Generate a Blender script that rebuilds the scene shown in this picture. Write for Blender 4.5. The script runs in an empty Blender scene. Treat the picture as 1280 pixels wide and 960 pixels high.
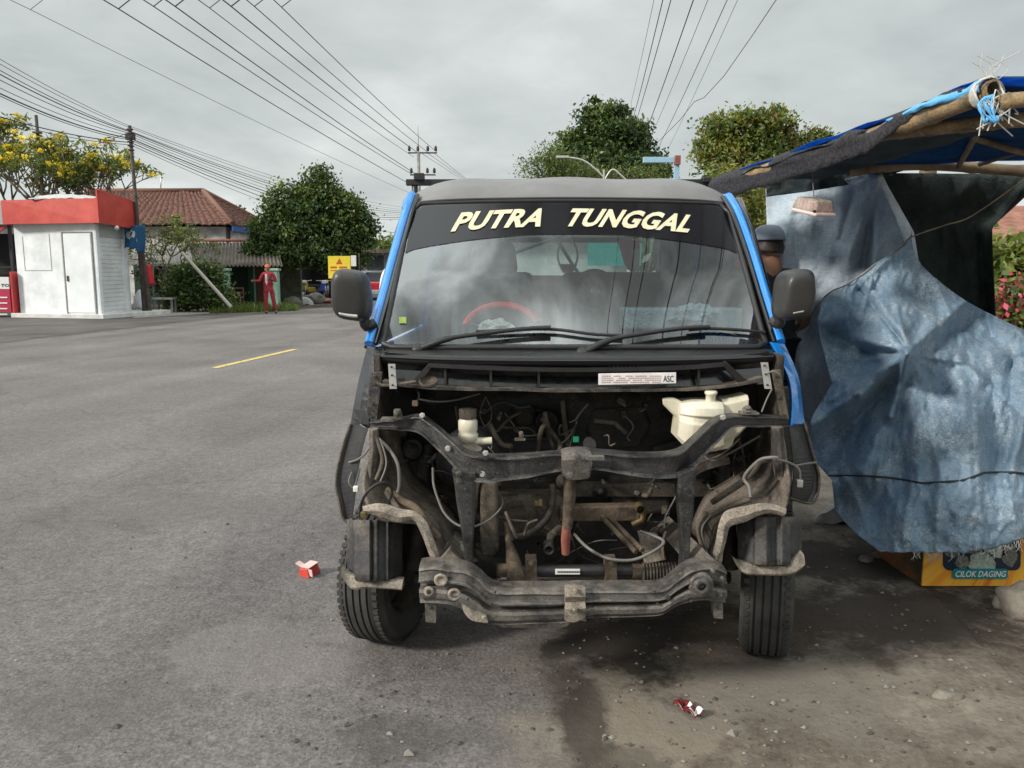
import bpy, bmesh, math, random
import numpy as np
from mathutils import Vector, Matrix, noise as mnoise
R = math.radians
S = bpy.context.scene
COL = S.collection
random.seed(7)
rng = np.random.default_rng(7)

# ------------------------------------------------------------ camera model
F = 1000.0; TH = R(8.0); CH = 1.45
cT, sT = math.cos(TH), math.sin(TH)
def P(x, y, Y):
    """photo point (1280x960) at a real distance Y in front of the camera -> world"""
    a = (x-640)/F; b = (480-y)/F
    wy = cT + b*sT; wz = -sT + b*cT
    t = Y/wy
    return Vector((a*t, Y, CH + wz*t))
def G(x, y, z=0.0):
    a = (x-640)/F; b = (480-y)/F
    wy = cT + b*sT; wz = -sT + b*cT
    t = (z-CH)/wz
    return Vector((a*t, wy*t, z))

# ------------------------------------------------------------ object helpers
def tag(o, label=None, cat=None, group=None, kind=None):
    if label: o['label'] = label
    if cat: o['category'] = cat
    if group: o['group'] = group
    if kind: o['kind'] = kind
    return o
ORG = {}
def thing(name, loc, label, cat, group=None):
    o = bpy.data.objects.new(name, None); COL.objects.link(o)
    o.location = Vector(loc); o.empty_display_size = .2
    ORG[o.name] = Vector(loc)
    return tag(o, label, cat, group)

class MB:
    def __init__(s): s.v=[]; s.f=[]; s.m=[]; s.s=[]
    def add(s, vs, fs, mi=0, smooth=False):
        b=len(s.v); s.v.extend(tuple(v) for v in vs)
        for f in fs: s.f.append(tuple(b+i for i in f)); s.m.append(mi); s.s.append(smooth)
        return s
    def box(s, c, size, rot=None, mi=0, taper=1.0):
        c=Vector(c); hx,hy,hz=[a/2 for a in size]
        M = rot if rot is not None else Matrix.Identity(3)
        vs=[]
        for z in (-1,1):
            k = taper if z>0 else 1.0
            for x,y in ((-1,-1),(1,-1),(1,1),(-1,1)):
                vs.append(c + M@Vector((x*hx*k,y*hy*k,z*hz)))
        return s.add(vs,[(3,2,1,0),(4,5,6,7),(0,1,5,4),(1,2,6,5),(2,3,7,6),(3,0,4,7)],mi)
    def tube(s, pts, r, n=8, mi=0, cap=True, smooth=True):
        pts=[Vector(p) for p in pts]; N=len(pts)
        rr = r if isinstance(r,(list,tuple)) else [r]*N
        vs=[]; up=None
        for i in range(N):
            d=(pts[min(i+1,N-1)]-pts[max(i-1,0)])
            if d.length<1e-9: d=Vector((0,0,1))
            d.normalize()
            if up is None:
                up = d.cross(Vector((0,0,1)))
                if up.length<.1: up=d.cross(Vector((1,0,0)))
                up.normalize()
            up = (up - d*up.dot(d))
            if up.length<1e-6: up=d.orthogonal()
            up.normalize(); w=d.cross(up)
            for k in range(n):
                a=2*math.pi*k/n
                vs.append(pts[i]+(up*math.cos(a)+w*math.sin(a))*rr[i])
        fs=[]
        for i in range(N-1):
            for k in range(n):
                fs.append((i*n+k,i*n+(k+1)%n,(i+1)*n+(k+1)%n,(i+1)*n+k))
        s.add(vs,fs,mi,smooth)
        if cap:
            s.add(vs[:n],[tuple(range(n))],mi); s.add(vs[-n:],[tuple(range(n))[::-1]],mi)
        return s
    def lathe(s, prof, c, axis=(0,0,1), n=24, mi=0, smooth=True, ang=(0,2*math.pi)):
        """prof: (r, h) pairs"""
        ax=Vector(axis).normalized(); u=ax.orthogonal().normalized(); w=ax.cross(u); c=Vector(c)
        vs=[]
        for (r,h) in prof:
            for k in range(n):
                a=2*math.pi*k/n
                vs.append(c+ax*h+(u*math.cos(a)+w*math.sin(a))*r)
        fs=[]
        for i in range(len(prof)-1):
            for k in range(n):
                fs.append((i*n+k,i*n+(k+1)%n,(i+1)*n+(k+1)%n,(i+1)*n+k))
        s.add(vs,fs,mi,smooth)
        return s
    def disc(s, c, axis, r, n=24, mi=0):
        ax=Vector(axis).normalized(); u=ax.orthogonal().normalized(); w=ax.cross(u); c=Vector(c)
        s.add([c+(u*math.cos(2*math.pi*k/n)+w*math.sin(2*math.pi*k/n))*r for k in range(n)],[tuple(range(n))],mi); return s
    def prism(s, poly, off, mi=0):
        """closed polygon (list of 3d points) extruded by offset vector"""
        off=Vector(off); n=len(poly); poly=[Vector(p) for p in poly]
        vs=poly+[p+off for p in poly]
        fs=[tuple(range(n)),tuple(range(2*n-1,n-1,-1))]
        for i in range(n):
            j=(i+1)%n; fs.append((j,i,n+i,n+j))
        return s.add(vs,fs,mi)
    def grid(s, fn, nu, nv, mi=0, smooth=True, flip=False):
        vs=[fn(i/nu,j/nv) for j in range(nv+1) for i in range(nu+1)]
        fs=[]
        for j in range(nv):
            for i in range(nu):
                a=j*(nu+1)+i; q=(a,a+1,a+nu+2,a+nu+1)
                fs.append(q[::-1] if flip else q)
        return s.add(vs,fs,mi,smooth)
    def build(s, name, mats, parent=None, bevel=0, seg=2, solid=0, auto=None, sub=0, noisy=0, nscale=4.0, fix=True, soff=-1):
        me=bpy.data.meshes.new(name)
        org=Vector((0,0,0))
        if parent is not None:
            org=ORG.get(parent.name, Vector((0,0,0)))
        vs=[Vector(v)-org for v in s.v]
        if noisy:
            vs=[v+mnoise.noise_vector((v+org)*nscale)*noisy for v in vs]
        me.from_pydata([tuple(v) for v in vs],[],s.f)
        if not isinstance(mats,(list,tuple)): mats=[mats]
        for m in mats: me.materials.append(m)
        me.polygons.foreach_set('material_index', s.m)
        me.polygons.foreach_set('use_smooth', s.s)
        if fix and len(s.f)<60000:
            bm=bmesh.new(); bm.from_mesh(me)
            bmesh.ops.remove_doubles(bm, verts=bm.verts, dist=1e-5)
            bmesh.ops.recalc_face_normals(bm, faces=bm.faces)
            bm.to_mesh(me); bm.free()
        me.update()
        if auto:
            for p in me.polygons: p.use_smooth=True
            me.set_sharp_from_angle(angle=R(auto))
        o=bpy.data.objects.new(name, me); COL.objects.link(o)
        if parent is not None:
            o.parent=parent; ORG[o.name]=org
        else: ORG[o.name]=Vector((0,0,0))
        if solid:
            m=o.modifiers.new('s','SOLIDIFY'); m.thickness=solid; m.offset=soff
        if bevel:
            m=o.modifiers.new('b','BEVEL'); m.width=bevel; m.segments=seg; m.limit_method='ANGLE'; m.angle_limit=R(35)
        if sub:
            m=o.modifiers.new('d','SUBSURF'); m.levels=sub; m.render_levels=sub
        return o

def catmull(pts, n=6):
    pts=[Vector(p) for p in pts]
    if len(pts)<3: return pts
    out=[]
    for i in range(len(pts)-1):
        p0=pts[max(i-1,0)];p1=pts[i];p2=pts[i+1];p3=pts[min(i+2,len(pts)-1)]
        for k in range(n):
            t=k/n
            out.append(.5*((2*p1)+(-p0+p2)*t+(2*p0-5*p1+4*p2-p3)*t*t+(-p0+3*p1-3*p2+p3)*t**3))
    out.append(pts[-1]); return out
def pp(lst, Y=None):
    """list of (x,y[,Y]) photo points -> world points"""
    return [P(q[0],q[1], q[2] if len(q)>2 else Y) for q in lst]
def rigid(mb, M, c, off=Vector((0,0,0))):
    c=Vector(c)
    mb.v=[tuple(M@(Vector(v)-c)+c+off) for v in mb.v]; return mb
def copy_tree(o, parent=None):
    c=o.copy(); COL.objects.link(c)
    if parent is not None: c.parent=parent
    for ch in list(o.children): copy_tree(ch, c)
    return c

# ------------------------------------------------------------ materials
def newmat(name):
    m=bpy.data.materials.new(name); m.use_nodes=True
    nt=m.node_tree; b=nt.nodes['Principled BSDF']
    return m, nt, b
def N(nt, t, **kw):
    n=nt.nodes.new(t)
    for k,v in kw.items():
        if k.startswith('i_'):
            n.inputs[k[2:]].default_value=v
        else: setattr(n,k,v)
    return n
def lk(nt,a,b): nt.links.new(a,b)
def coords(nt, kind='Object', scale=(1,1,1)):
    tc=N(nt,'ShaderNodeTexCoord'); mp=N(nt,'ShaderNodeMapping'); mp.inputs['Scale'].default_value=scale
    lk(nt,tc.outputs[kind],mp.inputs['Vector']); return mp.outputs['Vector']
def noise(nt, vec, scale, detail=4, rough=.6, dist=0):
    n=N(nt,'ShaderNodeTexNoise'); n.inputs['Scale'].default_value=scale; n.inputs['Detail'].default_value=detail
    n.inputs['Roughness'].default_value=rough; n.inputs['Distortion'].default_value=dist
    if vec is not None: lk(nt,vec,n.inputs['Vector'])
    return n.outputs['Fac']
def ramp(nt, fac, stops):
    r=N(nt,'ShaderNodeValToRGB'); e=r.color_ramp.elements
    while len(e)<len(stops): e.new(.5)
    for q,(p,c) in zip(e,stops):
        q.position=p; q.color=(c if len(c)==4 else (*c,1)) if isinstance(c,(tuple,list)) else (c,c,c,1)
    lk(nt,fac,r.inputs['Fac']); return r.outputs['Color']
def mixc(nt, fac, a, b, mode='MIX'):
    m=N(nt,'ShaderNodeMix'); m.data_type='RGBA'; m.blend_type=mode
    for inp,val in ((m.inputs[0],fac),(m.inputs[6],a),(m.inputs[7],b)):
        if hasattr(val,'is_linked') or hasattr(val,'links'): lk(nt,val,inp)
        elif isinstance(val,(int,float)) and inp.type!='RGBA': inp.default_value=val
        else: inp.default_value=(*val,1) if len(val)==3 else val
    return m.outputs[2]
def math_(nt, op, a, b=None, clamp=False):
    m=N(nt,'ShaderNodeMath',operation=op,use_clamp=clamp)
    for i,v in enumerate((a,b)):
        if v is None: continue
        if isinstance(v,(int,float)): m.inputs[i].default_value=v
        else: lk(nt,v,m.inputs[i])
    return m.outputs[0]
def bump(nt, b, h, strength=.3, dist=.01):
    n=N(nt,'ShaderNodeBump'); n.inputs['Strength'].default_value=strength; n.inputs['Distance'].default_value=dist
    lk(nt,h,n.inputs['Height']); lk(nt,n.outputs['Normal'],b.inputs['Normal'])

def mottled(name, c1, c2, scale=8, rough=.7, metal=0, bs=.2, bd=.004, bscale=None, lo=.35, hi=.65, spec=.5, coat=0, kind='Object'):
    m,nt,b=newmat(name); v=coords(nt,kind)
    f=noise(nt,v,scale,6,.65)
    col=ramp(nt,f,[(lo,c1),(hi,c2)]); lk(nt,col,b.inputs['Base Color'])
    b.inputs['Roughness'].default_value=rough; b.inputs['Metallic'].default_value=metal
    b.inputs['Specular IOR Level'].default_value=spec
    b.inputs['Coat Weight'].default_value=coat
    g=noise(nt,v,bscale or scale*6,5,.6)
    bump(nt,b,g,bs,bd)
    r=ramp(nt,noise(nt,v,scale*2.3,4),[(.3,max(0,rough-.12)),(.7,min(1,rough+.12))]); lk(nt,r,b.inputs['Roughness'])
    return m

def dusty(name, base, dust, amount=.5, scale=9, metal=.0, rough=.55, up=.5):
    """painted metal with dried mud: more on faces that look up, where dust settles"""
    m,nt,b=newmat(name); v=coords(nt)
    f=noise(nt,v,scale,7,.7,.4); f2=noise(nt,v,scale*5,5,.7)
    g=N(nt,'ShaderNodeNewGeometry'); sx=N(nt,'ShaderNodeSeparateXYZ'); lk(nt,g.outputs['True Normal'],sx.inputs[0])
    upz=math_(nt,'MULTIPLY',math_(nt,'ABSOLUTE',sx.outputs['Z']),up*.35)
    s=math_(nt,'ADD',math_(nt,'ADD',math_(nt,'MULTIPLY',f,.7),math_(nt,'MULTIPLY',f2,.3)),upz)
    s=math_(nt,'ADD',s,math_(nt,'MULTIPLY',math_(nt,'SUBTRACT',g.outputs['Pointiness'],.5),1.6))
    f3=noise(nt,v,scale*16,4,.8)
    lo=.72-.45*amount
    mask=ramp(nt,s,[(lo-.09,0.0),(lo+.12,1.0)])
    dcol=ramp(nt,noise(nt,v,scale*2,5),[(.3,tuple(c*.6 for c in dust)),(.7,dust)])
    col=mixc(nt,mask,base,dcol); 
    rust=ramp(nt,noise(nt,v,scale*1.7,8,.75),[(.66,0.0),(.74,1.0)])
    col=mixc(nt,math_(nt,'MULTIPLY',rust,.6),col,(.11,.045,.022))
    col=mixc(nt,1.0,col,ramp(nt,f3,[(.30,.45),(.48,.95),(.72,1.35)]),'MULTIPLY')
    grime=ramp(nt,noise(nt,v,scale*.8,6,.7,.8),[(.36,.35),(.55,1.0)]); col=mixc(nt,1.0,col,grime,'MULTIPLY')
    lk(nt,col,b.inputs['Base Color'])
    rr=mixc(nt,mask,(rough,)*3,(.92,)*3); lk(nt,rr,b.inputs['Roughness'])
    b.inputs['Metallic'].default_value=metal
    bump(nt,b,math_(nt,'ADD',math_(nt,'ADD',f2,math_(nt,'MULTIPLY',f,.6)),math_(nt,'MULTIPLY',f3,.5)),.55,.005)
    return m
def plain(name, col, rough=.6, metal=0, spec=.5, **kw):
    return mottled(name, tuple(c*.88 for c in col), tuple(min(1,c*1.1) for c in col), kw.get('scale',14), rough, metal, kw.get('bs',.03), .002, spec=spec, coat=kw.get('coat',0))

M={}
M['steel']=dusty('radiator_support_steel',(.085,.083,.084),(.24,.205,.17),.12,11,.6,.36,.16)
M['dirty']=dusty('dirt_caked_steel',(.15,.14,.13),(.26,.228,.195),.22,12,.45,.42,.25)
M['apron']=dusty('dusty_apron',(.05,.046,.044),(.23,.19,.155),.40,7,.1,.6,.5)
M['tan']=dusty('dried_mud',(.12,.105,.09),(.38,.325,.265),.8,8,0,.7,.5)
M['dark']=dusty('dark_bay_metal',(.012,.013,.014),(.10,.085,.07),.27,7,.2,.5,.35)
M['mid']=dusty('grimy_component',(.03,.031,.032),(.16,.13,.10),.45,10,.2,.55,.4)
M['blackplastic']=plain('black_plastic',(.02,.02,.021),.48)
M['trim']=plain('glossy_black_paint',(.012,.012,.014),.2,coat=.5)
M['cowl']=mottled('cowl_black',(.012,.012,.013),(.03,.029,.029),5,.36,0,.1,.002)
M['roofgrey']=mottled('dusty_matte_roof',(.15,.146,.147),(.21,.205,.204),3,.55,0,.15,.002)
M['blue']=plain('blue_car_paint',(.015,.24,.72),.28,coat=.8,bs=.02)
M['rubber']=mottled('tyre_rubber',(.022,.022,.023),(.055,.052,.048),8,.82,0,.4,.003)
M['rimsteel']=dusty('rim_steel',(.05,.05,.05),(.14,.12,.1),.4,9,.5,.5)
M['white_plastic']=mottled('yellowed_plastic',(.55,.50,.38),(.72,.68,.55),9,.45,0,.1,.003)
M['silver']=plain('zinc_bracket',(.55,.54,.52),.4,.6)
M['rustred']=mottled('rusty_red_pipe',(.16,.045,.03),(.30,.10,.07),18,.8,0,.3,.003)
M['brownpipe']=dusty('brown_tube',(.05,.035,.024),(.17,.125,.085),.5,14,0,.6)
M['wire']=plain('black_wire',(.02,.02,.02),.6); M['cable']=plain('weathered_cable',(.055,.055,.058),.7)
M['greywire']=plain('grey_hose',(.16,.15,.14),.6)
M['white']=plain('white_label',(.75,.74,.72),.6)
M['red']=plain('red_plastic',(.85,.05,.05),.45)
M['green']=plain('green_connector',(.02,.35,.2),.5)
M['seat']=plain('seat_vinyl',(.025,.028,.035),.6)
M['cream']=plain('cream_vinyl_letters',(.66,.60,.41),.5,bs=0)
M['ink']=plain('printing_ink',(.03,.03,.03),.7,bs=0)
M['brass']=plain('brass_fitting',(.20,.15,.07),.5,.6)
M['yellow']=plain('yellow_paint',(.75,.5,.03),.6)

def glassmat(name, refl=.3, tint=(1,1,1), rough=.0, dark=1.0):
    m,nt,b=newmat(name)
    out=nt.nodes['Material Output']
    t=N(nt,'ShaderNodeBsdfTransparent'); t.inputs[0].default_value=(*tint,1)
    g=N(nt,'ShaderNodeBsdfGlossy'); g.inputs['Roughness'].default_value=rough; g.inputs['Color'].default_value=(.92,.94,.95,1)
    fr=N(nt,'ShaderNodeFresnel'); fr.inputs['IOR'].default_value=1.5
    fac=math_(nt,'ADD',fr.outputs[0],refl,True)
    # faint dust film
    v=coords(nt); d=ramp(nt,noise(nt,v,3,6,.7),[(.35,0.0),(.8,.05)])
    df=N(nt,'ShaderNodeBsdfDiffuse'); df.inputs[0].default_value=(.5,.48,.44,1)
    mx=N(nt,'ShaderNodeMixShader'); lk(nt,fac,mx.inputs[0]); lk(nt,t.outputs[0],mx.inputs[1]); lk(nt,g.outputs[0],mx.inputs[2])
    mx2=N(nt,'ShaderNodeMixShader'); lk(nt,d,mx2.inputs[0]); lk(nt,mx.outputs[0],mx2.inputs[1]); lk(nt,df.outputs[0],mx2.inputs[2])
    lk(nt,mx2.outputs[0],out.inputs['Surface'])
    return m
M['glass']=glassmat('windscreen_glass',.12,(.80,.87,.87))
M['sideglass']=glassmat('side_glass',.06,(.75,.82,.82))

def text_mesh(s, size=1.0, bold=.0, shear=0.0, spacing=1.0):
    cu=bpy.data.curves.new('t','FONT'); cu.body=s; cu.size=size; cu.offset=bold; cu.shear=shear; cu.space_character=spacing
    cu.align_x='LEFT'; cu.resolution_u=3; cu.fill_mode='FRONT' if hasattr(cu,'fill_mode') else 'BOTH'
    o=bpy.data.objects.new('t',cu); COL.objects.link(o)
    bpy.context.view_layer.update()
    me=bpy.data.meshes.new_from_object(o.evaluated_get(bpy.context.evaluated_depsgraph_get()))
    v=[tuple(q.co) for q in me.vertices]; f=[tuple(p.vertices) for p in me.polygons]
    bpy.data.objects.remove(o); bpy.data.curves.remove(cu); bpy.data.meshes.remove(me)
    return v,f
def text_on(mb, s, fn, bold=.0, shear=0.0, mi=0, spacing=1.0, tall=None):
    """lay text on a surface: fn(u,v) with u,v in 0..1 over the text's box"""
    v,f=text_mesh(s,1.0,bold,shear,spacing)
    if not v: return mb
    x0=min(q[0] for q in v);x1=max(q[0] for q in v);y0=min(q[1] for q in v);y1=max(q[1] for q in v)
    return mb.add([fn((q[0]-x0)/(x1-x0),(q[1]-y0)/(y1-y0)) for q in v],f,mi)
# ============================================================ camera, sky, sun
cam=bpy.data.cameras.new('camera'); cam_o=bpy.data.objects.new('camera',cam); COL.objects.link(cam_o)
cam.sensor_width=36; cam.lens=36*F/1280; cam_o.location=(0,0,CH); cam_o.rotation_euler=(R(90)-TH,0,0)
cam.clip_start=.05; cam.clip_end=3000; S.camera=cam_o
SUN_AZ=R(-118); SUN_EL=R(29)          # sun behind the photographer's left shoulder, veiled by cloud
sd=Vector((math.sin(SUN_AZ)*math.cos(SUN_EL), math.cos(SUN_AZ)*math.cos(SUN_EL), math.sin(SUN_EL)))
w=bpy.data.worlds.new('World'); S.world=w; w.use_nodes=True; nt=w.node_tree
bg=nt.nodes['Background']; bg.inputs['Strength'].default_value=.1
sky=N(nt,'ShaderNodeTexSky'); sky.sky_type='NISHITA'; sky.sun_disc=False; sky.sun_elevation=SUN_EL; sky.sun_rotation=SUN_AZ
tc=N(nt,'ShaderNodeTexCoord'); sp=N(nt,'ShaderNodeSeparateXYZ'); lk(nt,tc.outputs['Generated'],sp.inputs[0])
zz=math_(nt,'MAXIMUM',sp.outputs['Z'],0.0)
den=math_(nt,'ADD',zz,.22)
cx=math_(nt,'DIVIDE',sp.outputs['X'],den); cy=math_(nt,'DIVIDE',sp.outputs['Y'],den)
cb=N(nt,'ShaderNodeCombineXYZ'); lk(nt,cx,cb.inputs[0]); lk(nt,cy,cb.inputs[1])
n1=noise(nt,cb.outputs[0],.75,6,.52,.25); n2=noise(nt,cb.outputs[0],2.2,6,.6,.3)
f=math_(nt,'ADD',math_(nt,'MULTIPLY',n1,.72),math_(nt,'MULTIPLY',n2,.28))
cl=ramp(nt,f,[(.35,(3.7,3.95,3.95)),(.46,(4.75,5.1,5.0)),(.54,(5.5,5.85,5.7)),(.65,(7.3,7.5,7.3))])
zen=ramp(nt,zz,[(0,1.3),(.10,1.12),(.35,1.02),(.62,2.2),(1,3.0)])
cl=mixc(nt,1.0,cl,zen,'MULTIPLY')
big=ramp(nt,noise(nt,cb.outputs[0],2.9,6,.55,.3),[(.41,.25),(.50,.8),(.59,1.75)])
hi=ramp(nt,zz,[(.5,0.0),(.72,1.0)])
cl=mixc(nt,hi,cl,mixc(nt,1.0,cl,big,'MULTIPLY'))
lk(nt,mixc(nt,.93,sky.outputs[0],cl),bg.inputs['Color'])
sl=bpy.data.lights.new('sun','SUN'); sl.energy=3.3; sl.angle=R(9); sl.color=(1,.94,.85)
so=bpy.data.objects.new('sun',sl); COL.objects.link(so); so.rotation_euler=(-sd).to_track_quat('-Z','Y').to_euler(); so.location=(0,0,30)
S.view_settings.view_transform='Standard'; S.view_settings.look='None'; S.view_settings.gamma=1; S.view_settings.exposure=0.22
S.cycles.use_denoising=True; S.cycles.max_bounces=7; S.cycles.diffuse_bounces=3; S.cycles.glossy_bounces=4; S.cycles.transparent_max_bounces=10

# ============================================================ ground
RS=.146                                                     # the road runs slightly to the right
def dirt_nodes(nt, v):
    a=noise(nt,v,.9,8,.65,.5); b_=noise(nt,v,5,8,.7); c=noise(nt,v,45,4,.7)
    s=math_(nt,'ADD',math_(nt,'ADD',math_(nt,'MULTIPLY',a,.55),math_(nt,'MULTIPLY',b_,.35)),math_(nt,'MULTIPLY',c,.2))
    col=ramp(nt,s,[(.40,(.038,.029,.022)),(.49,(.095,.075,.058)),(.56,(.15,.125,.10)),(.68,(.28,.245,.20))])
    vo=N(nt,'ShaderNodeTexVoronoi'); vo.inputs['Scale'].default_value=75; lk(nt,v,vo.inputs['Vector'])
    sel=ramp(nt,noise(nt,v,31,2),[(.55,0.0),(.62,1.0)])
    peb=ramp(nt,vo.outputs['Distance'],[(.18,1.0),(.34,0.0)])
    pm=math_(nt,'MULTIPLY',peb,sel)
    col=mixc(nt,math_(nt,'MULTIPLY',pm,.28),col,(.26,.24,.21))
    h=math_(nt,'ADD',math_(nt,'ADD',math_(nt,'MULTIPLY',b_,1.0),math_(nt,'MULTIPLY',c,.5)),math_(nt,'MULTIPLY',pm,.35))
    return col,h
def blob(nt, v, c, r, soft=.5, warp=.35, ns=3.0):
    """soft patch (oil stain, pale sand) with a ragged rim"""
    mp=N(nt,'ShaderNodeMapping'); mp.inputs['Location'].default_value=(-c[0]/r[0],-c[1]/r[1],0); mp.inputs['Scale'].default_value=(1/r[0],1/r[1],0)
    soft*=.85; warp*=1.5
    lk(nt,v,mp.inputs['Vector'])
    ln=N(nt,'ShaderNodeVectorMath',operation='LENGTH'); lk(nt,mp.outputs[0],ln.inputs[0])
    d=math_(nt,'ADD',ln.outputs['Value'],math_(nt,'MULTIPLY',math_(nt,'SUBTRACT',noise(nt,v,ns,7,.7),.5),warp*6))
    return ramp(nt,d,[(1-soft,1.0),(1+soft*.3,0.0)])
def add_stains(nt, v, col):
    for c,r,cc,k in STAINS:
        col=mixc(nt,math_(nt,'MULTIPLY',blob(nt,v,c,r),k),col,cc)
    return col
g=lambda x,y:(G(x,y).x,G(x,y).y)
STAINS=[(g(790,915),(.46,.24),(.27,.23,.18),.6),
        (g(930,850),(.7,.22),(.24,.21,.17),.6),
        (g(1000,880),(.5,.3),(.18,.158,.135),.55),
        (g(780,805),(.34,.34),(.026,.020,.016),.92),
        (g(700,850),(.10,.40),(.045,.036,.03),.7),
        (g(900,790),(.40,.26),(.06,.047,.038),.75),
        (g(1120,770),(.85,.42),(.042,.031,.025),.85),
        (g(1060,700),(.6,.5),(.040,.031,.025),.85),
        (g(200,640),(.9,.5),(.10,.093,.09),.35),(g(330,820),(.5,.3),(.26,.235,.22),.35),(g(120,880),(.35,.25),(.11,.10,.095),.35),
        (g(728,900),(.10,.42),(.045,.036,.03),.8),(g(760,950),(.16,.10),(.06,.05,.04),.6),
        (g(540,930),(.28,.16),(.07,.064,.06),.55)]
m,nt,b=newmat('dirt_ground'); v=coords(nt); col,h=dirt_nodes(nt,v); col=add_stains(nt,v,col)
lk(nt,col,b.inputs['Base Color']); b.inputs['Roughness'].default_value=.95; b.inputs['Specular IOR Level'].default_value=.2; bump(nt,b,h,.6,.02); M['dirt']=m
m,nt,b=newmat('worn_asphalt'); v=coords(nt)
def asphalt_nodes(nt,v):
    fine=noise(nt,v,75,4,.8); mid=noise(nt,v,16,7,.75); big=noise(nt,v,.55,5,.6,.6)
    s=math_(nt,'ADD',math_(nt,'ADD',math_(nt,'MULTIPLY',fine,.52),math_(nt,'MULTIPLY',mid,.27)),math_(nt,'MULTIPLY',big,.21))
    col=ramp(nt,s,[(.37,(.068,.061,.058)),(.5,(.158,.144,.137)),(.61,(.265,.243,.231))])
    vo=N(nt,'ShaderNodeTexVoronoi'); vo.inputs['Scale'].default_value=120; lk(nt,v,vo.inputs['Vector'])
    chips=ramp(nt,vo.outputs['Distance'],[(.15,1.0),(.3,0.0)]); sel=ramp(nt,noise(nt,v,50,2),[(.58,0.0),(.66,1.0)])
    col=mixc(nt,math_(nt,'MULTIPLY',math_(nt,'MULTIPLY',chips,sel),.45),col,(.32,.30,.28))
    return col, math_(nt,'ADD',fine,math_(nt,'MULTIPLY',mid,.8))
acol,ah=asphalt_nodes(nt,v)
sx=N(nt,'ShaderNodeSeparateXYZ'); lk(nt,v,sx.inputs[0])
lat=math_(nt,'SUBTRACT',sx.outputs['X'],math_(nt,'MULTIPLY',sx.outputs['Y'],RS))
# tyre-polished bands and a paler edge
tw=N(nt,'ShaderNodeTexNoise'); tw.inputs['Scale'].default_value=1.0; tw.inputs['Detail'].default_value=3
gut=ramp(nt,math_(nt,'ADD',math_(nt,'ADD',lat,13.1),math_(nt,'MULTIPLY',math_(nt,'SUBTRACT',noise(nt,v,1.3,6,.7),.5),1.6)),[(.15,1.0),(.75,0.0)])
acol=mixc(nt,math_(nt,'MULTIPLY',gut,.75),acol,(.055,.048,.042))
cbn=N(nt,'ShaderNodeCombineXYZ'); lk(nt,lat,cbn.inputs[0]); lk(nt,math_(nt,'MULTIPLY',sx.outputs['Y'],.04),cbn.inputs[1]); lk(nt,cbn.outputs[0],tw.inputs['Vector'])
acol=mixc(nt,1.0,acol,ramp(nt,tw.outputs['Fac'],[(.35,.86),(.65,1.12)]),'MULTIPLY')
# crack lines
vo=N(nt,'ShaderNodeTexVoronoi',feature='DISTANCE_TO_EDGE'); vo.inputs['Scale'].default_value=.28
wv=N(nt,'ShaderNodeVectorMath',operation='ADD'); nz=N(nt,'ShaderNodeTexNoise'); nz.inputs['Scale'].default_value=1.6; nz.inputs['Detail'].default_value=6; lk(nt,v,nz.inputs['Vector'])
lk(nt,v,wv.inputs[0]); lk(nt,nz.outputs['Color'],wv.inputs[1]); lk(nt,wv.outputs[0],vo.inputs['Vector'])
crk=ramp(nt,vo.outputs['Distance'],[(.0,.45),(.006,0.0)])
acol=mixc(nt,math_(nt,'MULTIPLY',crk,.6),acol,(.03,.03,.03))
dcol,dh=dirt_nodes(nt,v)
edge=math_(nt,'ADD',lat,math_(nt,'MULTIPLY',math_(nt,'SUBTRACT',noise(nt,v,2.2,8,.7),.5),1.3))
mk=ramp(nt,math_(nt,'ADD',edge,.5),[(.02,0.0),(.55,1.0)])
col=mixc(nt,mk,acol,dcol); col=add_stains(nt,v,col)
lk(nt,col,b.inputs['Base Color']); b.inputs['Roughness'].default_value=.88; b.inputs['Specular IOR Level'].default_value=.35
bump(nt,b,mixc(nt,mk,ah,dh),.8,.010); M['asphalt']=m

def sheet(name, poly, z, mat, kind='structure'):
    mb=MB(); mb.add([(x,y,z) for x,y in poly],[tuple(range(len(poly)))]); o=mb.build(name,mat,fix=False); return tag(o,kind=kind)
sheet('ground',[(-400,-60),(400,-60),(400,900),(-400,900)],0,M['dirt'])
L=lambda lat,Y:(lat+RS*Y,Y)
sheet('road',[L(-13.1,-15),L(1.4,-15),L(1.4,300),L(-13.1,300)],.004,M['asphalt'])
m,nt,b=newmat('forecourt_paving'); v=coords(nt); c,h=asphalt_nodes(nt,v)
c=mixc(nt,1.0,c,ramp(nt,noise(nt,v,.4,7,.7,.8),[(.38,.34),(.6,.66)]),'MULTIPLY'); lk(nt,c,b.inputs['Base Color']); b.inputs['Roughness'].default_value=.92; bump(nt,b,h,.5,.01)
sheet('forecourt',[L(-22,-6),L(-13.0,-6),L(-13.0,27.5),L(-22,27.5)],.008,m)
M['paleconc']=mottled('pale_concrete',(.22,.20,.18),(.36,.34,.31),1.5,.9,0,.3,.004)
sheet('pavement',[g(165,398),g(300,390),g(285,384),g(205,384)],.012,M['paleconc'])
mk_=mottled('worn_yellow_road_paint',(.19,.165,.11),(.62,.48,.16),16,.85,0,.3,.003,lo=.36,hi=.46)
mb=MB()
for a in (12.0,20.2,28.4,36.6,44.8,53):
    mb.add([(*L(-6.31,a),.009),(*L(-6.19,a),.009),(*L(-6.19,a+2.95),.009),(*L(-6.31,a+2.95),.009)],[(0,1,2,3)])
tag(mb.build('road_marking',mk_,fix=False),kind='structure')
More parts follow.
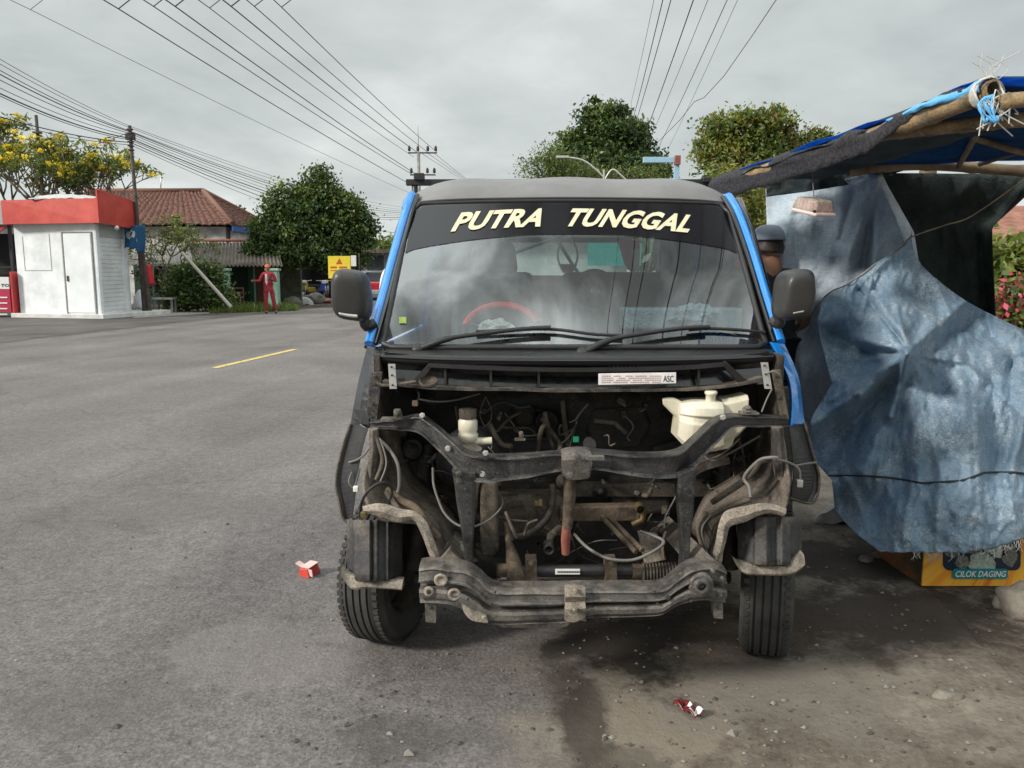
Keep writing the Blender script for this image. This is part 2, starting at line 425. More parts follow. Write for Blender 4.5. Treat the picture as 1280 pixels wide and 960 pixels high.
# gravel: stuff
mb=MB()
for i in range(1300):
    x=rng.uniform(380,1280) if rng.random()<.75 else rng.uniform(0,700); y=rng.uniform(655,960)
    p=G(x,y); 
    if p.x<.2 and rng.random()<.6: continue
    s=abs(rng.normal(0,.0042))+.0018
    if rng.random()<.02: s*=2
    a=rng.uniform(0,6.28); c_,s_=math.cos(a),math.sin(a)
    vs=[]
    for (dx,dy,dz) in ((1,0,0),(0,1,0),(-1,0,0),(0,-1,0),(.1,.1,.8),(.0,.0,-.5)):
        k=rng.uniform(.7,1.25); vs.append((p.x+(dx*c_-dy*s_)*s*k*1.2,p.y+(dx*s_+dy*c_)*s*k,.006+dz*s*k))
    mb.add(vs,[(0,1,4),(1,2,4),(2,3,4),(3,0,4)],rng.integers(0,3))
tag(mb.build('gravel',[plain('stone_chip_dark',(.07,.063,.055),.9),plain('stone_chip',(.13,.115,.098),.9),plain('stone_chip_pale',(.22,.20,.175),.9)],fix=False),'loose gravel and grit scattered over the dusty verge','gravel',kind='stuff')

# ============================================================ foliage
def leafmat(name, c, var=.35):
    m,nt,b=newmat(name); out=nt.nodes['Material Output']; v=coords(nt)
    f=noise(nt,v,1.1,4,.6); fine=noise(nt,v,9,2)
    col=ramp(nt,math_(nt,'ADD',math_(nt,'MULTIPLY',f,.5),math_(nt,'MULTIPLY',fine,.5)),[(.35,tuple(x*(1-var) for x in c)),(.65,tuple(x*(1+var) for x in c))])
    d=N(nt,'ShaderNodeBsdfDiffuse'); t=N(nt,'ShaderNodeBsdfTranslucent'); lk(nt,col,d.inputs[0])
    lk(nt,mixc(nt,.6,col,(c[0]*2,c[1]*1.7,c[2]*.6)),t.inputs[0])
    g_=N(nt,'ShaderNodeBsdfGlossy'); g_.inputs['Roughness'].default_value=.45
    mx=N(nt,'ShaderNodeMixShader'); mx.inputs[0].default_value=.3; lk(nt,d.outputs[0],mx.inputs[1]); lk(nt,t.outputs[0],mx.inputs[2])
    mx2=N(nt,'ShaderNodeMixShader'); mx2.inputs[0].default_value=.04; lk(nt,mx.outputs[0],mx2.inputs[1]); lk(nt,g_.outputs[0],mx2.inputs[2])
    lk(nt,mx2.outputs[0],out.inputs['Surface']); return m
M['bark']=mottled('bark',(.05,.038,.028),(.14,.11,.085),9,.95,0,.6,.01)
M['palebark']=mottled('pale_bark',(.12,.105,.085),(.26,.23,.19),9,.95,0,.5,.01)
LM=dict(dark=leafmat('leaf_dark',(.038,.072,.022)), mid=leafmat('leaf_mid',(.075,.125,.033)), light=leafmat('leaf_light',(.16,.21,.05)),
        yel=leafmat('leaf_yellow_green',(.22,.22,.04)), olive=leafmat('leaf_olive',(.085,.10,.035)), flower=leafmat('flower_yellow',(.75,.62,.06),.15), pink=leafmat('flower_pink',(.55,.08,.14),.2),
        brown=leafmat('leaf_brown',(.12,.08,.035)), grass=leafmat('grass_blade',(.10,.15,.03)))
def leaves(blobs, n, size, mats=3, clump=26, spread=.55, aspect=.55, droop=.3, weights=None, hollow=.35):
    """leaf faces in clumps spread through a set of ellipsoids (centre, radii)"""
    vols=np.array([r[0]*r[1]*r[2] for c,r in blobs]); pr=vols**.75; pr/=pr.sum()
    nc=max(1,n//clump); idx=rng.choice(len(blobs),nc,p=pr)
    C=np.array([list(c) for c,r in blobs])[idx]; Rr=np.array([list(r) for c,r in blobs])[idx]
    d=rng.normal(size=(nc,3)); d/=np.linalg.norm(d,axis=1)[:,None]
    rad=(hollow+(1.16-hollow)*rng.random(nc)**.75)[:,None]
    cc=C+d*Rr*rad
    cs=spread*rng.uniform(.6,1.4,nc)
    k=np.repeat(np.arange(nc),clump)
    pos=cc[k]+rng.normal(size=(nc*clump,3))*cs[k][:,None]*np.array([1,1,.6])*.5
    nn=len(pos)
    nr=rng.normal(size=(nn,3))+np.array([0,0,.7]); nr/=np.linalg.norm(nr,axis=1)[:,None]
    u=np.cross(nr,rng.normal(size=(nn,3))); u/=np.linalg.norm(u,axis=1)[:,None]; u[:,2]-=droop; u/=np.linalg.norm(u,axis=1)[:,None]
    w_=np.cross(nr,u); w_/=np.maximum(np.linalg.norm(w_,axis=1),1e-6)[:,None]
    s=(size*rng.uniform(.6,1.35,nn))[:,None]
    V=np.stack([pos-u*s*.5,pos+w_*s*aspect*.5,pos+u*s*.5,pos-w_*s*aspect*.5],1).reshape(-1,3)
    p=weights or [1/mats]*mats
    cm=rng.choice(mats,nc,p=p); mi=cm[k]; sw=rng.random(nn)<.12; mi=np.where(sw,rng.choice(mats,nn,p=p),mi)
    return V, mi
def leaf_obj(name, V, mi, mats, parent):
    org=np.array(ORG[parent.name]) if parent is not None else 0
    me=bpy.data.meshes.new(name); V=V-org; n=len(V)//4
    me.vertices.add(len(V)); me.vertices.foreach_set('co',V.astype(np.float32).ravel())
    me.loops.add(n*4); me.loops.foreach_set('vertex_index',np.arange(n*4,dtype=np.int32))
    me.polygons.add(n); me.polygons.foreach_set('loop_start',np.arange(0,n*4,4,dtype=np.int32))
    for m_ in mats: me.materials.append(m_)
    me.polygons.foreach_set('material_index',mi.astype(np.int32)); me.update(); me.validate()
    o=bpy.data.objects.new(name,me); COL.objects.link(o)
    if parent is not None: o.parent=parent; ORG[o.name]=Vector(org)
    return o
def limbs(base, top, blobs, r0, seed=0, twigs=3):
    mb=MB(); rr=random.Random(seed); base=Vector(base); top=Vector(top)
    mid=base.lerp(top,.5)+Vector((rr.uniform(-.15,.15),rr.uniform(-.15,.15),0))*(top-base).length*.4
    tr=catmull([base,mid,top],5); n=len(tr)
    mb.tube(tr,[r0*(1.15-.55*i/(n-1)) for i in range(n)],8)
    for c,r in blobs:
        c=Vector(c); st=tr[int(n*rr.uniform(.55,.98))]
        m1=st.lerp(c,.5)+Vector((0,0,-.12*(c-st).length))
        mb.tube(catmull([st,m1,c],4),[r0*.45*(1-.08*i) for i in range(9)],6)
        for k in range(twigs):
            q=c+Vector((rr.uniform(-1,1)*r[0],rr.uniform(-1,1)*r[1],rr.uniform(-.6,1)*r[2]))*.8
            mb.tube([st.lerp(c,.7),c.lerp(q,.5)+Vector((0,0,.05)),q],[r0*.22,r0*.14,r0*.05],5)
    return mb
def tree(name, base, top, blobs, n, size, mats, label, cat='tree', r0=.2, group=None, bark='bark', seed=1, weights=None, **kw):
    base=Vector((base[0],base[1],0)); t=thing(name,base,label,cat,group)
    limbs(base,top,blobs,r0,seed).build('trunk',M[bark],t)
    V,mi=leaves(blobs,n,size,len(mats),weights=weights,**kw); leaf_obj('crown',V,mi,[LM[q] for q in mats],t)
    return t
def pb(lst, Y, dy=.8):
    """photo ellipses (cx,cy,rx,ry[,Y]) -> world ellipsoids"""
    out=[]
    for q in lst:
        YY=q[4] if len(q)>4 else Y
        c=P(q[0],q[1],YY); out.append((c,(q[2]*YY/1000,q[2]*YY/1000*dy,q[3]*YY/1000)))
    return out
# big tree left of the van
tree('shade_tree',(G(372,376).x,34,0),P(385,300,34),pb([(400,222,11,15),(385,240,14,12),(412,240,16,14),(350,246,14,14),(360,265,22,16),(398,262,24,22),(432,255,14,12),(442,275,20,18),(340,288,24,14),(375,292,28,18),(415,290,28,20),(446,302,18,18),(335,314,24,12),(372,318,28,16),(412,318,28,16),(440,325,18,10),(455,285,10,14),(325,300,10,8)],34),52000,.16,['dark','mid','light'],'broad dark green mango tree on the grass verge beside the yellow signboard',r0=.2,seed=3,weights=[.5,.4,.1],clump=80,spread=.42,hollow=.6)
# two trees behind the van
tree('tall_tree',P(755,330,46),P(760,190,46),pb([(755,140,18,13),(778,150,16,14),(735,158,20,14),(765,168,34,18),(715,176,10,8),(742,186,34,20),(790,180,24,20),(800,205,26,22),(720,208,30,16),(762,213,60,16),(812,222,20,14)],46),34000,.24,['dark','mid','light'],'tall dense tree with dark green conical top behind the van roof',r0=.3,seed=5,weights=[.55,.35,.1],clump=80,spread=.62,hollow=.6)
tree('feathery_tree',P(690,330,40),P(690,220,40),pb([(684,192,16,12),(672,208,18,10),(700,206,20,12),(680,222,25,8),(725,216,26,9),(765,219,28,8),(805,219,22,8)],40),7000,.17,['olive','light','mid'],'thin feathery olive tree left of the tall dark tree',r0=.12,seed=6,clump=16,spread=.6,aspect=.3)
tree('reddish_tree',P(930,330,30),P(930,220,30),pb([(905,160,18,12),(890,185,16,18),(935,162,26,18),(965,155,22,14),(985,172,16,14),(910,200,30,20),(955,195,34,22),(925,225,36,20),(1015,172,16,6),(1000,188,20,12)],30),20000,.17,['mid','yel','brown','light'],'round olive tree with reddish young leaves rising behind the stall roof',r0=.22,seed=8,clump=60,spread=.48,hollow=.6,weights=[.36,.20,.14,.30])
tree('yellow_shrub',P(920,400,16),P(925,290,16),pb([(905,218,16,14),(925,245,26,26),(940,270,22,22),(915,290,28,20),(900,260,20,20)],16),5200,.15,['yel','light','olive'],'yellow green leafy tree between the van pillar and the stall tarpaulin',r0=.09,seed=9,clump=14,spread=.35,aspect=.25,weights=[.4,.35,.25],droop=.1)
tree('distant_tree',P(98,330,75),P(98,300,75),pb([(480,318,26,14),(455,325,20,9)],75),2500,.5,['mid','light'],'low pale green tree far down the road past the shade tree',r0=.3,seed=11,clump=16,spread=1.0)
tree('small_tree',(P(285,340,55).x,55,0),P(300,290,55),pb([(300,276,10,10),(290,285,10,8)],55),1200,.4,['mid','olive'],'small dark treetop peeping over the right end of the tiled roof',r0=.2,seed=12,clump=14)
# frangipani: bare forking limbs, tufts of leaves and yellow flowers
def frangipani():
    base=Vector((P(70,330,31).x,31,0)); t=thing('frangipani_tree',base,'spreading frangipani tree with bare forking branches and yellow flowers behind the white kiosk','tree')
    mb=MB(); tips=[]; rr=random.Random(4)
    def grow(p,d,L_,r,k):
        q=p+d*L_; mb.tube([p,p.lerp(q,.5)+Vector((rr.uniform(-.05,.05),0,rr.uniform(-.04,.04))),q],[r,r*.85,r*.72],5)
        if k==0: tips.append(q); return
        for _ in range(3 if rr.random()<.55 else 2):
            e=(d+Vector((rr.uniform(-1,1),rr.uniform(-1,1),rr.uniform(-.35,.75)))*.75).normalized(); e.z=max(e.z,.02)
            grow(q,e.normalized(),L_*rr.uniform(.66,.86),r*.66,k-1)
    mb.tube([base,base+Vector((0,0,1.6))],[.24,.17],8)
    for sx_ in (-2.8,-2.3,-1.7,-1.1,-.5,0,.5,1.0,1.5,1.9): grow(base+Vector((sx_*1.0,rr.uniform(-.5,.5),1.6)),Vector((sx_*.08+rr.uniform(-.15,.15),rr.uniform(-.3,.3),1)).normalized(),rr.uniform(1.3,1.65),.085,4)
    for sx_ in (-2.6,-1.7,-.9,.8,1.6,2.3): mb.tube([base+Vector((0,0,1.2)),base+Vector((sx_,0,2.0))],[.13,.09],6)
    mb.build('trunk',M['palebark'],t)
    Vs=[];ms=[]
    for q in tips:
        V,mi=leaves([(q,(.26,.26,.13))],22,.21,3,clump=22,spread=.30,aspect=.35,droop=.0,weights=[.4,.35,.25]); Vs.append(V); ms.append(mi)
    leaf_obj('crown',np.concatenate(Vs),np.concatenate(ms),[LM['light'],LM['mid'],LM['yel']],t)
    Vs=[];ms=[]
    for q in tips:
        if rr.random()<.34:
            V,mi=leaves([(q+Vector((0,-.15,.1)),(.1,.1,.08))],26,.10,1,clump=26,spread=.16,aspect=.9,droop=0); Vs.append(V); ms.append(mi)
    leaf_obj('blossom',np.concatenate(Vs),np.concatenate(ms),[LM['flower']],t)
frangipani()

# ============================================================ wires and poles
M['polewood']=mottled('dark_pole',(.035,.028,.024),(.09,.07,.06),6,.85,0,.4,.005)
M['concpole']=mottled('pole_concrete',(.20,.19,.18),(.3,.29,.27),4,.9,0,.2,.004)
def pole(name, x, ytop, Y, r, label, mat='polewood', lean=0):
    top=P(x,ytop,Y); t=thing(name,(top.x,Y,0),label,'utility pole')
    MB().tube([(top.x+lean,Y,0),(top.x,Y,top.z)],[r*1.25,r],10).build('mast',M[mat],t); return t,top
t,top=pole('utility_pole',162,157,27,.055,'dark steel pole carrying the cable bundle just right of the red roofed kiosk',lean=.1)
mb=MB()
for k in range(6): mb.box((top.x,27,top.z-.12-.13*k),(.16,.16,.045))
mb.box((top.x,27,top.z-.35),(.3,.12,.2)); mb.build('cable_clamp',M['polewood'],t,bevel=.01)
t,_=pole('utility_pole',45,144,29.5,.055,'thin reddish brown pole standing among the frangipani branches',lean=.05)
_.z-=.6; MB().box(_,(.25,.2,.06)).build('bracket',M['polewood'],t)
t,top=pole('utility_pole',523,190,50,.10,'distant concrete power pole with two crossarms above the van roof','concpole')
for k,w_ in ((-.05,1.75),(-1.35,1.55)):
    MB().box((top.x+.25,50,top.z+k),(w_,.07,.08)).build('crossarm',M['polewood'],t)
for k,w_ in ((.1,.8),(-1.2,.7)):
    for s_ in (-1,-.35,.4,1): MB().lathe([(0,.0),(.08,.02),(.09,.2),(.05,.32),(0,.34)],(top.x+.25+s_*w_,50,top.z+k-.06),n=8).build('insulator',M['polewood'],t)
MB().tube([top,(top.x,50,top.z+1.5)],[.03,.015],6).build('rod',M['concpole'],t)
def cable(pts, r, label, group, sag=0, name='overhead_cable', extra=()):
    pts=[Vector(p) for p in pts]; out=[]
    for i in range(len(pts)-1):
        a,b_=pts[i],pts[i+1]; n=14; L_=(b_-a).length
        for k in range(n+(i==len(pts)-2)):
            t_=k/n; q=a.lerp(b_,t_); q.z-=4*t_*(1-t_)*sag*L_/30; out.append(q)
    r*=.68
    mb=MB(); mb.tube(out,r,5)
    for e in extra: mb.tube(e,r,5)
    o=mb.build(name,M['cable'],fix=False); return tag(o,label,'cable',group)
gl='cables strung from pole to pole on the left'
lw=[(74,158,259,.012),(80,160,262,.012),(88,164,264,.016),(93,165,266,.022),(100,167,268,.016),(110,170,270,.014),(117,173,272,.028),(120,175,274,.016)]
for i,(a,b_,c,r) in enumerate(lw):
    cable([P(-420,a-190-(i%3)*12,13),P(0,a,20.8),P(163,b_,26.9),P(504,c,60)],r,'black cable in the sagging bundle fixed to the dark left pole',gl,sag=.35+.05*i)
for i,(a,b_,c,r) in enumerate([(146,178,292,.022),(151,181,300,.014)]):
    cable([P(-420,a-90,13),P(0,a,20.8),P(163,b_,26.9),P(504,c,60)],r,'low black cable passing under the main bundle at the dark left pole',gl,sag=.5)
cable([P(162,165,27),P(80,190,30),P(46,185,29.5),P(0,172,28)],.014,'slack wire linking the dark pole with the thin brown pole',gl,sag=.4)
gp='power lines running to the distant crossarm pole'
for i,(x,y,fx,fy,r) in enumerate([(38,12,518,244,.012),(148,11,516,232,.024),(192,8,517,219,.022),(219,8,519,217,.026),(262,10,517,196,.018),(289,8,524,192,.026),(318,8,537,192,.020),(352,9,546,190,.020)]):
    a=P(x,y,22.6); far=P(fx,fy,50); d=(a-far)/27.4
    cable([a+d*30+Vector((0,0,.4)),a,far],r,'grey power line climbing from the distant pole to the top left of the sky',gp,sag=.12,
          extra=([a,P(x+19,y-15,22.6),P(x+120,-70,22.6)],))
for i,(x,y) in enumerate([(560,208),(575,216),(583,222)]):
    cable([P(526+8*i,191,50),P(x+20,y+18,95)],.02,'far power line running on past the distant crossarm pole',gp+' and beyond')
gr='overhead wires passing above the van'
for i,(x0,x1,y1,r) in enumerate([(817,789,128,.010),(828,791,150,.019),(838,795,152,.019),(866,806,168,.022),(884,813,172,.012),(908,826,178,.016),(921,838,180,.010)]):
    a=P(x0,2,21); far=P(x1,y1,37.5+i*.4); d=(a-far)/(37.5-21); d.z*=.15
    lab='overhead wire passing above the van towards the top of the sky'
    cable([a+d*42,a,far,P(800,262,80)],r,lab,gr,sag=.12)
cable([P(1120,-200,12),P(968,3,21),P(940,45,23),P(905,95,26),P(880,122,28),P(868,127,28.6),P(850,150,31),P(822,178,38),P(800,262,80)],.016,'kinked grey wire, rightmost of the wires above the van',gr)
# street lamp and blue steel gantry behind the van
def far_lamp():
    b0=P(755,330,36); t=thing('street_lamp',(b0.x,36,0),'double armed grey street lamp with curved arms behind the van roof','street lamp')
    MB().tube([(b0.x,36,0),P(755,212,36)],[.09,.05],8).build('post',M['concpole'],t)
    for e in ([(755,222),(745,212),(728,200),(703,196)],[(755,226),(765,212),(775,218),(790,232)]):
        mb=MB(); mb.tube(catmull(pp(e,36),5),.04,6); q=P(*e[-1],36); mb.box(q,(.55,.18,.09)); mb.build('arm',M['silver'],t)
far_lamp()
t=thing('steel_gantry',(P(847,330,24).x,24,0),'pale blue steel gantry frame with a flat top beam behind the van','gantry')
M['paleblue']=plain('pale_blue_steel',(.30,.48,.62),.5)
a=P(846,200,24)
MB().box((a.x,24,a.z/2),(.14,.14,a.z)).build('post',M['paleblue'],t,bevel=.01)
b_=P(806,199,24); MB().box(((a.x+b_.x)/2,24,a.z),(a.x-b_.x+.1,.14,.16)).build('beam',M['paleblue'],t,bevel=.01)
MB().box((a.x,23.9,a.z-.02),(.16,.16,.26)).build('cap',M['rustred'],t,bevel=.01)
# ============================================================ the van
van=thing('pickup_truck',(.25,3.9,0),'blue light pickup truck with its front bodywork stripped off and PUTRA TUNGGAL across the windscreen','pickup truck')
def smooth_strip(top,bot,Y=None,n=4):
    """two photo polylines [(x,y[,Y])] -> matched resampled world lines"""
    a=catmull(pp(top,Y),n); b=catmull(pp(bot,Y),n); return a,b
def strip(mb, top, bot, Y=None, depth=.05, prof=((0,0),(1,0)), n=3, mi=0, dent=0):
    """beam whose front face lies between two traced lines; prof = (position across, relief towards the viewer); closed box with real depth"""
    a,b=smooth_strip(top,bot,Y,n); m=len(a); pr=list(prof); K=len(pr)
    rows=[]
    for i in range(m):
        ring=[]
        for t,o in pr:
            q=a[i].lerp(b[i],t); q.y-=o
            if dent: q=q+mnoise.noise_vector(q*14)*dent
            ring.append(q)
        ring.append(b[i]+Vector((0,depth,0))); ring.append(a[i]+Vector((0,depth,0)))
        rows.append(ring)
    W=K+2; vs=[q for r_ in rows for q in r_]; fs=[]
    for i in range(m-1):
        for k in range(W):
            fs.append((i*W+k,i*W+(k+1)%W,(i+1)*W+(k+1)%W,(i+1)*W+k))
    fs.append(tuple(range(W))); fs.append(tuple((m-1)*W+k for k in range(W))[::-1])
    mb.add(vs,fs,mi); return mb
def plate(mb, pts, Y=None, d=.004, mi=0):
    return mb.prism(pp(pts,Y),(0,d,0),mi)
def holes(mb, pts, Y, r=.006, mi=0):
    """bolt holes / bolt heads: short dark studs standing proud"""
    for q in pts:
        c=P(q[0],q[1],q[3] if len(q)>3 else Y); rr=q[2] if len(q)>2 else r
        mb.lathe([(0,-.004),(rr,-.004),(rr,.003)],c,(0,1,0),10,mi)
def bolt(mb, c, r, mi=0, h=.012, d=(0,-1,0)):
    mb.lathe([(r*1.5,0),(r*1.5,h*.3),(r,h*.35),(r,h),(0,h)],c,d,6,mi,smooth=False)

# ---- glass surface, u -1..1 across, v 0 bottom..1 top
def WS(u,v,off=0.0):
    xl=474+(512-474)*v+0; xr=962+(912-962)*v
    x=(xl+xr)/2+(xr-xl)/2*u
    y=434+(251-434)*v + (4*u*u if v>.5 else 0)*((v-.5)*2) + 1.5*math.sin(math.pi*v)
    Y=2.95+.56*v-.085*(1-u*u)*(1-.25*v)-.03*math.sin(math.pi*v)
    return P(x,y,Y)+Vector((0,-.72,.69))*off
def WSpx(x,y,off=.004):
    v=(434-y)/183.0
    for _ in range(4):
        xl=474+38*v; xr=962-50*v; u=(x-(xl+xr)/2)/((xr-xl)/2)
        v=(434+ (4*u*u*max(0,(v-.5)*2) if v>.5 else 0)+1.5*math.sin(math.pi*max(0,min(1,v)))-y)/183.0
    return WS(u,v,off)
def rc(u,v):
    """round the glass corners"""
    k=.985; return u*k,v
mb=MB()
def wsg(s,t):
    u=s*2-1; v=t
    e=max(0,abs(u)-.93)/.07
    v=v-(.06*e**2.2 if v>.5 else -.03*e**2.2)*abs(v-.5)*2
    return WS(u*.985,v)
mb.grid(wsg,40,20); mb.build('windscreen',M['glass'],van,fix=False)
# rubber seal round the glass
ring=[]
for i in range(41): ring.append(wsg(i/40,0)+Vector((0,-.003,0)))
for i in range(1,21): ring.append(wsg(1,i/20))
for i in range(1,41): ring.append(wsg(1-i/40,1))
for i in range(1,20): ring.append(wsg(0,1-i/20))
ring.append(ring[0])
mb=MB(); mb.tube(ring,.011,8,cap=False); mb.build('windscreen_seal',M['blackplastic'],van,fix=False)
# black sun strip stuck on the upper glass
m,nt,b=newmat('sun_strip_film'); b.inputs['Base Color'].default_value=(.010,.009,.012,1); b.inputs['Roughness'].default_value=.06; b.inputs['Specular IOR Level'].default_value=.45
out=nt.nodes['Material Output']; tr=N(nt,'ShaderNodeBsdfTransparent'); tr.inputs[0].default_value=(.3,.3,.34,1); mx=N(nt,'ShaderNodeMixShader'); mx.inputs[0].default_value=.70
lk(nt,tr.outputs[0],mx.inputs[1]); lk(nt,b.outputs[0],mx.inputs[2]); lk(nt,mx.outputs[0],out.inputs['Surface']); M['film']=m
def strip_pt(s,t):
    x=s*2-1; lo=.672+.0*x+.10*(-(abs(x)**2.4))
    lo=.775-.105*abs(x)**2.2; v=lo+(.985-lo)*t
    e=max(0,abs(x*.97)-.90)/.07
    v=v-(.05*e**2.2)*max(0,(v-.5)*2)
    return WS(x*.965,v,.003)
MB().grid(strip_pt,40,6).build('sun_strip',M['film'],van,fix=False)
mb=MB()
def lay(word,x0,x1,yt,yb,arc):
    def fn(u,v):
        sh=(v-.5)*14
        x=x0+(x1-x0)*u+sh; k=(x-705)/165
        y=yb+(yt-yb)*v+arc*k*k-arc*.2
        return WSpx(x,y,.007)
    text_on(mb,word,fn,bold=.038,shear=.0,spacing=1.05)
for word,xa,xb in (('PUTRA',570,682),('TUNGGAL',709,866)):
    mb=MB(); lay(word,xa,xb,263.5,286.5,9); mb.build('lettering',M['cream'],bpy.data.objects['sun_strip'],fix=False)
m=plain('faded_green_sticker',(.45,.6,.12),.6)
mb=MB(); mb.grid(lambda s,t:WSpx(499+9*s,405-8*t+1.5*math.sin(s*9),.004),3,3); mb.build('inspection_sticker',m,van,fix=False)

# ---- roof
def roofpt(s,t):
    u=s*2-1
    # profile from the glass edge up and back
    prof=[(0,251,3.52),(.10,243,3.53),(.22,234,3.56),(.34,227.5,3.63),(.46,224,3.80),(.6,None,4.1),(.8,None,4.4),(.93,None,4.62),(1,None,4.66)]
    for i in range(len(prof)-1):
        if prof[i][0]<=t<=prof[i+1][0]+1e-9: break
    a,b=prof[i],prof[i+1]; k=(t-a[0])/(b[0]-a[0])
    zr=P(700,224,3.80).z
    def z_of(q,uu): 
        if q[1] is None: return zr+.01-(.16 if q[0]>=1 else .03 if q[0]>.9 else 0)
        return P(700,q[1],q[2]).z
    Y=a[2]+(b[2]-a[2])*k; z=z_of(a,u)*(1-k)+z_of(b,u)*k
    z+= -.075*abs(u)**8*(1 if t>.15 else t/.15) - .006*u*u
    z+= .010*(math.cos(u*9)*.5+.5)*min(1,t/.4)*(1-abs(u)**4)
    cxm=.228+.035*(Y-2.95); hw=.702+.022*min(1,t/.4)
    hw-= .02*abs(u)**1 * (0)
    x=cxm+hw*(math.copysign(1-(1-abs(u))**1.0,u))
    Y2=Y-.07*(1-u*u)*(1-min(1,t/.5))
    # meet the windscreen edge
    if t<.1: 
        q=WS(u,1.0); f=t/.1; return q.lerp(Vector((x,Y2,z)),f)
    return Vector((x,Y2,z))
MB().grid(roofpt,40,26).build('roof',M['roofgrey'],van,fix=False,solid=.012)
MB().tube([roofpt(i/20,.05)+Vector((0,-.01,0)) for i in range(21)],.006,6).build('roof_gutter',M['blackplastic'],van,fix=False)
# ---- pillars
def pillar(pts,name='pillar'):
    mb=MB(); mb.tube(catmull(pp(pts),4),[.021]*((len(pts)-1)*4+1),8); mb.build(name,M['blue'],van,fix=False)
for pts in ([(462,430,2.99),(478,374,3.13),(493,318,3.30),(507,268,3.45),(515,244,3.56)],[(975,428,2.97),(958,374,3.12),(941,318,3.28),(923,268,3.43),(910,246,3.54)]):
    pillar(pts)
    mb=MB(); s_=1 if pts[0][0]<700 else -1
    q=[(x+7*s_,y,Y-.012) for x,y,Y in pts]
    mb.tube(catmull(pp(q),4),.010,6); mb.build('pillar_trim',M['trim'],van,fix=False)
# ---- cab sides (door, glass, rear post), seen edge-on
for s_ in (-1,1):
    xo=.235+s_*.79; xt=.262+s_*.715
    def pr(y,z): 
        k=max(0,min(1,(z-1.1)/.8)); return Vector((xo+(xt-xo)*k+.03*(y-3.0)*1.0,y,z))
    mb=MB(); poly=[(2.99,1.16),(3.02,.85),(3.30,.80),(3.42,.52),(4.42,.52),(4.42,1.16)]
    mb.prism([pr(*q) for q in poly],(-s_*.05,0,0)); d=mb.build('door',M['blue'],van,bevel=.012)
    MB().box(pr(4.25,1.04)+Vector((s_*.012,0,0)),(.02,.14,.035)).build('handle',M['blackplastic'],d,bevel=.006)
    mb=MB(); mb.prism([pr(*q) for q in [(4.43,.52),(4.43,1.16),(4.40,1.80),(4.62,1.80),(4.64,.52)]],(-s_*.04,0,0)); mb.build('rear_post',M['blue'],van,bevel=.01)
    mb=MB(); fr=[(3.02,1.165),(3.42,1.62),(3.60,1.76),(4.38,1.78),(4.42,1.165)]
    mb.tube([pr(*q) for q in fr],.016,6); mb.build('window_frame',M['trim'],van,fix=False)
    mb=MB(); mb.add([pr(*q)+Vector((-s_*.012,0,0)) for q in fr],[(0,1,2,3,4)]); mb.build('side_window',M['sideglass'],van,fix=False,solid=.003)
    mb=MB(); mb.tube([roofpt(0 if s_<0 else 1,t_) for t_ in (.12,.3,.45,.6,.8,.95)],.018,6); mb.build('drip_rail',M['blue'],van,fix=False)
# back wall of the cab with a real window opening
bz0,bz1=P(700,346,4.55).z,P(700,292,4.55).z; bx0,bx1=P(612,300,4.55).x,P(824,300,4.55).x
mb=MB(); x0,x1=.29-.73,.29+.73
for (a,b_,c,d_) in ((x0,x1,.50,bz0),(x0,x1,bz1,1.84),(x0,bx0,bz0,bz1),(bx1,x1,bz0,bz1)):
    mb.box(((a+b_)/2,4.57,(c+d_)/2),(b_-a,.03,d_-c))
mb.build('rear_wall',M['seat'],van)
mb=MB(); mb.add([(bx0,4.57,bz0),(bx1,4.57,bz0),(bx1,4.57,bz1),(bx0,4.57,bz1)],[(0,1,2,3)]); mb.build('rear_window',M['sideglass'],van,fix=False,solid=.003)
mb=MB(); mb.tube([(bx0,4.55,bz0),(bx1,4.55,bz0),(bx1,4.55,bz1),(bx0,4.55,bz1),(bx0,4.55,bz0)],.009,6); mb.build('window_seal',M['silver'],van,fix=False)
MB().box((.26,4.0,.50),(1.42,1.4,.05)).box((.26,3.3,.80),(1.42,.03,.6)).build('cab_floor',M['seat'],van)
# seats
for cx_,w_ in ((-.10,.50),(.58,.72)):
    mb=MB(); mb.box((cx_,4.06,.82),(w_,.52,.16)); s=mb.build('seat',M['seat'],van,bevel=.04,seg=3)
    mb=MB(); mb.box((cx_,4.36,1.14),(w_,.13,.62),Matrix.Rotation(R(-10),3,'X'),taper=.86); mb.build('backrest',M['seat'],s,bevel=.04,seg=3)
mb=MB(); mb.box((-.10,4.42,1.52),(.27,.1,.18),taper=.85); mb.build('headrest',M['seat'],van,bevel=.04,seg=3)
q=P(744,364,4.3); mb=MB(); mb.lathe([(0,-.005),(.028,-.015),(.034,-.01),(.04,.0),(.09,.02),(.105,-.01),(.115,.0),(.12,.05)],q,(0,1,0),28); mb.build('speaker',M['mid'],van)
mb=MB(); mb.lathe([(0,-.022),(.026,-.018),(.03,-.006)],q,(0,1,0),20); mb.build('speaker_dome',M['silver'],bpy.data.objects['speaker'])
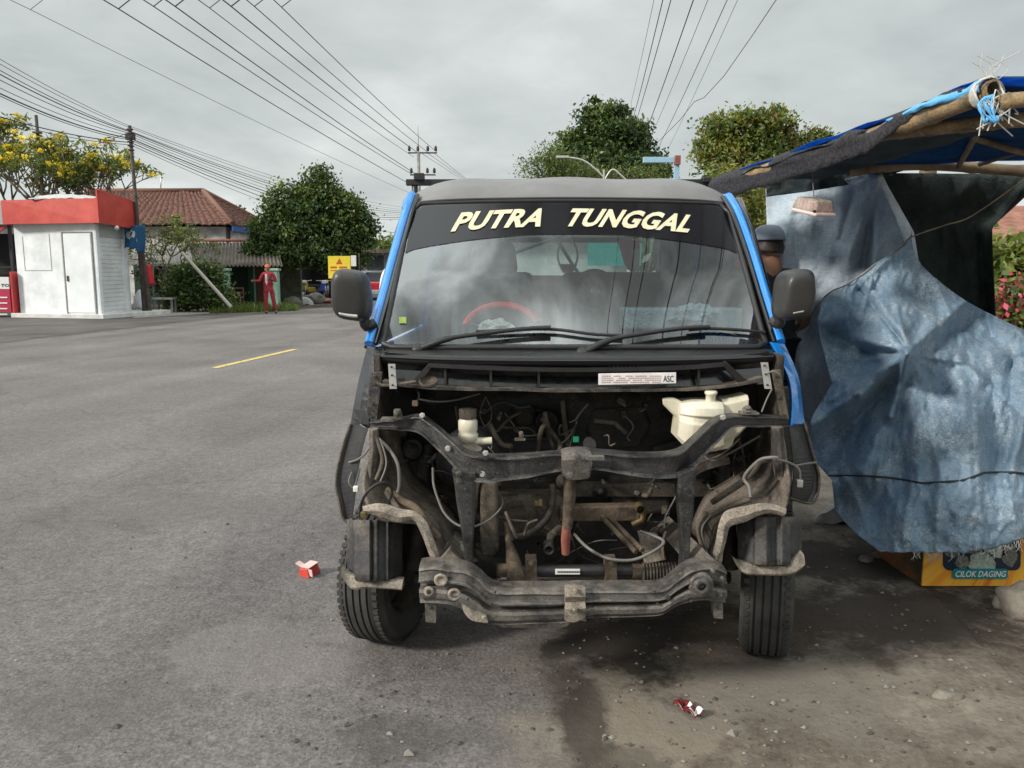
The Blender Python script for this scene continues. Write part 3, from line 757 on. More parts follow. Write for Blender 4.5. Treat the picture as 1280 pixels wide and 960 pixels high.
# dashboard and steering wheel
mb=MB(); mb.grid(lambda s,t:Vector((.24+(s*2-1)*.68,2.98+.42*t-.05*math.cos((s*2-1)*1.5)+.02,1.148+.02*math.sin(math.pi*t)-(.10 if t>.95 else 0))),20,10); mb.build('dashboard',plain('dashboard_grey',(.045,.047,.052),.7),van,fix=False,solid=.02)
MB().box((.24,3.42,1.0),(1.36,.05,.26)).build('dashboard_fascia',M['seat'],van,bevel=.02)
c=P(628,412,3.62); ax=Vector((0,-.62,.78)).normalized(); u_=Vector((1,0,0)); w_=ax.cross(u_).normalized()
mb=MB()
for i in range(48):
    a0,a1=2*math.pi*i/48,2*math.pi*(i+1)/48
    f=lambda a:c+u_*math.cos(a)*.17+w_*math.sin(a)*.17
    deg=(math.degrees(a0)%360); mi=1 if (8<deg<172) else 0
    mb.tube([f(a0),f(a1)],.016,8,mi,cap=False)
sw=mb.build('steering_wheel',[M['blackplastic'],M['red']],van)
mb=MB(); mb.lathe([(0,.02),(.05,.015),(.06,-.02)],c,ax,16)
for a in (.2,2.9,4.7): mb.tube([c,c+u_*math.cos(a)*.165+w_*math.sin(a)*.165],.011,6)
mb.tube([c,c-ax*.35],.03,8); mb.build('steering_hub',M['blackplastic'],sw)
# hanging pennants inside
mb=MB(); mb.prism(pp([(772,300),(800,300),(799,336),(792,344),(781,330)],3.9),(0,.02,0)); mb.build('hanging_pennant',[plain('pink_cloth',(.75,.18,.2),.8)],van,bevel=.004)
mb=MB(); mb.prism(pp([(790,312),(800,310),(799,338),(793,341)],3.885),(0,.008,0)); mb.build('hanging_pennant',M['white'],van,bevel=.002)
mb=MB(); mb.tube(catmull(pp([(702,300),(697,318),(702,334),(716,336),(722,318),(714,296)],3.9),5),.006,6); mb.prism(pp([(698,330),(722,330),(716,341),(704,341)],3.9),(0,.02,0),1); mb.build('hanging_charm',[M['silver'],plain('pink_plastic',(.8,.25,.28),.5)],van)
# ---- wipers, cowl
def WSr(x,y,o): return WSpx(x,y,o)
def wiper(blade,arm,pivot):
    mb=MB(); mb.tube(catmull([WSr(x,y,.016) for x,y in blade],4),.0065,6); wv_=mb.build('wiper',M['blackplastic'],van,fix=False)
    mb=MB(); a=[WSr(x,y,.03) for x,y in arm]; pv=P(*pivot); mb.tube(catmull([pv]+a,4),[.013]*5+[.009]*(len(catmull([pv]+a,4))-5),6)
    mb.lathe([(.022,-.02),(.022,.012),(.012,.018),(0,.018)],pv,(0,-.6,.8),12); mb.build('wiper_arm',M['blackplastic'],wv_,fix=False)
wiper([(595,418),(640,416),(690,415),(740,421),(778,423)],[(560,430),(600,424),(650,418),(688,416)],(522,437,2.90))
wiper([(860,416),(885,414),(925,416),(955,419)],[(760,432),(800,424),(850,417),(885,415)],(728,442,2.83))
# cowl top: glass foot to front lip
def cowl(s,t):
    u=s*2-1; xl,xr=468,966
    pr_=[(0,436,2.94),(.25,440,2.87),(.55,445,2.80),(.75,449,2.765),(.85,454,2.765),(1,460,2.79)]
    for i in range(len(pr_)-1):
        if pr_[i][0]<=t<=pr_[i+1][0]+1e-9: break
    a,b_=pr_[i],pr_[i+1]; k=(t-a[0])/(b_[0]-a[0]); y=a[1]+(b_[1]-a[1])*k; Y=a[2]+(b_[2]-a[2])*k
    bow=-.085*(1-u*u)*(1-t)-.05*(1-u*u)*t*1.0
    x=717+(xr-xl)/2*u
    yy=y+ (-7*abs(u)**3 if t>.6 else -2*abs(u)**3)*(t)
    return P(x,yy,Y+bow+.05)
MB().grid(cowl,40,20).build('cowl_panel',M['cowl'],van,fix=False,solid=.006)
mb=MB()
for i in range(30):
    x=762+i*5; mb.box(cowl((x-468)/498,.90)+Vector((0,-.004,0)),(.006,.006,.011))
mb.build('cowl_grille',M['ink'],van)
mb=MB(); mb.tube([cowl(i/30,.80)+Vector((0,-.006,.002)) for i in range(31)],.0045,6); mb.build('cowl_seal',M['trim'],van,fix=False)
# recessed cowl face with ribs and flange
strip(MB(),[(480,440),(600,452),(717,456),(840,452),(962,440)],[(492,484),(600,486),(717,488),(840,486),(955,480)],2.80,.03,((0,0),(.5,-.02),(1,0)),6).build('cowl_face',M['trim'],van)
mb=MB(); strip(mb,[(535,455),(620,458),(717,460),(840,458),(905,454)],[(533,459),(620,463),(717,465),(840,463),(907,458)],2.745,.03)
strip(mb,[(535,455),(510,482)],[(540,458),(520,484)],2.75,.03,n=1); strip(mb,[(902,455),(925,480)],[(908,452),(936,478)],2.75,.03,n=1)
for x in (555,612,672,872): strip(mb,[(x,462),(x+3,462)],[(x,484),(x+3,484)],2.76,.03,n=1)
mb.build('cowl_rib',M['cowl'],van)
mb=MB(); strip(mb,[(478,476),(540,483),(640,486),(717,487),(840,486),(900,483),(956,472)],[(480,480),(540,487),(640,489),(717,490.5),(840,489),(900,486),(958,476)],2.735,.06,n=4,dent=.002); mb.build('cowl_flange',M['steel'],van)
q=[P(748,467,2.735),P(845,465.5,2.735),P(845,479,2.735),P(748,481,2.735)]
st=MB().prism(q,(0,.003,0)).build('warning_sticker',plain('paper_sticker',(.78,.75,.74),.55,bs=0),van)
mb=MB()
for r_ in range(4):
    for k in range(26):
        if rng.random()<.82:
            x=752+k*3.0; y=469.5+r_*2.6
            if x>826: continue
            mb.prism(pp([(x,y),(x+2.2,y),(x+2.2,y+1),(x,y+1)],2.7335),(0,.001,0))
mb.build('small_print',plain('faded_red_print',(.45,.28,.28),.7,bs=0),st)
mb=MB(); text_on(mb,'ASC',lambda u,v:P(829+13*u,477.5-8*v,2.7335),bold=.01); mb.build('print_code',M['ink'],st,fix=False)
def link_bracket(x,y,x2,y2):
    mb=MB(); strip(mb,[(x-4,y),(x+5,y)],[(x2-4,y2),(x2+5,y2)],2.69,.004,n=1)
    for t_ in (.12,.45,.85): holes(mb,[(x+(x2-x)*t_,y+(y2-y)*t_,.0035)],2.688,mi=1)
    mb.build('hinge_bracket',[M['silver'],M['ink']],van)
link_bracket(489,455,491,486); link_bracket(955,453,960,486)
mb=MB(); mb.tube(catmull(pp([(470,478),(480,482),(500,480),(520,477)],2.70),4),.006,6); mb.lathe([(0,-.01),(.03,-.008),(.034,.0),(.03,.006)],P(536,477,2.69),(0,-.4,.9),16); mb.build('cowl_grommet',M['mid'],van,fix=False)

# ---- door front edges / fender stubs
mb=MB(); strip(mb,[(964,428,2.93),(985,470,2.85),(990,500,2.82),(989,536,2.80)],[(980,429,2.98),(998,470,2.94),(1003,505,2.92),(1006,529,2.90)],None,.03,((0,0),(.5,.012),(1,0))); mb.build('blue_fender_edge',M['blue'],van,bevel=.004)
mb=MB(); strip(mb,[(459,432,2.96),(449,470,2.90),(443,500,2.86),(438,530,2.84)],[(480,436,2.90),(470,470,2.83),(462,500,2.80),(462,536,2.78)],None,.03,((0,0),(.5,.012),(1,0))); mb.build('black_fender_edge',M['trim'],van,bevel=.004)
def perf(top,bot,Y,hs,mat='steel'):
    mb=MB(); strip(mb,top,bot,Y,.012,n=1); holes(mb,hs,Y-.002,mi=1); mb.build('mounting_strip',[M[mat],M['ink']],van,bevel=.002)
perf([(463,466),(478,465)],[(458,522),(471,526)],2.77,[(469,471,.006),(469,480),(466,505),(466,514,.003),(465,521,.005)])
perf([(965,463),(976,462)],[(977,524),(987,526)],2.75,[(970,470,.006),(974,497,.006),(979,519)],'mid')
# ---- upper radiator support (channel section, dented)
PRF=((0,-.004),(.03,.008),(.11,.009),(.14,-.006),(.84,-.007),(.87,.004),(.93,.010),(1,.016))
mb=MB()
strip(mb,[(462,527,2.74),(500,524,2.70),(524,521,2.66),(545,534,2.62),(566,552,2.57),(590,568,2.53),(640,571,2.50),(700,567,2.50),(745,565,2.50),(800,569,2.50),(846,566,2.52),(868,550,2.56),(893,527,2.60),(915,520,2.64),(950,521,2.68),(985,522,2.72)],
          [(462,534,2.74),(500,537,2.70),(524,541,2.66),(545,559,2.62),(566,580,2.57),(590,600,2.53),(640,599,2.50),(700,588,2.50),(745,586,2.50),(800,595,2.50),(840,596,2.52),(858,588,2.56),(893,556,2.60),(915,534,2.64),(950,533,2.68),(985,532,2.72)],None,.055,PRF,6,dent=.0028)
holes(mb,[(607,571,.011),(602,585,.005),(601,592,.006),(617,591.5,.003),(623,591.5,.0035),(633,592,.0025),(677,580,.004),(833,570,.005),(826,590,.004),(820,591,.0035),(806,594,.004),(772,580,.003),(790,590,.003)],2.494,mi=1); 
usup=mb.build('radiator_support',[M['steel'],M['ink']],van,bevel=.003,fix=True)
mb=MB()
for q in ((607,566,2.50),(603,592,2.505),(528,519,2.66),(903,521,2.6),(560,560,2.58)): bolt(mb,P(*q)+Vector((0,-.004,0)),.007)
mb.build('bolt',M['silver'],usup)
# centre latch bracket and stand pipe
mb=MB(); strip(mb,[(702,566),(712,563),(735,563),(741,570)],[(703,592),(712,600),(735,598),(738,592)],2.485,.05,((0,0),(.3,.012),(.7,.006),(1,0)),3,dent=.003)
mb.box(P(745,572,2.47),(.05,.03,.012)); bolt(mb,P(712,594,2.46),.008); bolt(mb,P(722,570,2.47),.006); mb.build('latch_bracket',M['dirty'],van,bevel=.002)
mb=MB(); pts=pp([(712,594,2.53),(712,620,2.54),(710,650,2.55),(709,660,2.55)]); mb.tube(pts,[.021,.020,.018,.017],12)
mb.tube(pp([(708,658,2.55),(707,675,2.55),(707,692,2.56)]),[.015,.0155,.013],12,1); mb.build('stand_pipe',[M['brownpipe'],M['rustred']],van,fix=False)
# vertical stays
for tp,bt in (([(565,588),(570,620),(575,655),(580,690),(581,714)],[(594,592),(594,620),(593,655),(591,690),(592,716)]),([(846,592),(847,620),(850,655),(852,690),(850,712)],[(871,585),(868,620),(865,655),(862,690),(861,712)])):
    mb=MB(); strip(mb,tp,bt,2.515,.04,((0,0),(.15,.008),(.85,.004),(1,0)),4,dent=.004)
    holes(mb,[((tp[1][0]+bt[1][0])/2,612,.007),((tp[1][0]+bt[1][0])/2+2,641,.004),((tp[2][0]+bt[2][0])/2,655,.004),((tp[3][0]+bt[3][0])/2,700,.003)],2.505,mi=1)
    mb.build('support_stay',[M['steel'],M['ink']],van,bevel=.002)
# ---- lower crossmember
mb=MB()
tp=[(524,708,2.46),(540,706,2.45),(560,709,2.44),(582,711,2.43),(600,722,2.43),(618,736,2.43),(660,737,2.43),(700,737,2.43),(735,736,2.43),(790,736,2.43),(828,735,2.43),(845,724,2.43),(862,711,2.43),(878,706,2.44),(895,707,2.45),(908,712,2.46)]
bt=[(525,753,2.46),(540,753,2.45),(560,754,2.44),(578,760,2.43),(595,769,2.43),(612,779,2.43),(660,779,2.43),(700,778,2.43),(735,772,2.43),(790,770,2.43),(824,768,2.43),(842,758,2.43),(862,751,2.43),(878,749,2.44),(895,751,2.45),(906,752,2.46)]
strip(mb,tp,bt,None,.075,((0,-.012),(.04,.006),(.10,.012),(.14,.004),(.30,.006),(.34,.020),(.39,.020),(.43,-.014),(.56,-.014),(.60,.014),(.68,.018),(.84,.016),(.88,-.002),(.95,.0),(1,.008)),6,dent=.003)
holes(mb,[(536,739,.007,2.425),(585,749,.004,2.40),(591,749,.003,2.40),(619,740,.004,2.41),(614,755,.005,2.41),(819,739,.004,2.41),(822,755,.004,2.41),(835,747,.008,2.41)],2.41,mi=1); cm=mb.build('lower_crossmember',[M['dirty'],M['ink']],van,bevel=.003)
mb=MB(); strip(mb,[(612,777),(650,780),(700,780),(706,774)],[(628,784),(650,784.5),(700,784.5),(712,779)],2.425,.05,n=3,dent=.002); mb.build('crossmember_lip',M['steel'],cm)
mb=MB(); strip(mb,[(706,734),(718,733),(732,735)],[(706,776),(718,778),(732,772)],2.405,.02,((0,0),(.25,.01),(.45,-.004),(.6,.012),(1,0)),3,dent=.003)
bolt(mb,P(719,738,2.395),.006); bolt(mb,P(719,762,2.39),.006); mb.build('joint_plate',M['tan'],cm,bevel=.002)
mb=MB()
for q in ((551,725),(568,743)): mb.lathe([(.022,.0),(.021,-.004),(.014,-.006),(.012,-.001),(0,-.001)],P(*q,2.42),(0,1,0),16)
mb.lathe([(.017,0),(.016,-.006),(.008,-.006)],P(536,739,2.43),(0,1,0),14)
mb.build('mounting_boss',M['tan'],cm)
mb=MB(); mb.lathe([(.040,.02),(.040,-.004),(.034,-.010),(.026,-.010),(.022,-.022),(.013,-.022),(.012,.01),(0,.01)],P(876,731,2.42),(0,1,0),24)
for q in ((851,717),(868,711),(890,712),(902,722),(899,742),(862,748),(845,728)): bolt(mb,P(*q,2.44)+Vector((0,-.006,0)),.006)
mb.build('tow_mount',M['dirty'],cm,bevel=.001)
mb=MB(); mb.lathe([(0,0),(.012,0)],P(876,731,2.405),(0,1,0),16); mb.build('mount_bore',M['ink'],cm)
for tpb in ([(531,752),(546,752)],[(532,778),(545,779)]),([(890,750),(904,748)],[(893,773),(904,774)]):
    mb=MB(); strip(mb,tpb[0],tpb[1],2.47,.04,n=1); holes(mb,[((tpb[0][0][0]+tpb[0][1][0])/2,760,.005)],2.465,mi=1); mb.build('hanging_lug',[M['dirty'],M['ink']],cm,bevel=.003)
mb=MB(); strip(mb,[(577,757),(596,765),(608,770)],[(580,766),(590,776),(610,779)],2.40,.03,n=3); bolt(mb,P(605,772,2.39),.006); mb.build('jack_point',M['tan'],cm,bevel=.002)
# ---- firewall and bay walls
mb=MB()
mb.grid(lambda s,t:P(470+520*s,486+225*t,3.12)+Vector((0,.05*mnoise.noise(Vector((s*6,t*4,0)))-.03*(1-abs(2*s-1)),0)),26,12)
mb.build('firewall',M['dark'],van,fix=False,solid=.02,soff=1)
for pts in ([(740,512),(805,508),(815,530),(800,560),(745,562),(732,540)],[(640,510),(668,508),(672,530),(645,535)],[(815,560),(850,548),(870,562),(850,580),(820,580)],[(600,600),(690,596),(696,640),(610,646)],[(760,595),(830,592),(840,640),(765,650)]):
    MB().prism(pp(pts,3.07),(0,.06,0)).build('pressed_panel',M['dark'],van,bevel=.015)
for y in (512,547,563): strip(MB(),[(640,y),(690,y)],[(640,y+3),(690,y+3)],3.08,.02,n=1).build('pressed_rib',M['dark'],van)
for X_ in (-.475,.945): MB().box((X_,3.0,.93),(.02,.42,.46)).build('bay_side',M['dark'],van)
def ringobj(cx_,cy_,Y,r,rt=.008,mat='mid',name='grommet',ax=(0,1,0),cap=True):
    c=P(cx_,cy_,Y); mb=MB(); mb.lathe([(r,.02),(r,0),(r-.4*rt,-rt),(r-1.6*rt,-rt),(r-2*rt,0)]+([(0,.004)] if cap else []),c,ax,26); return mb.build(name,M[mat],van,fix=False)
ringobj(683,528,3.04,.046,.008,'dark'); ringobj(515,562,2.98,.045,.012,'dark','horn_ring'); ringobj(683,530,3.02,.018,.006,'brownpipe')
# bay floor, side rails, under-body (keeps the ground light out, as the real floor does)
MB().box((.25,3.55,.60),(1.5,1.0,.05)).build('floor_pan',M['dark'],van)
MB().box((.25,4.0,.42),(.5,1.2,.22)).box((.25,3.35,.40),(.36,.34,.30)).build('gearbox',M['mid'],van,bevel=.04)
for x in (562,880):
    q0=P(x,706,2.5); mb=MB(); mb.tube([q0,(q0.x,3.2,.42),(q0.x,5.0,.5),(q0.x,7.2,.52)],.05,4,smooth=False); mb.build('frame_rail',M['dirty'],van)
# inner aprons with dried mud shelf
def ruled(front,back,nv=6,bulge=.0,n=4):
    A=catmull(pp(front),n); B=catmull(pp(back),n); mb=MB(); m_=len(A)-1
    def fn(s,t):
        i=min(int(round(s*m_)),m_); q=A[i].lerp(B[i],t); q.z+=bulge*math.sin(math.pi*t); 
        return q+mnoise.noise_vector(q*9)*.006
    mb.grid(fn,m_,nv); return mb
o=ruled([(470,536,2.74),(462,575,2.68),(455,610,2.62),(470,642,2.58),(500,650,2.56),(522,652,2.55),(534,668,2.54),(543,690,2.53),(550,706,2.5),(582,710,2.5)],
        [(500,540,3.0),(505,560,3.0),(515,585,3.0),(530,602,3.0),(545,615,3.0),(560,630,3.0),(572,645,2.98),(584,660,2.95),(592,685,2.9),(600,700,2.8)]).build('inner_apron',M['apron'],van,fix=False,solid=.01)
o=ruled([(978,535,2.72),(985,575,2.66),(990,605,2.60),(980,640,2.56),(955,643,2.55),(925,648,2.54),(908,662,2.53),(900,690,2.52),(893,706,2.5),(868,708,2.5)],
        [(950,540,3.0),(945,560,3.0),(940,580,3.0),(925,592,3.0),(905,605,3.0),(885,620,3.0),(874,640,2.98),(868,660,2.95),(866,685,2.9),(866,700,2.8)]).build('inner_apron',M['apron'],van,fix=False,solid=.01)
mb=MB(); strip(mb,[(452,634),(475,630),(500,637),(520,641),(534,655),(544,680),(552,704)],[(454,641),(478,647),(497,654),(515,651),(524,662),(534,690),(541,706)],2.535,.012,((0,0),(.5,.008),(1,-.004)),4,dent=.006); mb.build('mud_shelf',M['tan'],van,bevel=.001)
mb=MB(); strip(mb,[(984,636),(960,630),(930,634),(908,640),(900,655),(895,680),(890,704)],[(980,647),(960,643),(935,652),(916,657),(910,668),(905,690),(902,706)],2.53,.012,((0,0),(.5,.008),(1,-.004)),4,dent=.007); mb.build('mud_shelf',M['tan'],van,bevel=.001)
# vertical side posts of the apron
for tp,bt in (([(462,536),(460,580),(458,606)],[(472,536),(471,580),(464,606)]),([(966,534),(968,575),(972,600)],[(980,534),(982,575),(984,604)])):
    mb=MB(); strip(mb,tp,bt,2.66,.03,((0,0),(.5,.01),(1,0)),4,dent=.004); mb.build('side_post',M['apron'],van,bevel=.002)
# splash shields behind the missing bumper corners (open black plastic leaves)
mb=MB(); strip(mb,[(438,528,2.80),(428,565,2.78),(421,600,2.76),(424,630,2.74),(430,650,2.73)],[(460,536,2.72),(452,565,2.71),(446,600,2.70),(443,628,2.70),(440,648,2.70)],None,.008,((0,0),(.5,-.03),(1,0)),5,dent=.002); mb.build('splash_shield',M['blackplastic'],van)
mb=MB(); strip(mb,[(986,534,2.72),(990,560,2.70),(992,590,2.69),(990,612,2.69),(988,626,2.69)],[(1006,530,2.80),(1014,560,2.79),(1023,592,2.78),(1022,612,2.76),(1014,628,2.74)],None,.008,((0,0),(.5,-.03),(1,0)),5,dent=.002); mb.build('splash_shield',M['blackplastic'],van)
mb=MB(); mb.tube(catmull(pp([(438,530,2.79),(427,566,2.77),(420,600,2.75),(424,628,2.73),(432,652,2.72),(452,650,2.7)]),5),.005,6); mb.build('shield_rim',M['mid'],van,fix=False)
mb=MB(); mb.tube(catmull(pp([(1006,528,2.79),(1016,566,2.78),(1024,595,2.77),(1021,622,2.74),(1010,629,2.72),(986,622,2.69)]),5),.005,6); mb.build('shield_rim',M['mid'],van,fix=False)
# ---- wheel-arch liners with ribs and muddy foot
def liner(x0,x1,yt,yb,ribs,foot,Yc,lean=0,flip=False):
    mb=MB()
    def fn(s,t):
        x=x0+(x1-x0)*s+lean*t; y=yt+(yb-yt)*t+ (5 if s>.9 else 0)*0
        r_=0
        for a,b_,h in ribs:
            if a<s<b_: r_=h
        Y=Yc-.09*math.sin(math.pi*(s*.8+.1))-r_+.06*(1-t)
        return P(x,y,Y)
    mb.grid(fn,44,8); o=mb.build('arch_liner',M['plasticdust'],van,solid=.004)
    mb=MB(); strip(mb,foot[0],foot[1],Yc-.085,.05,((0,-.02),(.35,-.004),(.8,.004),(1,.0)),4,dent=.003); mb.build('liner_foot',M['tan'],o)
M['plasticdust']=dusty('muddy_black_plastic',(.030,.030,.033),(.15,.13,.11),.22,5,0,.6,.3)
liner(434,503,650,726,[(.0,.12,.0),(.12,.42,.022),(.46,.56,.010),(.72,.76,.012)],([(425,714),(436,722),(455,724),(480,727),(503,728)],[(428,722),(441,737),(460,735),(480,736),(503,738)]),2.66)
liner(922,1002,646,706,[(.0,.22,.0),(.26,.46,.018),(.50,.62,-.01),(.66,.84,.018),(.88,1,.0)],([(917,698),(928,706),(960,708),(990,705),(1007,694)],[(921,707),(931,717),(960,720),(990,718),(1005,708)]),2.62)
# ---- wheels
def wheel(c,steer,parent,rear=False):
    r=.288; w_=.172
    a=R(steer); ax=Vector((math.cos(a),math.sin(a),0)); c=Vector(c)
    prof=[(.175,-w_/2+.012),(.20,-w_/2-.002),(.25,-w_/2-.006),(.272,-w_/2+.008),(r-.006,-w_/2+.022)]
    xs=[]
    for g0 in (-.042,-.014,.014,.042):
        prof+=[(r,g0-.0045),(r-.009,g0-.0035),(r-.009,g0+.0035),(r,g0+.0045)]
    prof+=[(r-.006,w_/2-.022),(.272,w_/2-.008),(.25,w_/2+.006),(.20,w_/2+.002),(.175,w_/2-.012)]
    wob=[]
    mb=MB(); mb.lathe(prof,c,ax,72,smooth=False); 
    wh=bpy.data.objects.new('wheel',None); COL.objects.link(wh); wh.parent=parent; ORG[wh.name]=ORG[parent.name]
    for i in range(60):       # shoulder lugs
        an=2*math.pi*i/60
        u=ax.orthogonal().normalized(); w2=ax.cross(u)
        d=u*math.cos(an)+w2*math.sin(an); tn=ax.cross(d)
        for s_ in (-1,1):
            Mx=Matrix((ax,tn,d)).transposed(); mb.box(c+d*(r-.008)+ax*s_*(w_/2-.016),(.02,.017,.014),Mx)
    mb.build('tyre',M['rubber'],wh,auto=28)
    mb=MB(); mb.lathe([(.178,-w_/2+.014),(.168,-w_/2+.02),(.160,-.03),(.15,.0),(.06,.02),(.055,.045),(0,.045)],c,ax,32)
    mb.lathe([(.178,w_/2-.014),(.165,w_/2-.02),(.155,.0)],c,ax,32); mb.build('rim',M['rimsteel'],wh)
    mb=MB(); mb.lathe([(0,-.075),(.055,-.075),(.12,-.05),(.125,-.01)],c,ax,24); mb.build('brake_disc',M['mid'],wh)
lc=G(468,806); rc_=G(955,821)
wheel((lc.x+.055,3.06,.286),-17,van); wheel((rc_.x+.022,2.95,.286),-17,van)
wheel((-.43,6.15,.286),0,van); wheel((1.02,6.15,.286),0,van)
# suspension arms
for s_,wx in ((-1,lc.x+.16),(1,rc_.x-.1)):
    mb=MB(); mb.tube([(wx,3.03,.25),(.25+s_*.30,2.98,.30)],[.025,.035],8); mb.tube([(wx,3.0,.3),(wx-s_*.05,3.05,.78)],[.035,.03],10); mb.build('suspension_arm',M['mid'],van,fix=False)
# ---- rear body
for s_ in (-1,1):
    MB().box((.30+s_*.78,6.0,.86),(.03,2.5,.34)).build('bed_side',M['blue'],van,bevel=.008)
MB().box((.30,6.0,.69),(1.56,2.5,.03)).box((.30,4.78,.9),(1.56,.03,.4)).build('bed_floor',M['blue'],van)
MB().box((.30,7.25,.86),(1.56,.03,.34)).build('tailgate',M['blue'],van,bevel=.008)
mb=MB(); zt=P(520,226,4.85).z-.01
xl,xr=P(514,220,4.85).x,P(886,220,4.85).x
mb.tube([(xl+.02,4.85,.9),(xl+.02,4.85,zt)],.02,6); mb.tube([(xr,4.85,.9),(xr,4.85,zt)],.02,6); mb.box(((xl+xr)/2,4.85,zt),(xr-xl+.06,.05,.035)); mb.box((xl+.05,4.83,zt+.03),(.06,.06,.04)); mb.box((xr-.02,4.83,zt+.012),(.05,.06,.03))
for a,b_ in (((-.30,.98),(.05,1.9)),((.1,1.9),(.62,1.1)),((-.3,1.45),(.55,1.75))): mb.tube([(a[0],4.87,a[1]),(b_[0],4.87,b_[1])],.012,6)
mb.build('headboard_frame',M['blackplastic'],van,bevel=.004)

# ---- mirrors
def mirror(x0,x1,y0,y1,Y,arm,lamp):
    w_=pp([(x0,y0),(x1,y1)],Y); cx_=(w_[0].x+w_[1].x)/2; cz=(w_[0].z+w_[1].z)/2; hx=abs(w_[1].x-w_[0].x)/2; hz=abs(w_[0].z-w_[1].z)/2
    mb=MB()
    sgn=-1 if cx_<.2 else 1
    def sh(s,t):
        th=s*2*math.pi; ph=t*math.pi/2
        e=.55
        cxx=math.copysign(abs(math.cos(th))**e,math.cos(th)); szz=math.copysign(abs(math.sin(th))**e,math.sin(th))
        k=math.cos(ph)**.32
        tap=1-.10*(szz*k+1)/2*1.0 if szz>0 else 1
        return Vector((cx_+hx*cxx*k*tap, Y-.105*math.sin(ph)**.5*(1+.1*szz*k), cz+hz*szz*k+ .01*sgn*cxx*k))
    mb.grid(sh,36,12); mb.add([sh(i/36,0)+Vector((0,.03,0)) for i in range(36)],[tuple(range(36))]); mb.grid(lambda s,t:sh(s,0)+Vector((0,.03*t,0)),36,1)
    mo=mb.build('side_mirror',M['blackmirror'],van)
    mb=MB(); mb.tube(catmull(pp(arm),4),.02,8); mb.build('mirror_arm',M['blackplastic'],mo,fix=False)
    if lamp:
        mb=MB(); strip(mb,lamp[0],lamp[1],Y-.095,.02,((0,0),(.5,.004),(1,0)),3); mb.build('mirror_badge',M['silver'],mo,bevel=.003)
    return mo
M['blackmirror']=mottled('textured_black_plastic',(.028,.027,.027),(.04,.039,.038),6,.42,0,.15,.0015,bscale=160)
mirror(417,465,337,400,2.98,[(455,398,3.0),(458,408,3.0),(468,404,3.02)],([(423,390),(436,392),(447,393)],[(424,394),(436,396.5),(447,397.5)]))
mirror(969,1009,337,399,2.92,[(975,395,2.94),(974,405,2.95),(966,400,2.98)],([(991,390),(1005,387)],[(991,393),(1005,390.5)]))
# ---- reservoirs
def recast(mb,pts,Y,d,mi=0): return mb.prism(pp(pts,Y),(0,d,0),mi)
mb=MB()
strip(mb,[(851,505,2.73),(870,503,2.70),(890,503,2.70),(905,504,2.71)],[(846,548,2.73),(862,562,2.70),(890,566,2.70),(905,562,2.71)],None,.11,((0,-.012),(.12,.006),(.28,.012),(.31,.0),(.42,.004),(.45,.012),(.9,.006),(1,-.012)),4)
strip(mb,[(903,500),(918,498),(936,494)],[(904,556),(918,550),(934,535)],2.74,.09,((0,-.01),(.1,.006),(.9,.006),(1,-.01)),3)
strip(mb,[(828,498),(842,497),(856,504)],[(829,506),(843,520),(856,530)],2.76,.012,((0,0),(.2,.006),(.8,.006),(1,0)),3)
strip(mb,[(895,552),(922,540)],[(900,563),(914,560)],2.74,.02,n=1)
wr=mb.build('washer_tank',M['white_plastic'],van,bevel=.010,seg=3)
mb=MB(); q=P(888,503,2.74); mb.lathe([(.017,-.01),(.017,.028),(.021,.03),(.022,.038),(.018,.042),(0,.042)],q,(0,-.1,1),20); mb.build('filler_cap',M['white_plastic'],wr)
mb=MB(); q=P(585,552,2.78)
mb.lathe([(.022,-.03),(.024,.0),(.033,.004),(.036,.02),(.036,.028),(.030,.034),(.034,.042),(.034,.075),(.028,.082),(.026,.088)],q,(0,0,1),24); br=mb.build('brake_reservoir',M['white_plastic'],van)
mb=MB(); mb.lathe([(.031,.085),(.032,.115),(.029,.118),(0,.118)],q,(0,0,1),24); mb.build('reservoir_cap',M['mid'],br)
mb=MB(); mb.tube([q+Vector((.02,0,.0)),q+Vector((.085,0,.003))],.014,8); mb.tube([q+Vector((-.01,0,-.02)),q+Vector((-.01,.01,-.11))],.022,8); mb.build('reservoir_outlet',M['white_plastic'],br,fix=False)
# master cylinder and booster
q=P(572,600,2.74); mb=MB(); mb.tube([P(590,560,2.72),P(588,600,2.74),P(585,640,2.78)],.035,12); mb.build('master_cylinder',M['tan'],van,fix=False)
mb=MB(); c=P(588,572,2.98); mb.lathe([(0,-.13),(.035,-.13),(.04,-.09),(.10,-.075),(.125,-.05),(.132,-.03),(.137,-.03),(.137,-.02),(.128,-.018),(.12,.03),(.10,.06)],c,(-.25,.95,.1),36); mb.build('brake_booster',plain('satin_black_booster',(.045,.045,.048),.38,.2),van)
# heater box with rounded frame behind the left stay, clutch/brake pedal linkage
mb=MB(); mb.prism(pp([(600,604),(622,600),(624,690),(616,697),(600,698)],2.72),(0,.16,0)); mb.build('heater_box',M['mid'],van,bevel=.02,seg=3)
mb=MB(); mb.box(P(655,640,2.95),(.30,.14,.16)); mb.build('blower_case',M['mid'],van,bevel=.03,seg=3)
mb=MB(); mb.prism(pp([(700,634),(800,632),(806,640),(804,652),(700,652)],2.86),(0,.05,0)); strip(mb,[(798,632),(806,632)],[(796,655),(806,655)],2.84,.05,n=1); mb.build('evaporator_rail',M['dirty'] if False else M['brownpipe'],van,bevel=.006)
mb=MB(); mb.lathe([(.015,-.012),(.018,.0),(.018,.03)],P(800,636,2.82),(0,1,0),10); mb.tube([P(804,640,2.84),P(803,650,2.84),P(790,656,2.84)],.012,8); mb.build('pipe_joint',M['brass'],van,fix=False)
mb=MB()
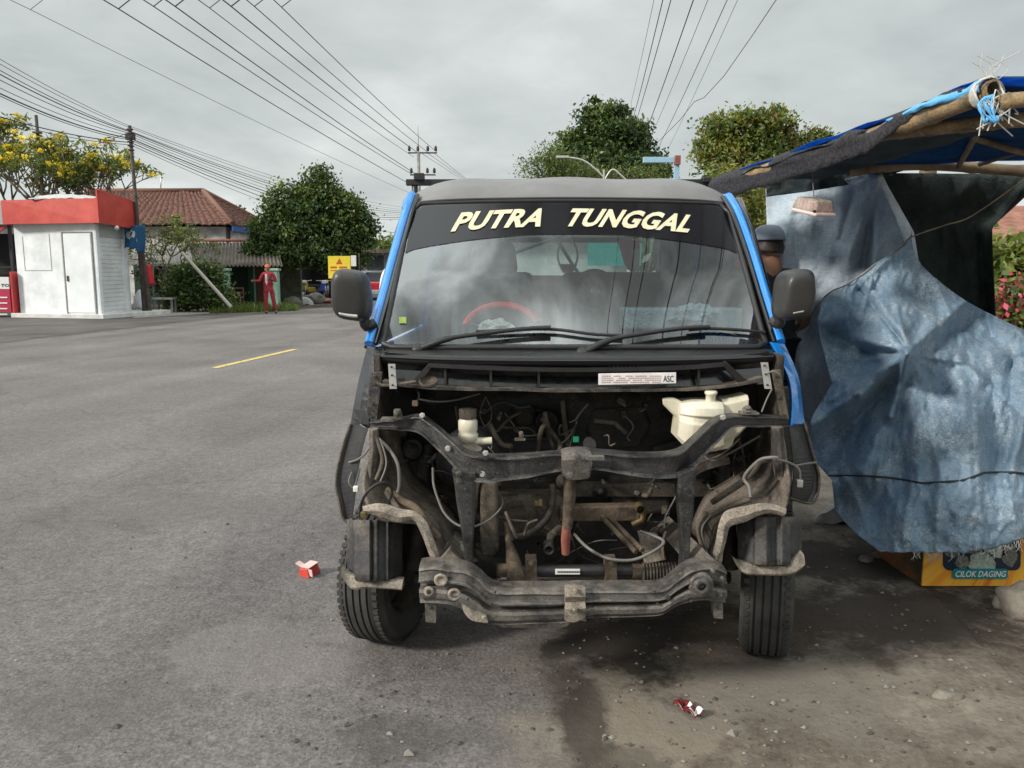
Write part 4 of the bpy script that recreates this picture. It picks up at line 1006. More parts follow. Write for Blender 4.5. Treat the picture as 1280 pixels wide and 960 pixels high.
for a,b_ in (((752,646,2.80),(795,690,2.62)),((761,646,2.80),(803,688,2.62))): mb.tube(pp([a,b_]),.0095,8)
mb.build('stay_rod',M['brownpipe'],van,fix=False)
mb=MB(); mb.lathe([(.018,.04),(.018,-.012),(.014,-.012),(.012,.03)],P(686,686,2.66),(0,1,0.1),16); mb.tube(pp([(686,684,2.7),(688,670,2.72),(700,660,2.78)]),.013,8); mb.build('pipe_stub',M['mid'],van,fix=False)
# steering rack
mb=MB(); mb.tube(pp([(640,714,2.66),(842,712,2.66)]),.021,16); rk=mb.build('steering_rack',M['blackplastic'],van,fix=False)
mb=MB(); mb.tube(pp([(616,713,2.66),(640,713,2.66)]),.024,14); mb.lathe([(0,-.05),(.028,-.045),(.034,-.02),(.034,.03)],P(645,718,2.66),(0,1,0),20); mb.tube(pp([(645,715,2.66),(641,700,2.68),(637,680,2.72),(632,655,2.8)]),[.03,.026,.014,.012],10)
mb.build('rack_housing',M['brownpipe'],rk,fix=False)
for x in (664,764):
    mb=MB(); mb.prism(pp([(x-7,700),(x+7,700),(x+8,738),(x-8,738)],2.63),(0,.06,0)); bolt(mb,P(x,704,2.628),.008); bolt(mb,P(x,729,2.628),.008); mb.build('rack_clamp',M['brownpipe'],rk,bevel=.006)
for xa,xb in ((592,622),(802,846)):
    n=22; pts=pp([(xa+(xb-xa)*i/n,713 if xa<700 else 715,2.66) for i in range(n+1)]); mb=MB(); mb.tube(pts,[(.034 if i%2 else .027) for i in range(n+1)],18,smooth=False); mb.build('rack_bellows',M['blackplastic'] if xa<700 else M['mid'],rk,auto=20)
MB().tube(pp([(790,714,2.66),(802,714,2.66)]),.026,14).build('rack_collar',M['brownpipe'],rk,fix=False)
q=pp([(694,711.5),(725,711.5),(725,718),(694,718)],2.634); lb=MB().prism(q,(0,.004,0)).build('rack_label',M['white'],rk)
mb=MB()
for k in range(14): mb.prism(pp([(697+k*2,714),(698.4+k*2,714),(698.4+k*2,716),(697+k*2,716)],2.6328),(0,.0006,0))
mb.build('label_print',M['ink'],lb)
MB().box(P(717,733,2.72),(.62,.05,.04)).build('subframe',M['brownpipe'],van,bevel=.01)
# ---- hoses, cables, brackets
def hose(name,pts,r,mat='wire',n=5):
    MB().tube(catmull(pp(pts),n),r,7).build(name,M[mat],van,fix=False)
hose('speedo_cable',[(541,585,2.72),(542,605,2.68),(548,625,2.66),(556,642,2.64),(570,655,2.62),(590,662,2.6)],.0045,'greywire')
hose('hose',[(591,659,2.60),(608,652,2.66),(624,638,2.72),(628,625,2.78),(620,612,2.85)],.0035,'greywire')
hose('hose',[(718,668,2.72),(735,685,2.64),(760,698,2.60),(790,700,2.60),(815,690,2.60),(830,678,2.62),(818,670,2.66),(800,664,2.7)],.0055,'greywire')
hose('hose',[(485,612,2.66),(500,625,2.62),(518,634,2.60),(530,648,2.58),(540,662,2.58),(548,672,2.58)],.014,'brownpipe')
hose('hose',[(482,614,2.62),(492,628,2.60),(500,640,2.57)],.009,'apron')
hose('wire_loop',[(472,548,2.66),(485,560,2.66),(497,580,2.64),(499,605,2.64),(496,618,2.64)],.006,'greywire')
hose('wire_loop',[(436,578,2.74),(448,574,2.70),(458,565,2.68),(470,545,2.7)],.004,'greywire')
hose('wire_loop',[(450,648,2.62),(452,628,2.58),(462,612,2.56),(478,603,2.57),(490,612,2.6),(484,635,2.6)],.005)
hose('wire_loop',[(440,590,2.72),(436,602,2.7),(442,610,2.7),(446,600,2.70),(450,585,2.68)],.003,'greywire')
hose('harness',[(520,485,2.78),(524,494,2.74),(520,503,2.74)],.003,'wire'); hose('harness',[(523,499,2.76),(545,502,2.80),(570,500,2.85),(600,492,2.9)],.0035,'greywire')
hose('harness',[(607,496,2.86),(602,508,2.84),(600,520,2.84),(606,534,2.82)],.0022,'brownpipe'); hose('harness',[(607,496,2.86),(614,512,2.84),(613,526,2.84),(603,535,2.82)],.0022,'brownpipe')
hose('vacuum_hose',[(612,530,2.9),(620,545,2.88),(628,556,2.86),(640,558,2.84)],.010,'mid')
hose('vacuum_hose',[(624,534,3.0),(645,535,3.0),(662,536,3.0),(672,548,2.98)],.005,'mid')
hose('harness',[(700,556,2.95),(712,545,2.95),(720,530,2.95),(722,520,2.97),(735,505,3.0)],.004,'greywire'); hose('harness',[(722,522,2.96),(716,545,2.93),(712,560,2.9)],.004,'wire')
hose('harness',[(712,528,2.96),(720,524,2.95),(728,512,2.97)],.003,'greywire')
MB().box(P(720,549,2.92),(.022,.016,.022)).build('connector',M['green'],van,bevel=.003)
MB().tube(pp([(737,554,2.86),(737,556,2.80)]),.024,14).build('rubber_elbow',M['mid'],van,fix=False)
MB().tube(pp([(683,530,3.0),(687,545,2.96),(692,560,2.92)]),[.013,.011,.009],8).build('column_shaft',M['brownpipe'],van,fix=False)
hose('harness',[(962,574,2.62),(950,577,2.62),(940,590,2.64),(925,605,2.66),(905,618,2.68),(890,628,2.7)],.011,'mid')
hose('harness',[(972,572,2.60),(962,572,2.60),(948,576,2.62),(930,596,2.64),(936,608,2.62),(938,622,2.6)],.006,'greywire')
hose('harness',[(990,583,2.70),(1005,580,2.72),(1020,578,2.76)],.004,'greywire'); hose('harness',[(968,574,2.62),(985,578,2.66),(998,586,2.68),(1000,600,2.68)],.005,'greywire')
hose('harness',[(890,672,2.64),(882,655,2.64),(890,645,2.62),(915,632,2.60),(938,624,2.58)],.009,'mid')
hose('harness',[(870,560,2.9),(888,575,2.86),(905,570,2.84),(950,545,2.8)],.004,'greywire'); hose('harness',[(965,486,2.74),(958,500,2.74),(952,515,2.72)],.003,'greywire')
hose('harness',[(885,575,2.70),(905,566,2.68),(925,548,2.68)],.003,'brownpipe')
hose('harness',[(955,470,2.70),(966,464,2.68),(974,468,2.68)],.003,'greywire')
hose('harness',[(830,660,2.70),(832,645,2.74),(845,620,2.8),(850,600,2.84)],.003,'greywire')
hose('harness',[(830,700,2.64),(828,680,2.66),(832,665,2.7)],.005,'brownpipe')
hose('lever',[(632,640,2.72),(640,660,2.68),(646,672,2.68)],.006,'mid'); hose('harness',[(620,646,2.76),(640,650,2.76),(660,652,2.76)],.004,'mid')
hose('harness',[(640,672,2.7),(660,668,2.75),(682,650,2.8),(690,630,2.84),(690,605,2.86)],.012,'dark')
hose('lever',[(672,650,2.74),(660,655,2.74),(655,670,2.72)],.005,'mid')
mb=MB(); mb.box(P(671,628,2.82),(.018,.03,.02)); mb.box(P(676,628,2.80),(.012,.02,.024)); mb.build('pressure_switch',M['brass'],van,bevel=.003)
mb=MB(); mb.prism(pp([(492,512),(500,512),(503,524),(492,527)],2.66),(0,.02,0)); bolt(mb,P(496,516,2.656),.008); mb.box(P(486,524,2.68),(.05,.04,.012)); mb.build('support_bracket',M['dirty'],van,bevel=.002)
mb=MB(); mb.box(P(936,516,2.68),(.06,.05,.008)); bolt(mb,P(934,512,2.66),.012,d=(0,-.5,.9)); mb.build('support_bracket',M['dirty'],van,bevel=.002)
mb=MB(); mb.prism(pp([(570,586),(577,586),(578,604),(571,604)],2.505),(0,.01,0)); bolt(mb,P(574,592,2.50),.009); mb.build('stay_bracket',M['steel'],van,bevel=.002)
mb=MB(); mb.box(P(455,643,2.56),(.02,.02,.02)); mb.build('connector',M['brass'],van,bevel=.003)
mb=MB(); mb.box(P(519,504,2.74),(.02,.015,.02)); mb.build('connector',M['brownpipe'],van,bevel=.003)
mb=MB(); mb.box(P(999,604,2.67),(.022,.02,.026)); mb.build('connector',M['silver'],van,bevel=.003)
mb=MB(); mb.box(P(445,611,2.69),(.018,.016,.02)); mb.build('connector',M['white'],van,bevel=.003)
mb=MB(); mb.box(P(650,549,2.85),(.04,.02,.01)); mb.tube(pp([(652,548,2.85),(651,540,2.84)]),.009,8); mb.build('pipe_clip',M['tan'],van,bevel=.002)
mb=MB(); strip(mb,[(700,500),(705,545),(712,580)],[(706,500),(711,545),(718,580)],3.05,.02,n=2); mb.build('bay_brace',M['apron'],van,bevel=.004); mb=MB(); strip(mb,[(860,590),(880,575),(912,572)],[(862,600),(884,588),(914,580)],2.95,.1,n=3); mb.build('bay_brace',M['apron'],van,bevel=.004)
mb=MB(); mb.prism(pp([(797,665),(822,668),(833,700),(806,706)],2.78),(0,.02,0)); mb.build('dusty_gusset',M['tan'],van,bevel=.004); mb=MB(); mb.prism(pp([(536,690),(546,685),(590,690),(590,712),(545,712)],2.62),(0,.1,0)); mb.build('dusty_gusset',M['tan'],van,bevel=.004)

# things lying on the dashboard behind the glass
m,nt,b=newmat('crinkled_clear_film'); v=coords(nt); b.inputs['Base Color'].default_value=(.5,.66,.74,1); b.inputs['Roughness'].default_value=.12; b.inputs['Alpha'].default_value=.97; bump(nt,b,noise(nt,v,34,5,.7,1.0),1.0,.02); M['film_clear']=m
mb=MB(); w0=P(778,412,3.13); w1=P(928,385,3.13); mb.box(((w0.x+w1.x)/2,3.18,(w0.z+w1.z)/2),(w1.x-w0.x,.12,w1.z-w0.z))
o=mb.build('wrapped_package',M['film_clear'],bevel=.012,seg=3); tag(o,'long package in clear crinkled plastic on the dashboard behind the windscreen','package')
def crump(px,py,Y,rx,rz,label,mat,name,cat,seed):
    c=P(px,py,Y); mb=MB()
    def fn(s,t):
        d=Vector((math.cos(s*6.283)*math.sin(t*3.14159),math.sin(s*6.283)*math.sin(t*3.14159),math.cos(t*3.14159))); k=1+.5*mnoise.noise(d*2.2+Vector((seed,0,0)))+.25*mnoise.noise(d*6+Vector((seed,0,0)))
        return c+Vector((d.x*rx,d.y*.06,d.z*rz))*k
    mb.grid(fn,28,16,smooth=False); o=mb.build(name,mat,fix=False); return tag(o,label,cat)
crump(868,396,3.12,.085,.045,'crumpled clear plastic bag heaped on the long package behind the glass',M['film_clear'],'plastic_bag','plastic bag',3)
crump(621,408,3.14,.06,.028,'crumpled white plastic bag on the dashboard below the steering wheel',plain('white_film',(.8,.8,.78),.4,bs=.4),'plastic_bag','plastic bag',8)

# smaller brackets, clips, looms and pipes in the bay, each where it is bolted on
rc2=random.Random(21)
BAY=[(505,500,960,560),(600,600,840,700),(640,600,830,690),(880,560,960,640),(480,560,560,640),(610,500,840,560)]
for i in range(58):
    x0,y0,x1,y1=rc2.choice(BAY); x=rc2.uniform(x0,x1); y=rc2.uniform(y0,y1); Y=rc2.uniform(2.86,3.04)
    pts=[(x,y,Y)]
    dx,dy=rc2.uniform(-1,1)*34,rc2.uniform(-.6,1)*30
    for k in range(3): dx+=rc2.uniform(-14,14); dy+=rc2.uniform(-14,14); pts.append((x+dx*(k+1)/2,y+dy*(k+1)/2,Y+rc2.uniform(-.05,.03)))
    pts=[(min(max(a,488),955),min(max(b_,497),706),min(c_,3.05)) for a,b_,c_ in pts]
    hose(rc2.choice(['harness','hose','pipe']),pts,rc2.choice([.0022,.003,.004,.006,.009]),rc2.choice(['wire','wire','greywire','mid','brownpipe','dark','apron']),4)
for i in range(46):
    x0,y0,x1,y1=rc2.choice(BAY); x=rc2.uniform(x0,x1); y=rc2.uniform(y0,y1); Y=rc2.uniform(2.92,3.06); w_=rc2.uniform(.008,.03); h_=rc2.uniform(.008,.03)
    Rm=Matrix.Rotation(rc2.uniform(-.6,.6),3,'Y')@Matrix.Rotation(rc2.uniform(-.4,.4),3,'Z'); c=P(x,y,Y)
    mb=MB(); mb.box(c,(w_,.03,h_),Rm); mb.box(c+Rm@Vector((w_*.6,-.004,-h_*.3)),(w_*.7,.02,h_*.45),Rm); bolt(mb,c+Vector((0,-.014,0)),.0045)
    mb.build(rc2.choice(['bracket','clip','bracket']),M[rc2.choice(['mid','mid','dark','dirty','apron','brownpipe','blackplastic'])],van,bevel=.002)
for i in range(7):
    x=rc2.choice([505,640,700,760,830,900,930])+rc2.uniform(-12,12); y=rc2.uniform(515,680); c=P(x,y,3.04)
    mb=MB(); mb.lathe([(0,-.03),(.012,-.03),(.014,-.012),(.026,-.010),(.028,0),(.028,.02)],c,(0,1,rc2.uniform(-.2,.2)),16); mb.build('grommet',M[rc2.choice(['mid','dark','brownpipe'])],van)
# tape and looms wrapped on the support posts
for a,b_,c_ in (((470,545,2.66),(478,575,2.64),(470,600,2.62)),((880,690,2.6),(872,660,2.62),(884,640,2.62))):
    hose('harness',[a,b_,c_],.007,'mid',5); hose('harness',[(q[0]+5,q[1]+3,q[2]-.01) for q in (a,b_,c_)],.003,'greywire',5)
# ============================================================ stall on the right
M['bamboo']=dusty('weathered_bamboo',(.42,.28,.13),(.30,.22,.14),.4,9,0,.5,.1)
M['oldbamboo']=mottled('grey_bamboo',(.10,.07,.045),(.26,.19,.12),7,.75,0,.3,.003)
def bamboo(name,pts,r,label,group,mat='bamboo',open_end=False):
    pts=[Vector(p) for p in pts]; c=catmull(pts,14) if len(pts)>2 else [pts[0].lerp(pts[-1],i/24) for i in range(25)]
    L_=0; rr=[]; out=[]
    for i,q in enumerate(c):
        rr.append(r*(1.0+(.13 if i%6==3 else 0))); out.append(q)
    mb=MB(); mb.tube(out,rr,12,cap=not open_end)
    if open_end:
        mb.tube(out[:3],[r*.78]*3,12,1,cap=False); mb.tube(out[2:4],[r*.78,.001],12,1,cap=False)
        d=(out[0]-out[1]).normalized(); mb.lathe([(r,0),(r*.78,0.001)],out[0],d,12)
    return tag(mb.build(name,[M[mat],M['palebark']],fix=False),label,'bamboo pole',group)
gb='bamboo poles of the stall roof'
A_=P(1243,112,2.40); B_=P(893,232,4.6)
bamboo('bamboo_pole',[A_,P(1120,160,2.9),P(1020,194,3.5),B_],.030,'thick bamboo pole along the roadside edge of the stall roof, open end towards the camera',gb,open_end=True)
bamboo('bamboo_pole',[P(1115,166,2.95),P(1200,157,2.75),P(1300,148,2.55),P(1500,140,2.4)],.024,'bamboo pole crossing just below the blue roof tarpaulin, tied to the thick edge pole',gb)
bamboo('bamboo_pole',[P(1252,128,2.38),P(1285,124,2.36),P(1480,112,2.3)],.022,'short bamboo stub lashed beside the thick pole end at the upper right edge',gb)
bamboo('bamboo_pole',[P(1060,214,3.95),P(1150,206,3.95),P(1290,214,3.95),P(1480,218,3.95)],.026,'horizontal grey bamboo pole from which the dark back tarpaulin hangs',gb,'oldbamboo')
bamboo('bamboo_pole',[P(925,228,4.55),P(1000,205,4.3),P(1100,206,4.05)],.022,'crooked pale branch under the black netting at the left corner of the stall',gb,'oldbamboo')
bamboo('bamboo_pole',[P(1222,166,3.1),P(1198,208,3.9)],.012,'thin batten running back from the crossing pole under the blue roof',gb,'oldbamboo')
bamboo('bamboo_pole',[P(1215,172,3.2),P(1300,196,3.4),P(1420,215,3.6)],.012,'thin batten slanting down to the right under the blue roof',gb,'oldbamboo')
bamboo('bamboo_pole',[P(1225,205,3.9),P(1290,186,3.5),P(1400,170,3.2)],.012,'thin batten slanting up to the right under the blue roof',gb,'oldbamboo')
pt=P(1163,172,4.62); pt2=Vector((pt.x,4.62,0))
tag(MB().tube([pt2,pt],[.05,.045],10).build('wooden_post',M['oldbamboo'],fix=False),'rough wooden post standing behind the horizontal bamboo pole','post')
pt=P(1290,150,4.0); tag(MB().tube([(pt.x+.5,3.6,0),(pt.x+.4,3.6,2.0)],[.045,.04],10).build('wooden_post',M['oldbamboo'],fix=False),'bamboo corner post beyond the right edge of the tarpaulin','post')
# woven tarpaulin material
def tarp(name,c1,c2,pale,vein=.5,scuff=.5,trans=0,rough=.5):
    m,nt,b=newmat(name); v=coords(nt)
    f=noise(nt,v,2.6,9,.8,.5); col=ramp(nt,f,[(.36,c1),(.62,c2)])
    st=coords(nt,'Object',(9,2,1.6)); s_=noise(nt,st,3.2,8,.85,1.2); s2=ramp(nt,s_,[(.52,0.0),(.68,1.0)])
    col=mixc(nt,math_(nt,'MULTIPLY',s2,scuff),col,pale)
    # fine crackle veins
    vo=N(nt,'ShaderNodeTexVoronoi',feature='DISTANCE_TO_EDGE'); vo.inputs['Scale'].default_value=17
    nz=N(nt,'ShaderNodeTexNoise'); nz.inputs['Scale'].default_value=7; nz.inputs['Detail'].default_value=5; lk(nt,v,nz.inputs['Vector'])
    wv=N(nt,'ShaderNodeVectorMath',operation='ADD'); lk(nt,v,wv.inputs[0]); lk(nt,nz.outputs['Color'],wv.inputs[1]); lk(nt,wv.outputs[0],vo.inputs['Vector'])
    ve=ramp(nt,vo.outputs['Distance'],[(.0,1.0),(.13,0.0)]); ve=math_(nt,'MULTIPLY',ve,ramp(nt,noise(nt,v,6,6,.8),[(.46,0.0),(.60,1.0)]))
    col=mixc(nt,math_(nt,'MULTIPLY',ve,vein),col,pale)
    for sc_,th_ in (((2.2,2.2,46),.60),((46,10,2.0),.60),((30,8,26),.64)):
        sn=ramp(nt,noise(nt,coords(nt,'Object',sc_),1.6,7,.75,.5),[(th_,0.0),(th_+.07,1.0)])
        col=mixc(nt,math_(nt,'MULTIPLY',math_(nt,'MULTIPLY',sn,ramp(nt,noise(nt,v,3.1,4),[(.40,.1),(.62,1.0)])),.5*scuff),col,pale)
    dk=ramp(nt,noise(nt,coords(nt,'Object',(6,3,2.5)),2.2,8,.75,.8),[(.30,.80),(.5,1.0)]); col=mixc(nt,1.0,col,dk,'MULTIPLY')
    g1=noise(nt,coords(nt,'Object',(1,1,.15)),260,2); g2=noise(nt,coords(nt,'Object',(.1,.1,1)),260,2)
    wv2=math_(nt,'ADD',g1,g2)
    col=mixc(nt,1.0,col,ramp(nt,math_(nt,'MULTIPLY',wv2,.5),[(.4,.86),(.6,1.10)]),'MULTIPLY')
    lk(nt,col,b.inputs['Base Color']); b.inputs['Roughness'].default_value=rough; b.inputs['Specular IOR Level'].default_value=.4
    wr=noise(nt,v,9,7,.7,1.0)
    bump(nt,b,math_(nt,'ADD',math_(nt,'MULTIPLY',wr,1.3),math_(nt,'ADD',math_(nt,'MULTIPLY',wv2,.12),math_(nt,'MULTIPLY',ve,.15))),.55,.03)
    if trans:
        out=nt.nodes['Material Output']; tl=N(nt,'ShaderNodeBsdfTranslucent'); lk(nt,col,tl.inputs[0]); mx=N(nt,'ShaderNodeMixShader'); mx.inputs[0].default_value=trans
        lk(nt,b.outputs[0],mx.inputs[1]); lk(nt,tl.outputs[0],mx.inputs[2]); lk(nt,mx.outputs[0],out.inputs['Surface'])
    return m
M['tarp']=tarp('faded_blue_tarpaulin',(.155,.255,.365),(.26,.375,.485),(.60,.66,.71),.9,.5)
M['tarp_pale']=tarp('pale_faded_tarpaulin',(.33,.40,.47),(.45,.52,.58),(.66,.70,.74),.4,.4)
M['tarp_dark']=tarp('dark_green_tarpaulin',(.010,.018,.018),(.028,.042,.040),(.06,.08,.08),.2,.3,rough=.7)
M['tarp_blue']=tarp('bright_blue_roof_tarpaulin',(.02,.15,.48),(.05,.27,.64),(.25,.42,.65),.3,.3,trans=.75)
m,nt,b=newmat('black_shade_net'); v=coords(nt); wv_=noise(nt,v,60,4,.7); lk(nt,ramp(nt,wv_,[(.35,(.012,.012,.015)),(.7,(.06,.055,.065))]),b.inputs['Base Color']); b.inputs['Roughness'].default_value=.9; bump(nt,b,wv_,.8,.02); M['net']=m
# interpolated distance over the photo's control points
def idw(ctrl,p=3.4):
    def f(x,y):
        s=w=0
        for (cx_,cy_,v_) in ctrl:
            d=(x-cx_)**2+(y-cy_)**2
            q=1/(d+700)**(p/2); s+=q*v_; w+=q
        return s/w
    return f
def seg_d(x,y,s_):
    x0,y0,x1,y1=s_; dx,dy=x1-x0,y1-y0; t=max(0,min(1,((x-x0)*dx+(y-y0)*dy)/(dx*dx+dy*dy))); return math.hypot(x-x0-t*dx,y-y0-t*dy),t
def lerpl(tab,y):
    for (a,b_),(c,d) in zip(tab,tab[1:]):
        if a<=y<=c: return b_+(d-b_)*(y-a)/(c-a)
    return tab[0][1] if y<tab[0][0] else tab[-1][1]
def drape(name,ytop,ybot,left,right,ctrl,ridges,mat,label,cat='tarpaulin',nu=120,nv=120,wr=.02,edge=None,rad=None,group=None,solid=.004):
    dep=idw(ctrl)
    def fn(s,t):
        y0=lerpl(ytop,s); y1=lerpl(ybot,s); y=y0+(y1-y0)*t
        xl=lerpl(left,y); xr=lerpl(right,y); x=xl+(xr-xl)*s
        Y=dep(x,y)
        for (sg,w_,h) in ridges:
            d,k=seg_d(x,y,sg); Y-=.85*h*math.exp(-(d/w_)**1.5)
        if rad:
            dx,dy=x-rad[0],y-rad[1]; r_=math.hypot(dx,dy); th=math.atan2(dy,dx); Y-=.009*math.sin(11*th+2*math.sin(2*th))*min(1,r_/18)*math.exp(-r_/70)
        n=mnoise.noise(Vector((x*.012,y*.006,3)))*1.3+mnoise.noise(Vector((x*.035,y*.016,7)))*1.0+.7*(1-abs(mnoise.noise(Vector((x*.05,y*.02,1))))*2)+.5*(1-abs(mnoise.noise(Vector((x*.09+y*.03,y*.04,4))))*2)+.22*mnoise.noise(Vector((x*.2,y*.15,1)))
        yy=y+(edge*mnoise.noise(Vector((x*.09,1,1)))*(t>.985) if edge else 0)
        return P(x,yy,Y-wr*n)
    mb=MB(); mb.grid(fn,nu,nv); o=mb.build(name,mat,fix=False,solid=solid,soff=0)
    if label: tag(o,label,cat,group)
    return o,fn
# back piece: pale hanging sheet on the left, gathered at the top
RID1=[((1098,222,1060,330),11,.07),((1098,222,1000,420),16,.05),((1098,222,1095,330),7,.06),((1098,222,1142,330),10,.10),((1100,230,1078,330),6,-.06),((1095,240,1025,360),9,-.05),
      ((980,260,975,420),10,.04),((1015,260,1010,420),9,.035),((995,280,1000,470),8,-.04),((1040,240,1044,330),7,-.04),((1066,240,1050,300),5,-.05)]
drape('pale_tarpaulin',[(0,236),(.5,226),(1,212)],[(0,560),(1,560)],[(212,1020),(236,957),(330,960),(400,970),(560,985)],[(212,1100),(230,1108),(290,1142),(340,1150),(560,1150)],
      [(960,240,4.95),(960,420,5.0),(1000,500,4.85),(1100,215,4.15),(1060,300,4.45),(1140,300,4.1),(1200,350,4.1),(1100,450,4.2),(1010,300,4.75),(1240,560,4.1)],RID1,M['tarp_pale'],
      'pale faded blue tarpaulin sheet hanging from the stall roof behind the man in the cap',nu=110,nv=110,wr=.009,rad=(1100,214))
# front piece: blue sheet thrown over the cart, tied in a knot
K=(1135,442)
RID2=[((1135,442,1040,500),3.5,.03),((1135,442,1095,600),3.5,.03),((1135,442,1120,380),3,.025),((1135,442,1170,400),3,.025),((1135,442,1200,452),3,.02),((1135,442,1180,520),3.5,.022),((1200,450,1280,520),5,.03),((1150,500,1190,640),4,.02),((1220,520,1225,650),4,.025),((1180,560,1170,660),5,.03),((1140,600,1130,670),6,.03),((1265,440,1262,600),6,-.03),((1090,350,1075,400),3,.03),((1160,330,1200,420),4,.025),((1060,600,1090,670),5,.03),((1035,590,1050,640),5,.03),((1135,442,1075,492),9,.13),((1075,492,1015,530),10,.13),((1135,442,1112,520),6,.10),((1112,520,1078,590),9,.08),((1118,474,1050,548),15,-.13),((1125,480,1100,560),10,-.05),
      ((1135,442,1082,440),6,-.08),((1082,440,1030,412),9,-.12),((1100,400,1050,395),16,.06),((1045,455,1100,455),11,-.07),((1028,405,1010,440),10,.05),((1075,425,1130,436),9,.09),((1075,362,1134,436),3.5,-.05),((1086,358,1137,430),6,.05),((1060,370,1082,425),10,.06),
      ((1135,442,1235,350),8,.07),((1150,438,1225,395),12,-.06),((1140,442,1280,440),7,.035),((1135,442,1150,620),12,.05),((1160,450,1165,600),14,-.035),
      ((1205,470,1215,620),12,.04),((1240,480,1250,610),12,-.05),((1290,500,1258,600),11,.07),((1258,606,1270,660),12,.06),((1090,545,1120,640),16,.05),((1060,580,1100,660),14,-.04),
      ((1142,292,1200,330),9,.05),((1142,300,1230,372),8,-.04),((1142,292,1110,380),12,.04),((1142,295,1080,350),7,.05),((1150,312,1150,420),12,-.04),((1230,365,1238,420),8,-.05),((1235,362,1290,440),9,.05),((1135,442,1136,443),7,-.07)]
o2,fn2=drape('blue_tarpaulin',[(0,370),(.10,352),(.30,318),(.52,290),(1,420)],[(0,690),(.30,691),(.45,686),(.62,670),(1,655)],[(290,1132),(330,1062),(370,1030),(400,1022),(430,1027),(480,1040),(520,1016),(560,1004),(600,1040),(640,1044),(665,1068),(690,1100)],
      [(290,1148),(330,1195),(380,1246),(415,1290),(480,1400),(690,1420)],
      [(1142,292,4.02),(1060,345,4.12),(1025,400,4.1),(1135,440,3.62),(1200,332,3.95),(1245,380,3.85),(1300,420,3.7),(1020,520,4.0),(1010,570,4.15),(1045,640,4.1),(1090,600,3.75),(1130,688,3.42),(1200,680,3.38),(1300,660,3.34),(1200,640,3.36),(1200,550,3.44),(1300,520,3.5),(1400,600,3.44),(1152,690,3.42),(1070,500,3.85),(1080,672,3.65)],
      RID2,M['tarp'],'blue tarpaulin thrown over the food cart and tied in with a knotted cord',nu=170,nv=170,wr=.022,edge=3,rad=(1135,442))
# frayed threads along the hem
mb=MB(); rr=random.Random(2)
for i in range(110):
    s=rr.uniform(.12,1); q=fn2(s,1); l=rr.uniform(.008,.05); mb.tube([q,q+Vector((rr.uniform(-.01,.01),-.008,-l*.6)),q+Vector((rr.uniform(-.02,.02),-.008,-l))],.0011,3)
tag(mb.build('frayed_hem',plain('pale_thread',(.45,.45,.42),.8),o2,fix=False),kind='stuff')
mb=MB(); mb.tube([fn2(.22,.66+.0)]+[Vector(p) for p in pp([(1022,572,3.98),(1060,582,3.82),(1110,598,3.60),(1155,605,3.47),(1210,604,3.43),(1256,606,3.38),(1330,596,3.42)])][0:],.006,6); 
o=MB().tube(catmull([fn2(i_/60*.95,lerpl([(0,.70),(.1,.715),(.2,.735),(.3,.765),(.42,.775),(.55,.77),(.68,.775),(.95,.75)],i_/60*.95))+Vector((0,-.010,0)) for i_ in range(61)],2),.005,6).build('rope',M['ink'],fix=False); tag(o,'dark cord tied round the lower part of the cart tarpaulin','rope')
o=MB().tube(catmull([P(990,424,4.6)]+[fn2(s_,.004)+Vector((0,-.012,0)) for s_ in (.0,.08,.16,.24,.32,.40,.48)]+pp([(1180,282,3.97),(1215,270,4.0),(1280,225,3.95)]),6),.0035,6).build('rope',M['oldbamboo'],fix=False); tag(o,'slack cord running from the tarpaulin peak up to the roof on the right','rope')
# dark back tarpaulin and its side flap
drape('dark_tarpaulin',[(0,216),(1,218)],[(0,560),(1,560)],[(216,1096),(290,1118),(340,1130),(560,1150)],[(216,1300),(245,1282),(284,1240),(300,1240),(560,1252)],
      [(1096,216,4.22),(1140,216,4.1),(1280,216,4.05),(1138,290,4.42),(1180,340,4.45),(1240,290,4.3),(1240,400,4.4),(1150,450,4.6),(1220,560,4.6)],[((1240,290,1250,420),6,.08),((1225,300,1232,400),7,-.06),((1215,230,1120,300),12,.05),((1278,240,1240,286),7,.05)],M['tarp_dark'],
      'dark green black tarpaulin sheet hanging at the back of the stall',nu=60,nv=60,wr=.02)
drape('black_flap',[(0,226),(.6,208),(1,198)],[(0,246),(.3,240),(.6,232),(1,214)],[(190,958),(250,958)],[(190,1140),(250,1110)],
      [(960,230,4.75),(1050,215,4.3),(1140,200,4.0)],[],M['tarp_dark'],'black plastic strip bunched under the roof above the pale tarpaulin',nu=40,nv=14,wr=.04)
mb=MB(); mb.grid(lambda s,t:P(1112+34*math.cos(s*6.283)*math.sin(t*3.1416),186-16*math.cos(t*3.1416)+4*math.sin(s*12),4.1-.12*math.sin(s*6.283)*math.sin(t*3.1416)),20,12)
tag(mb.build('plastic_bundle',M['tarp_dark'],noisy=.03,nscale=8),'black plastic bundle stuffed between the roof pole and the horizontal bamboo','bundle')
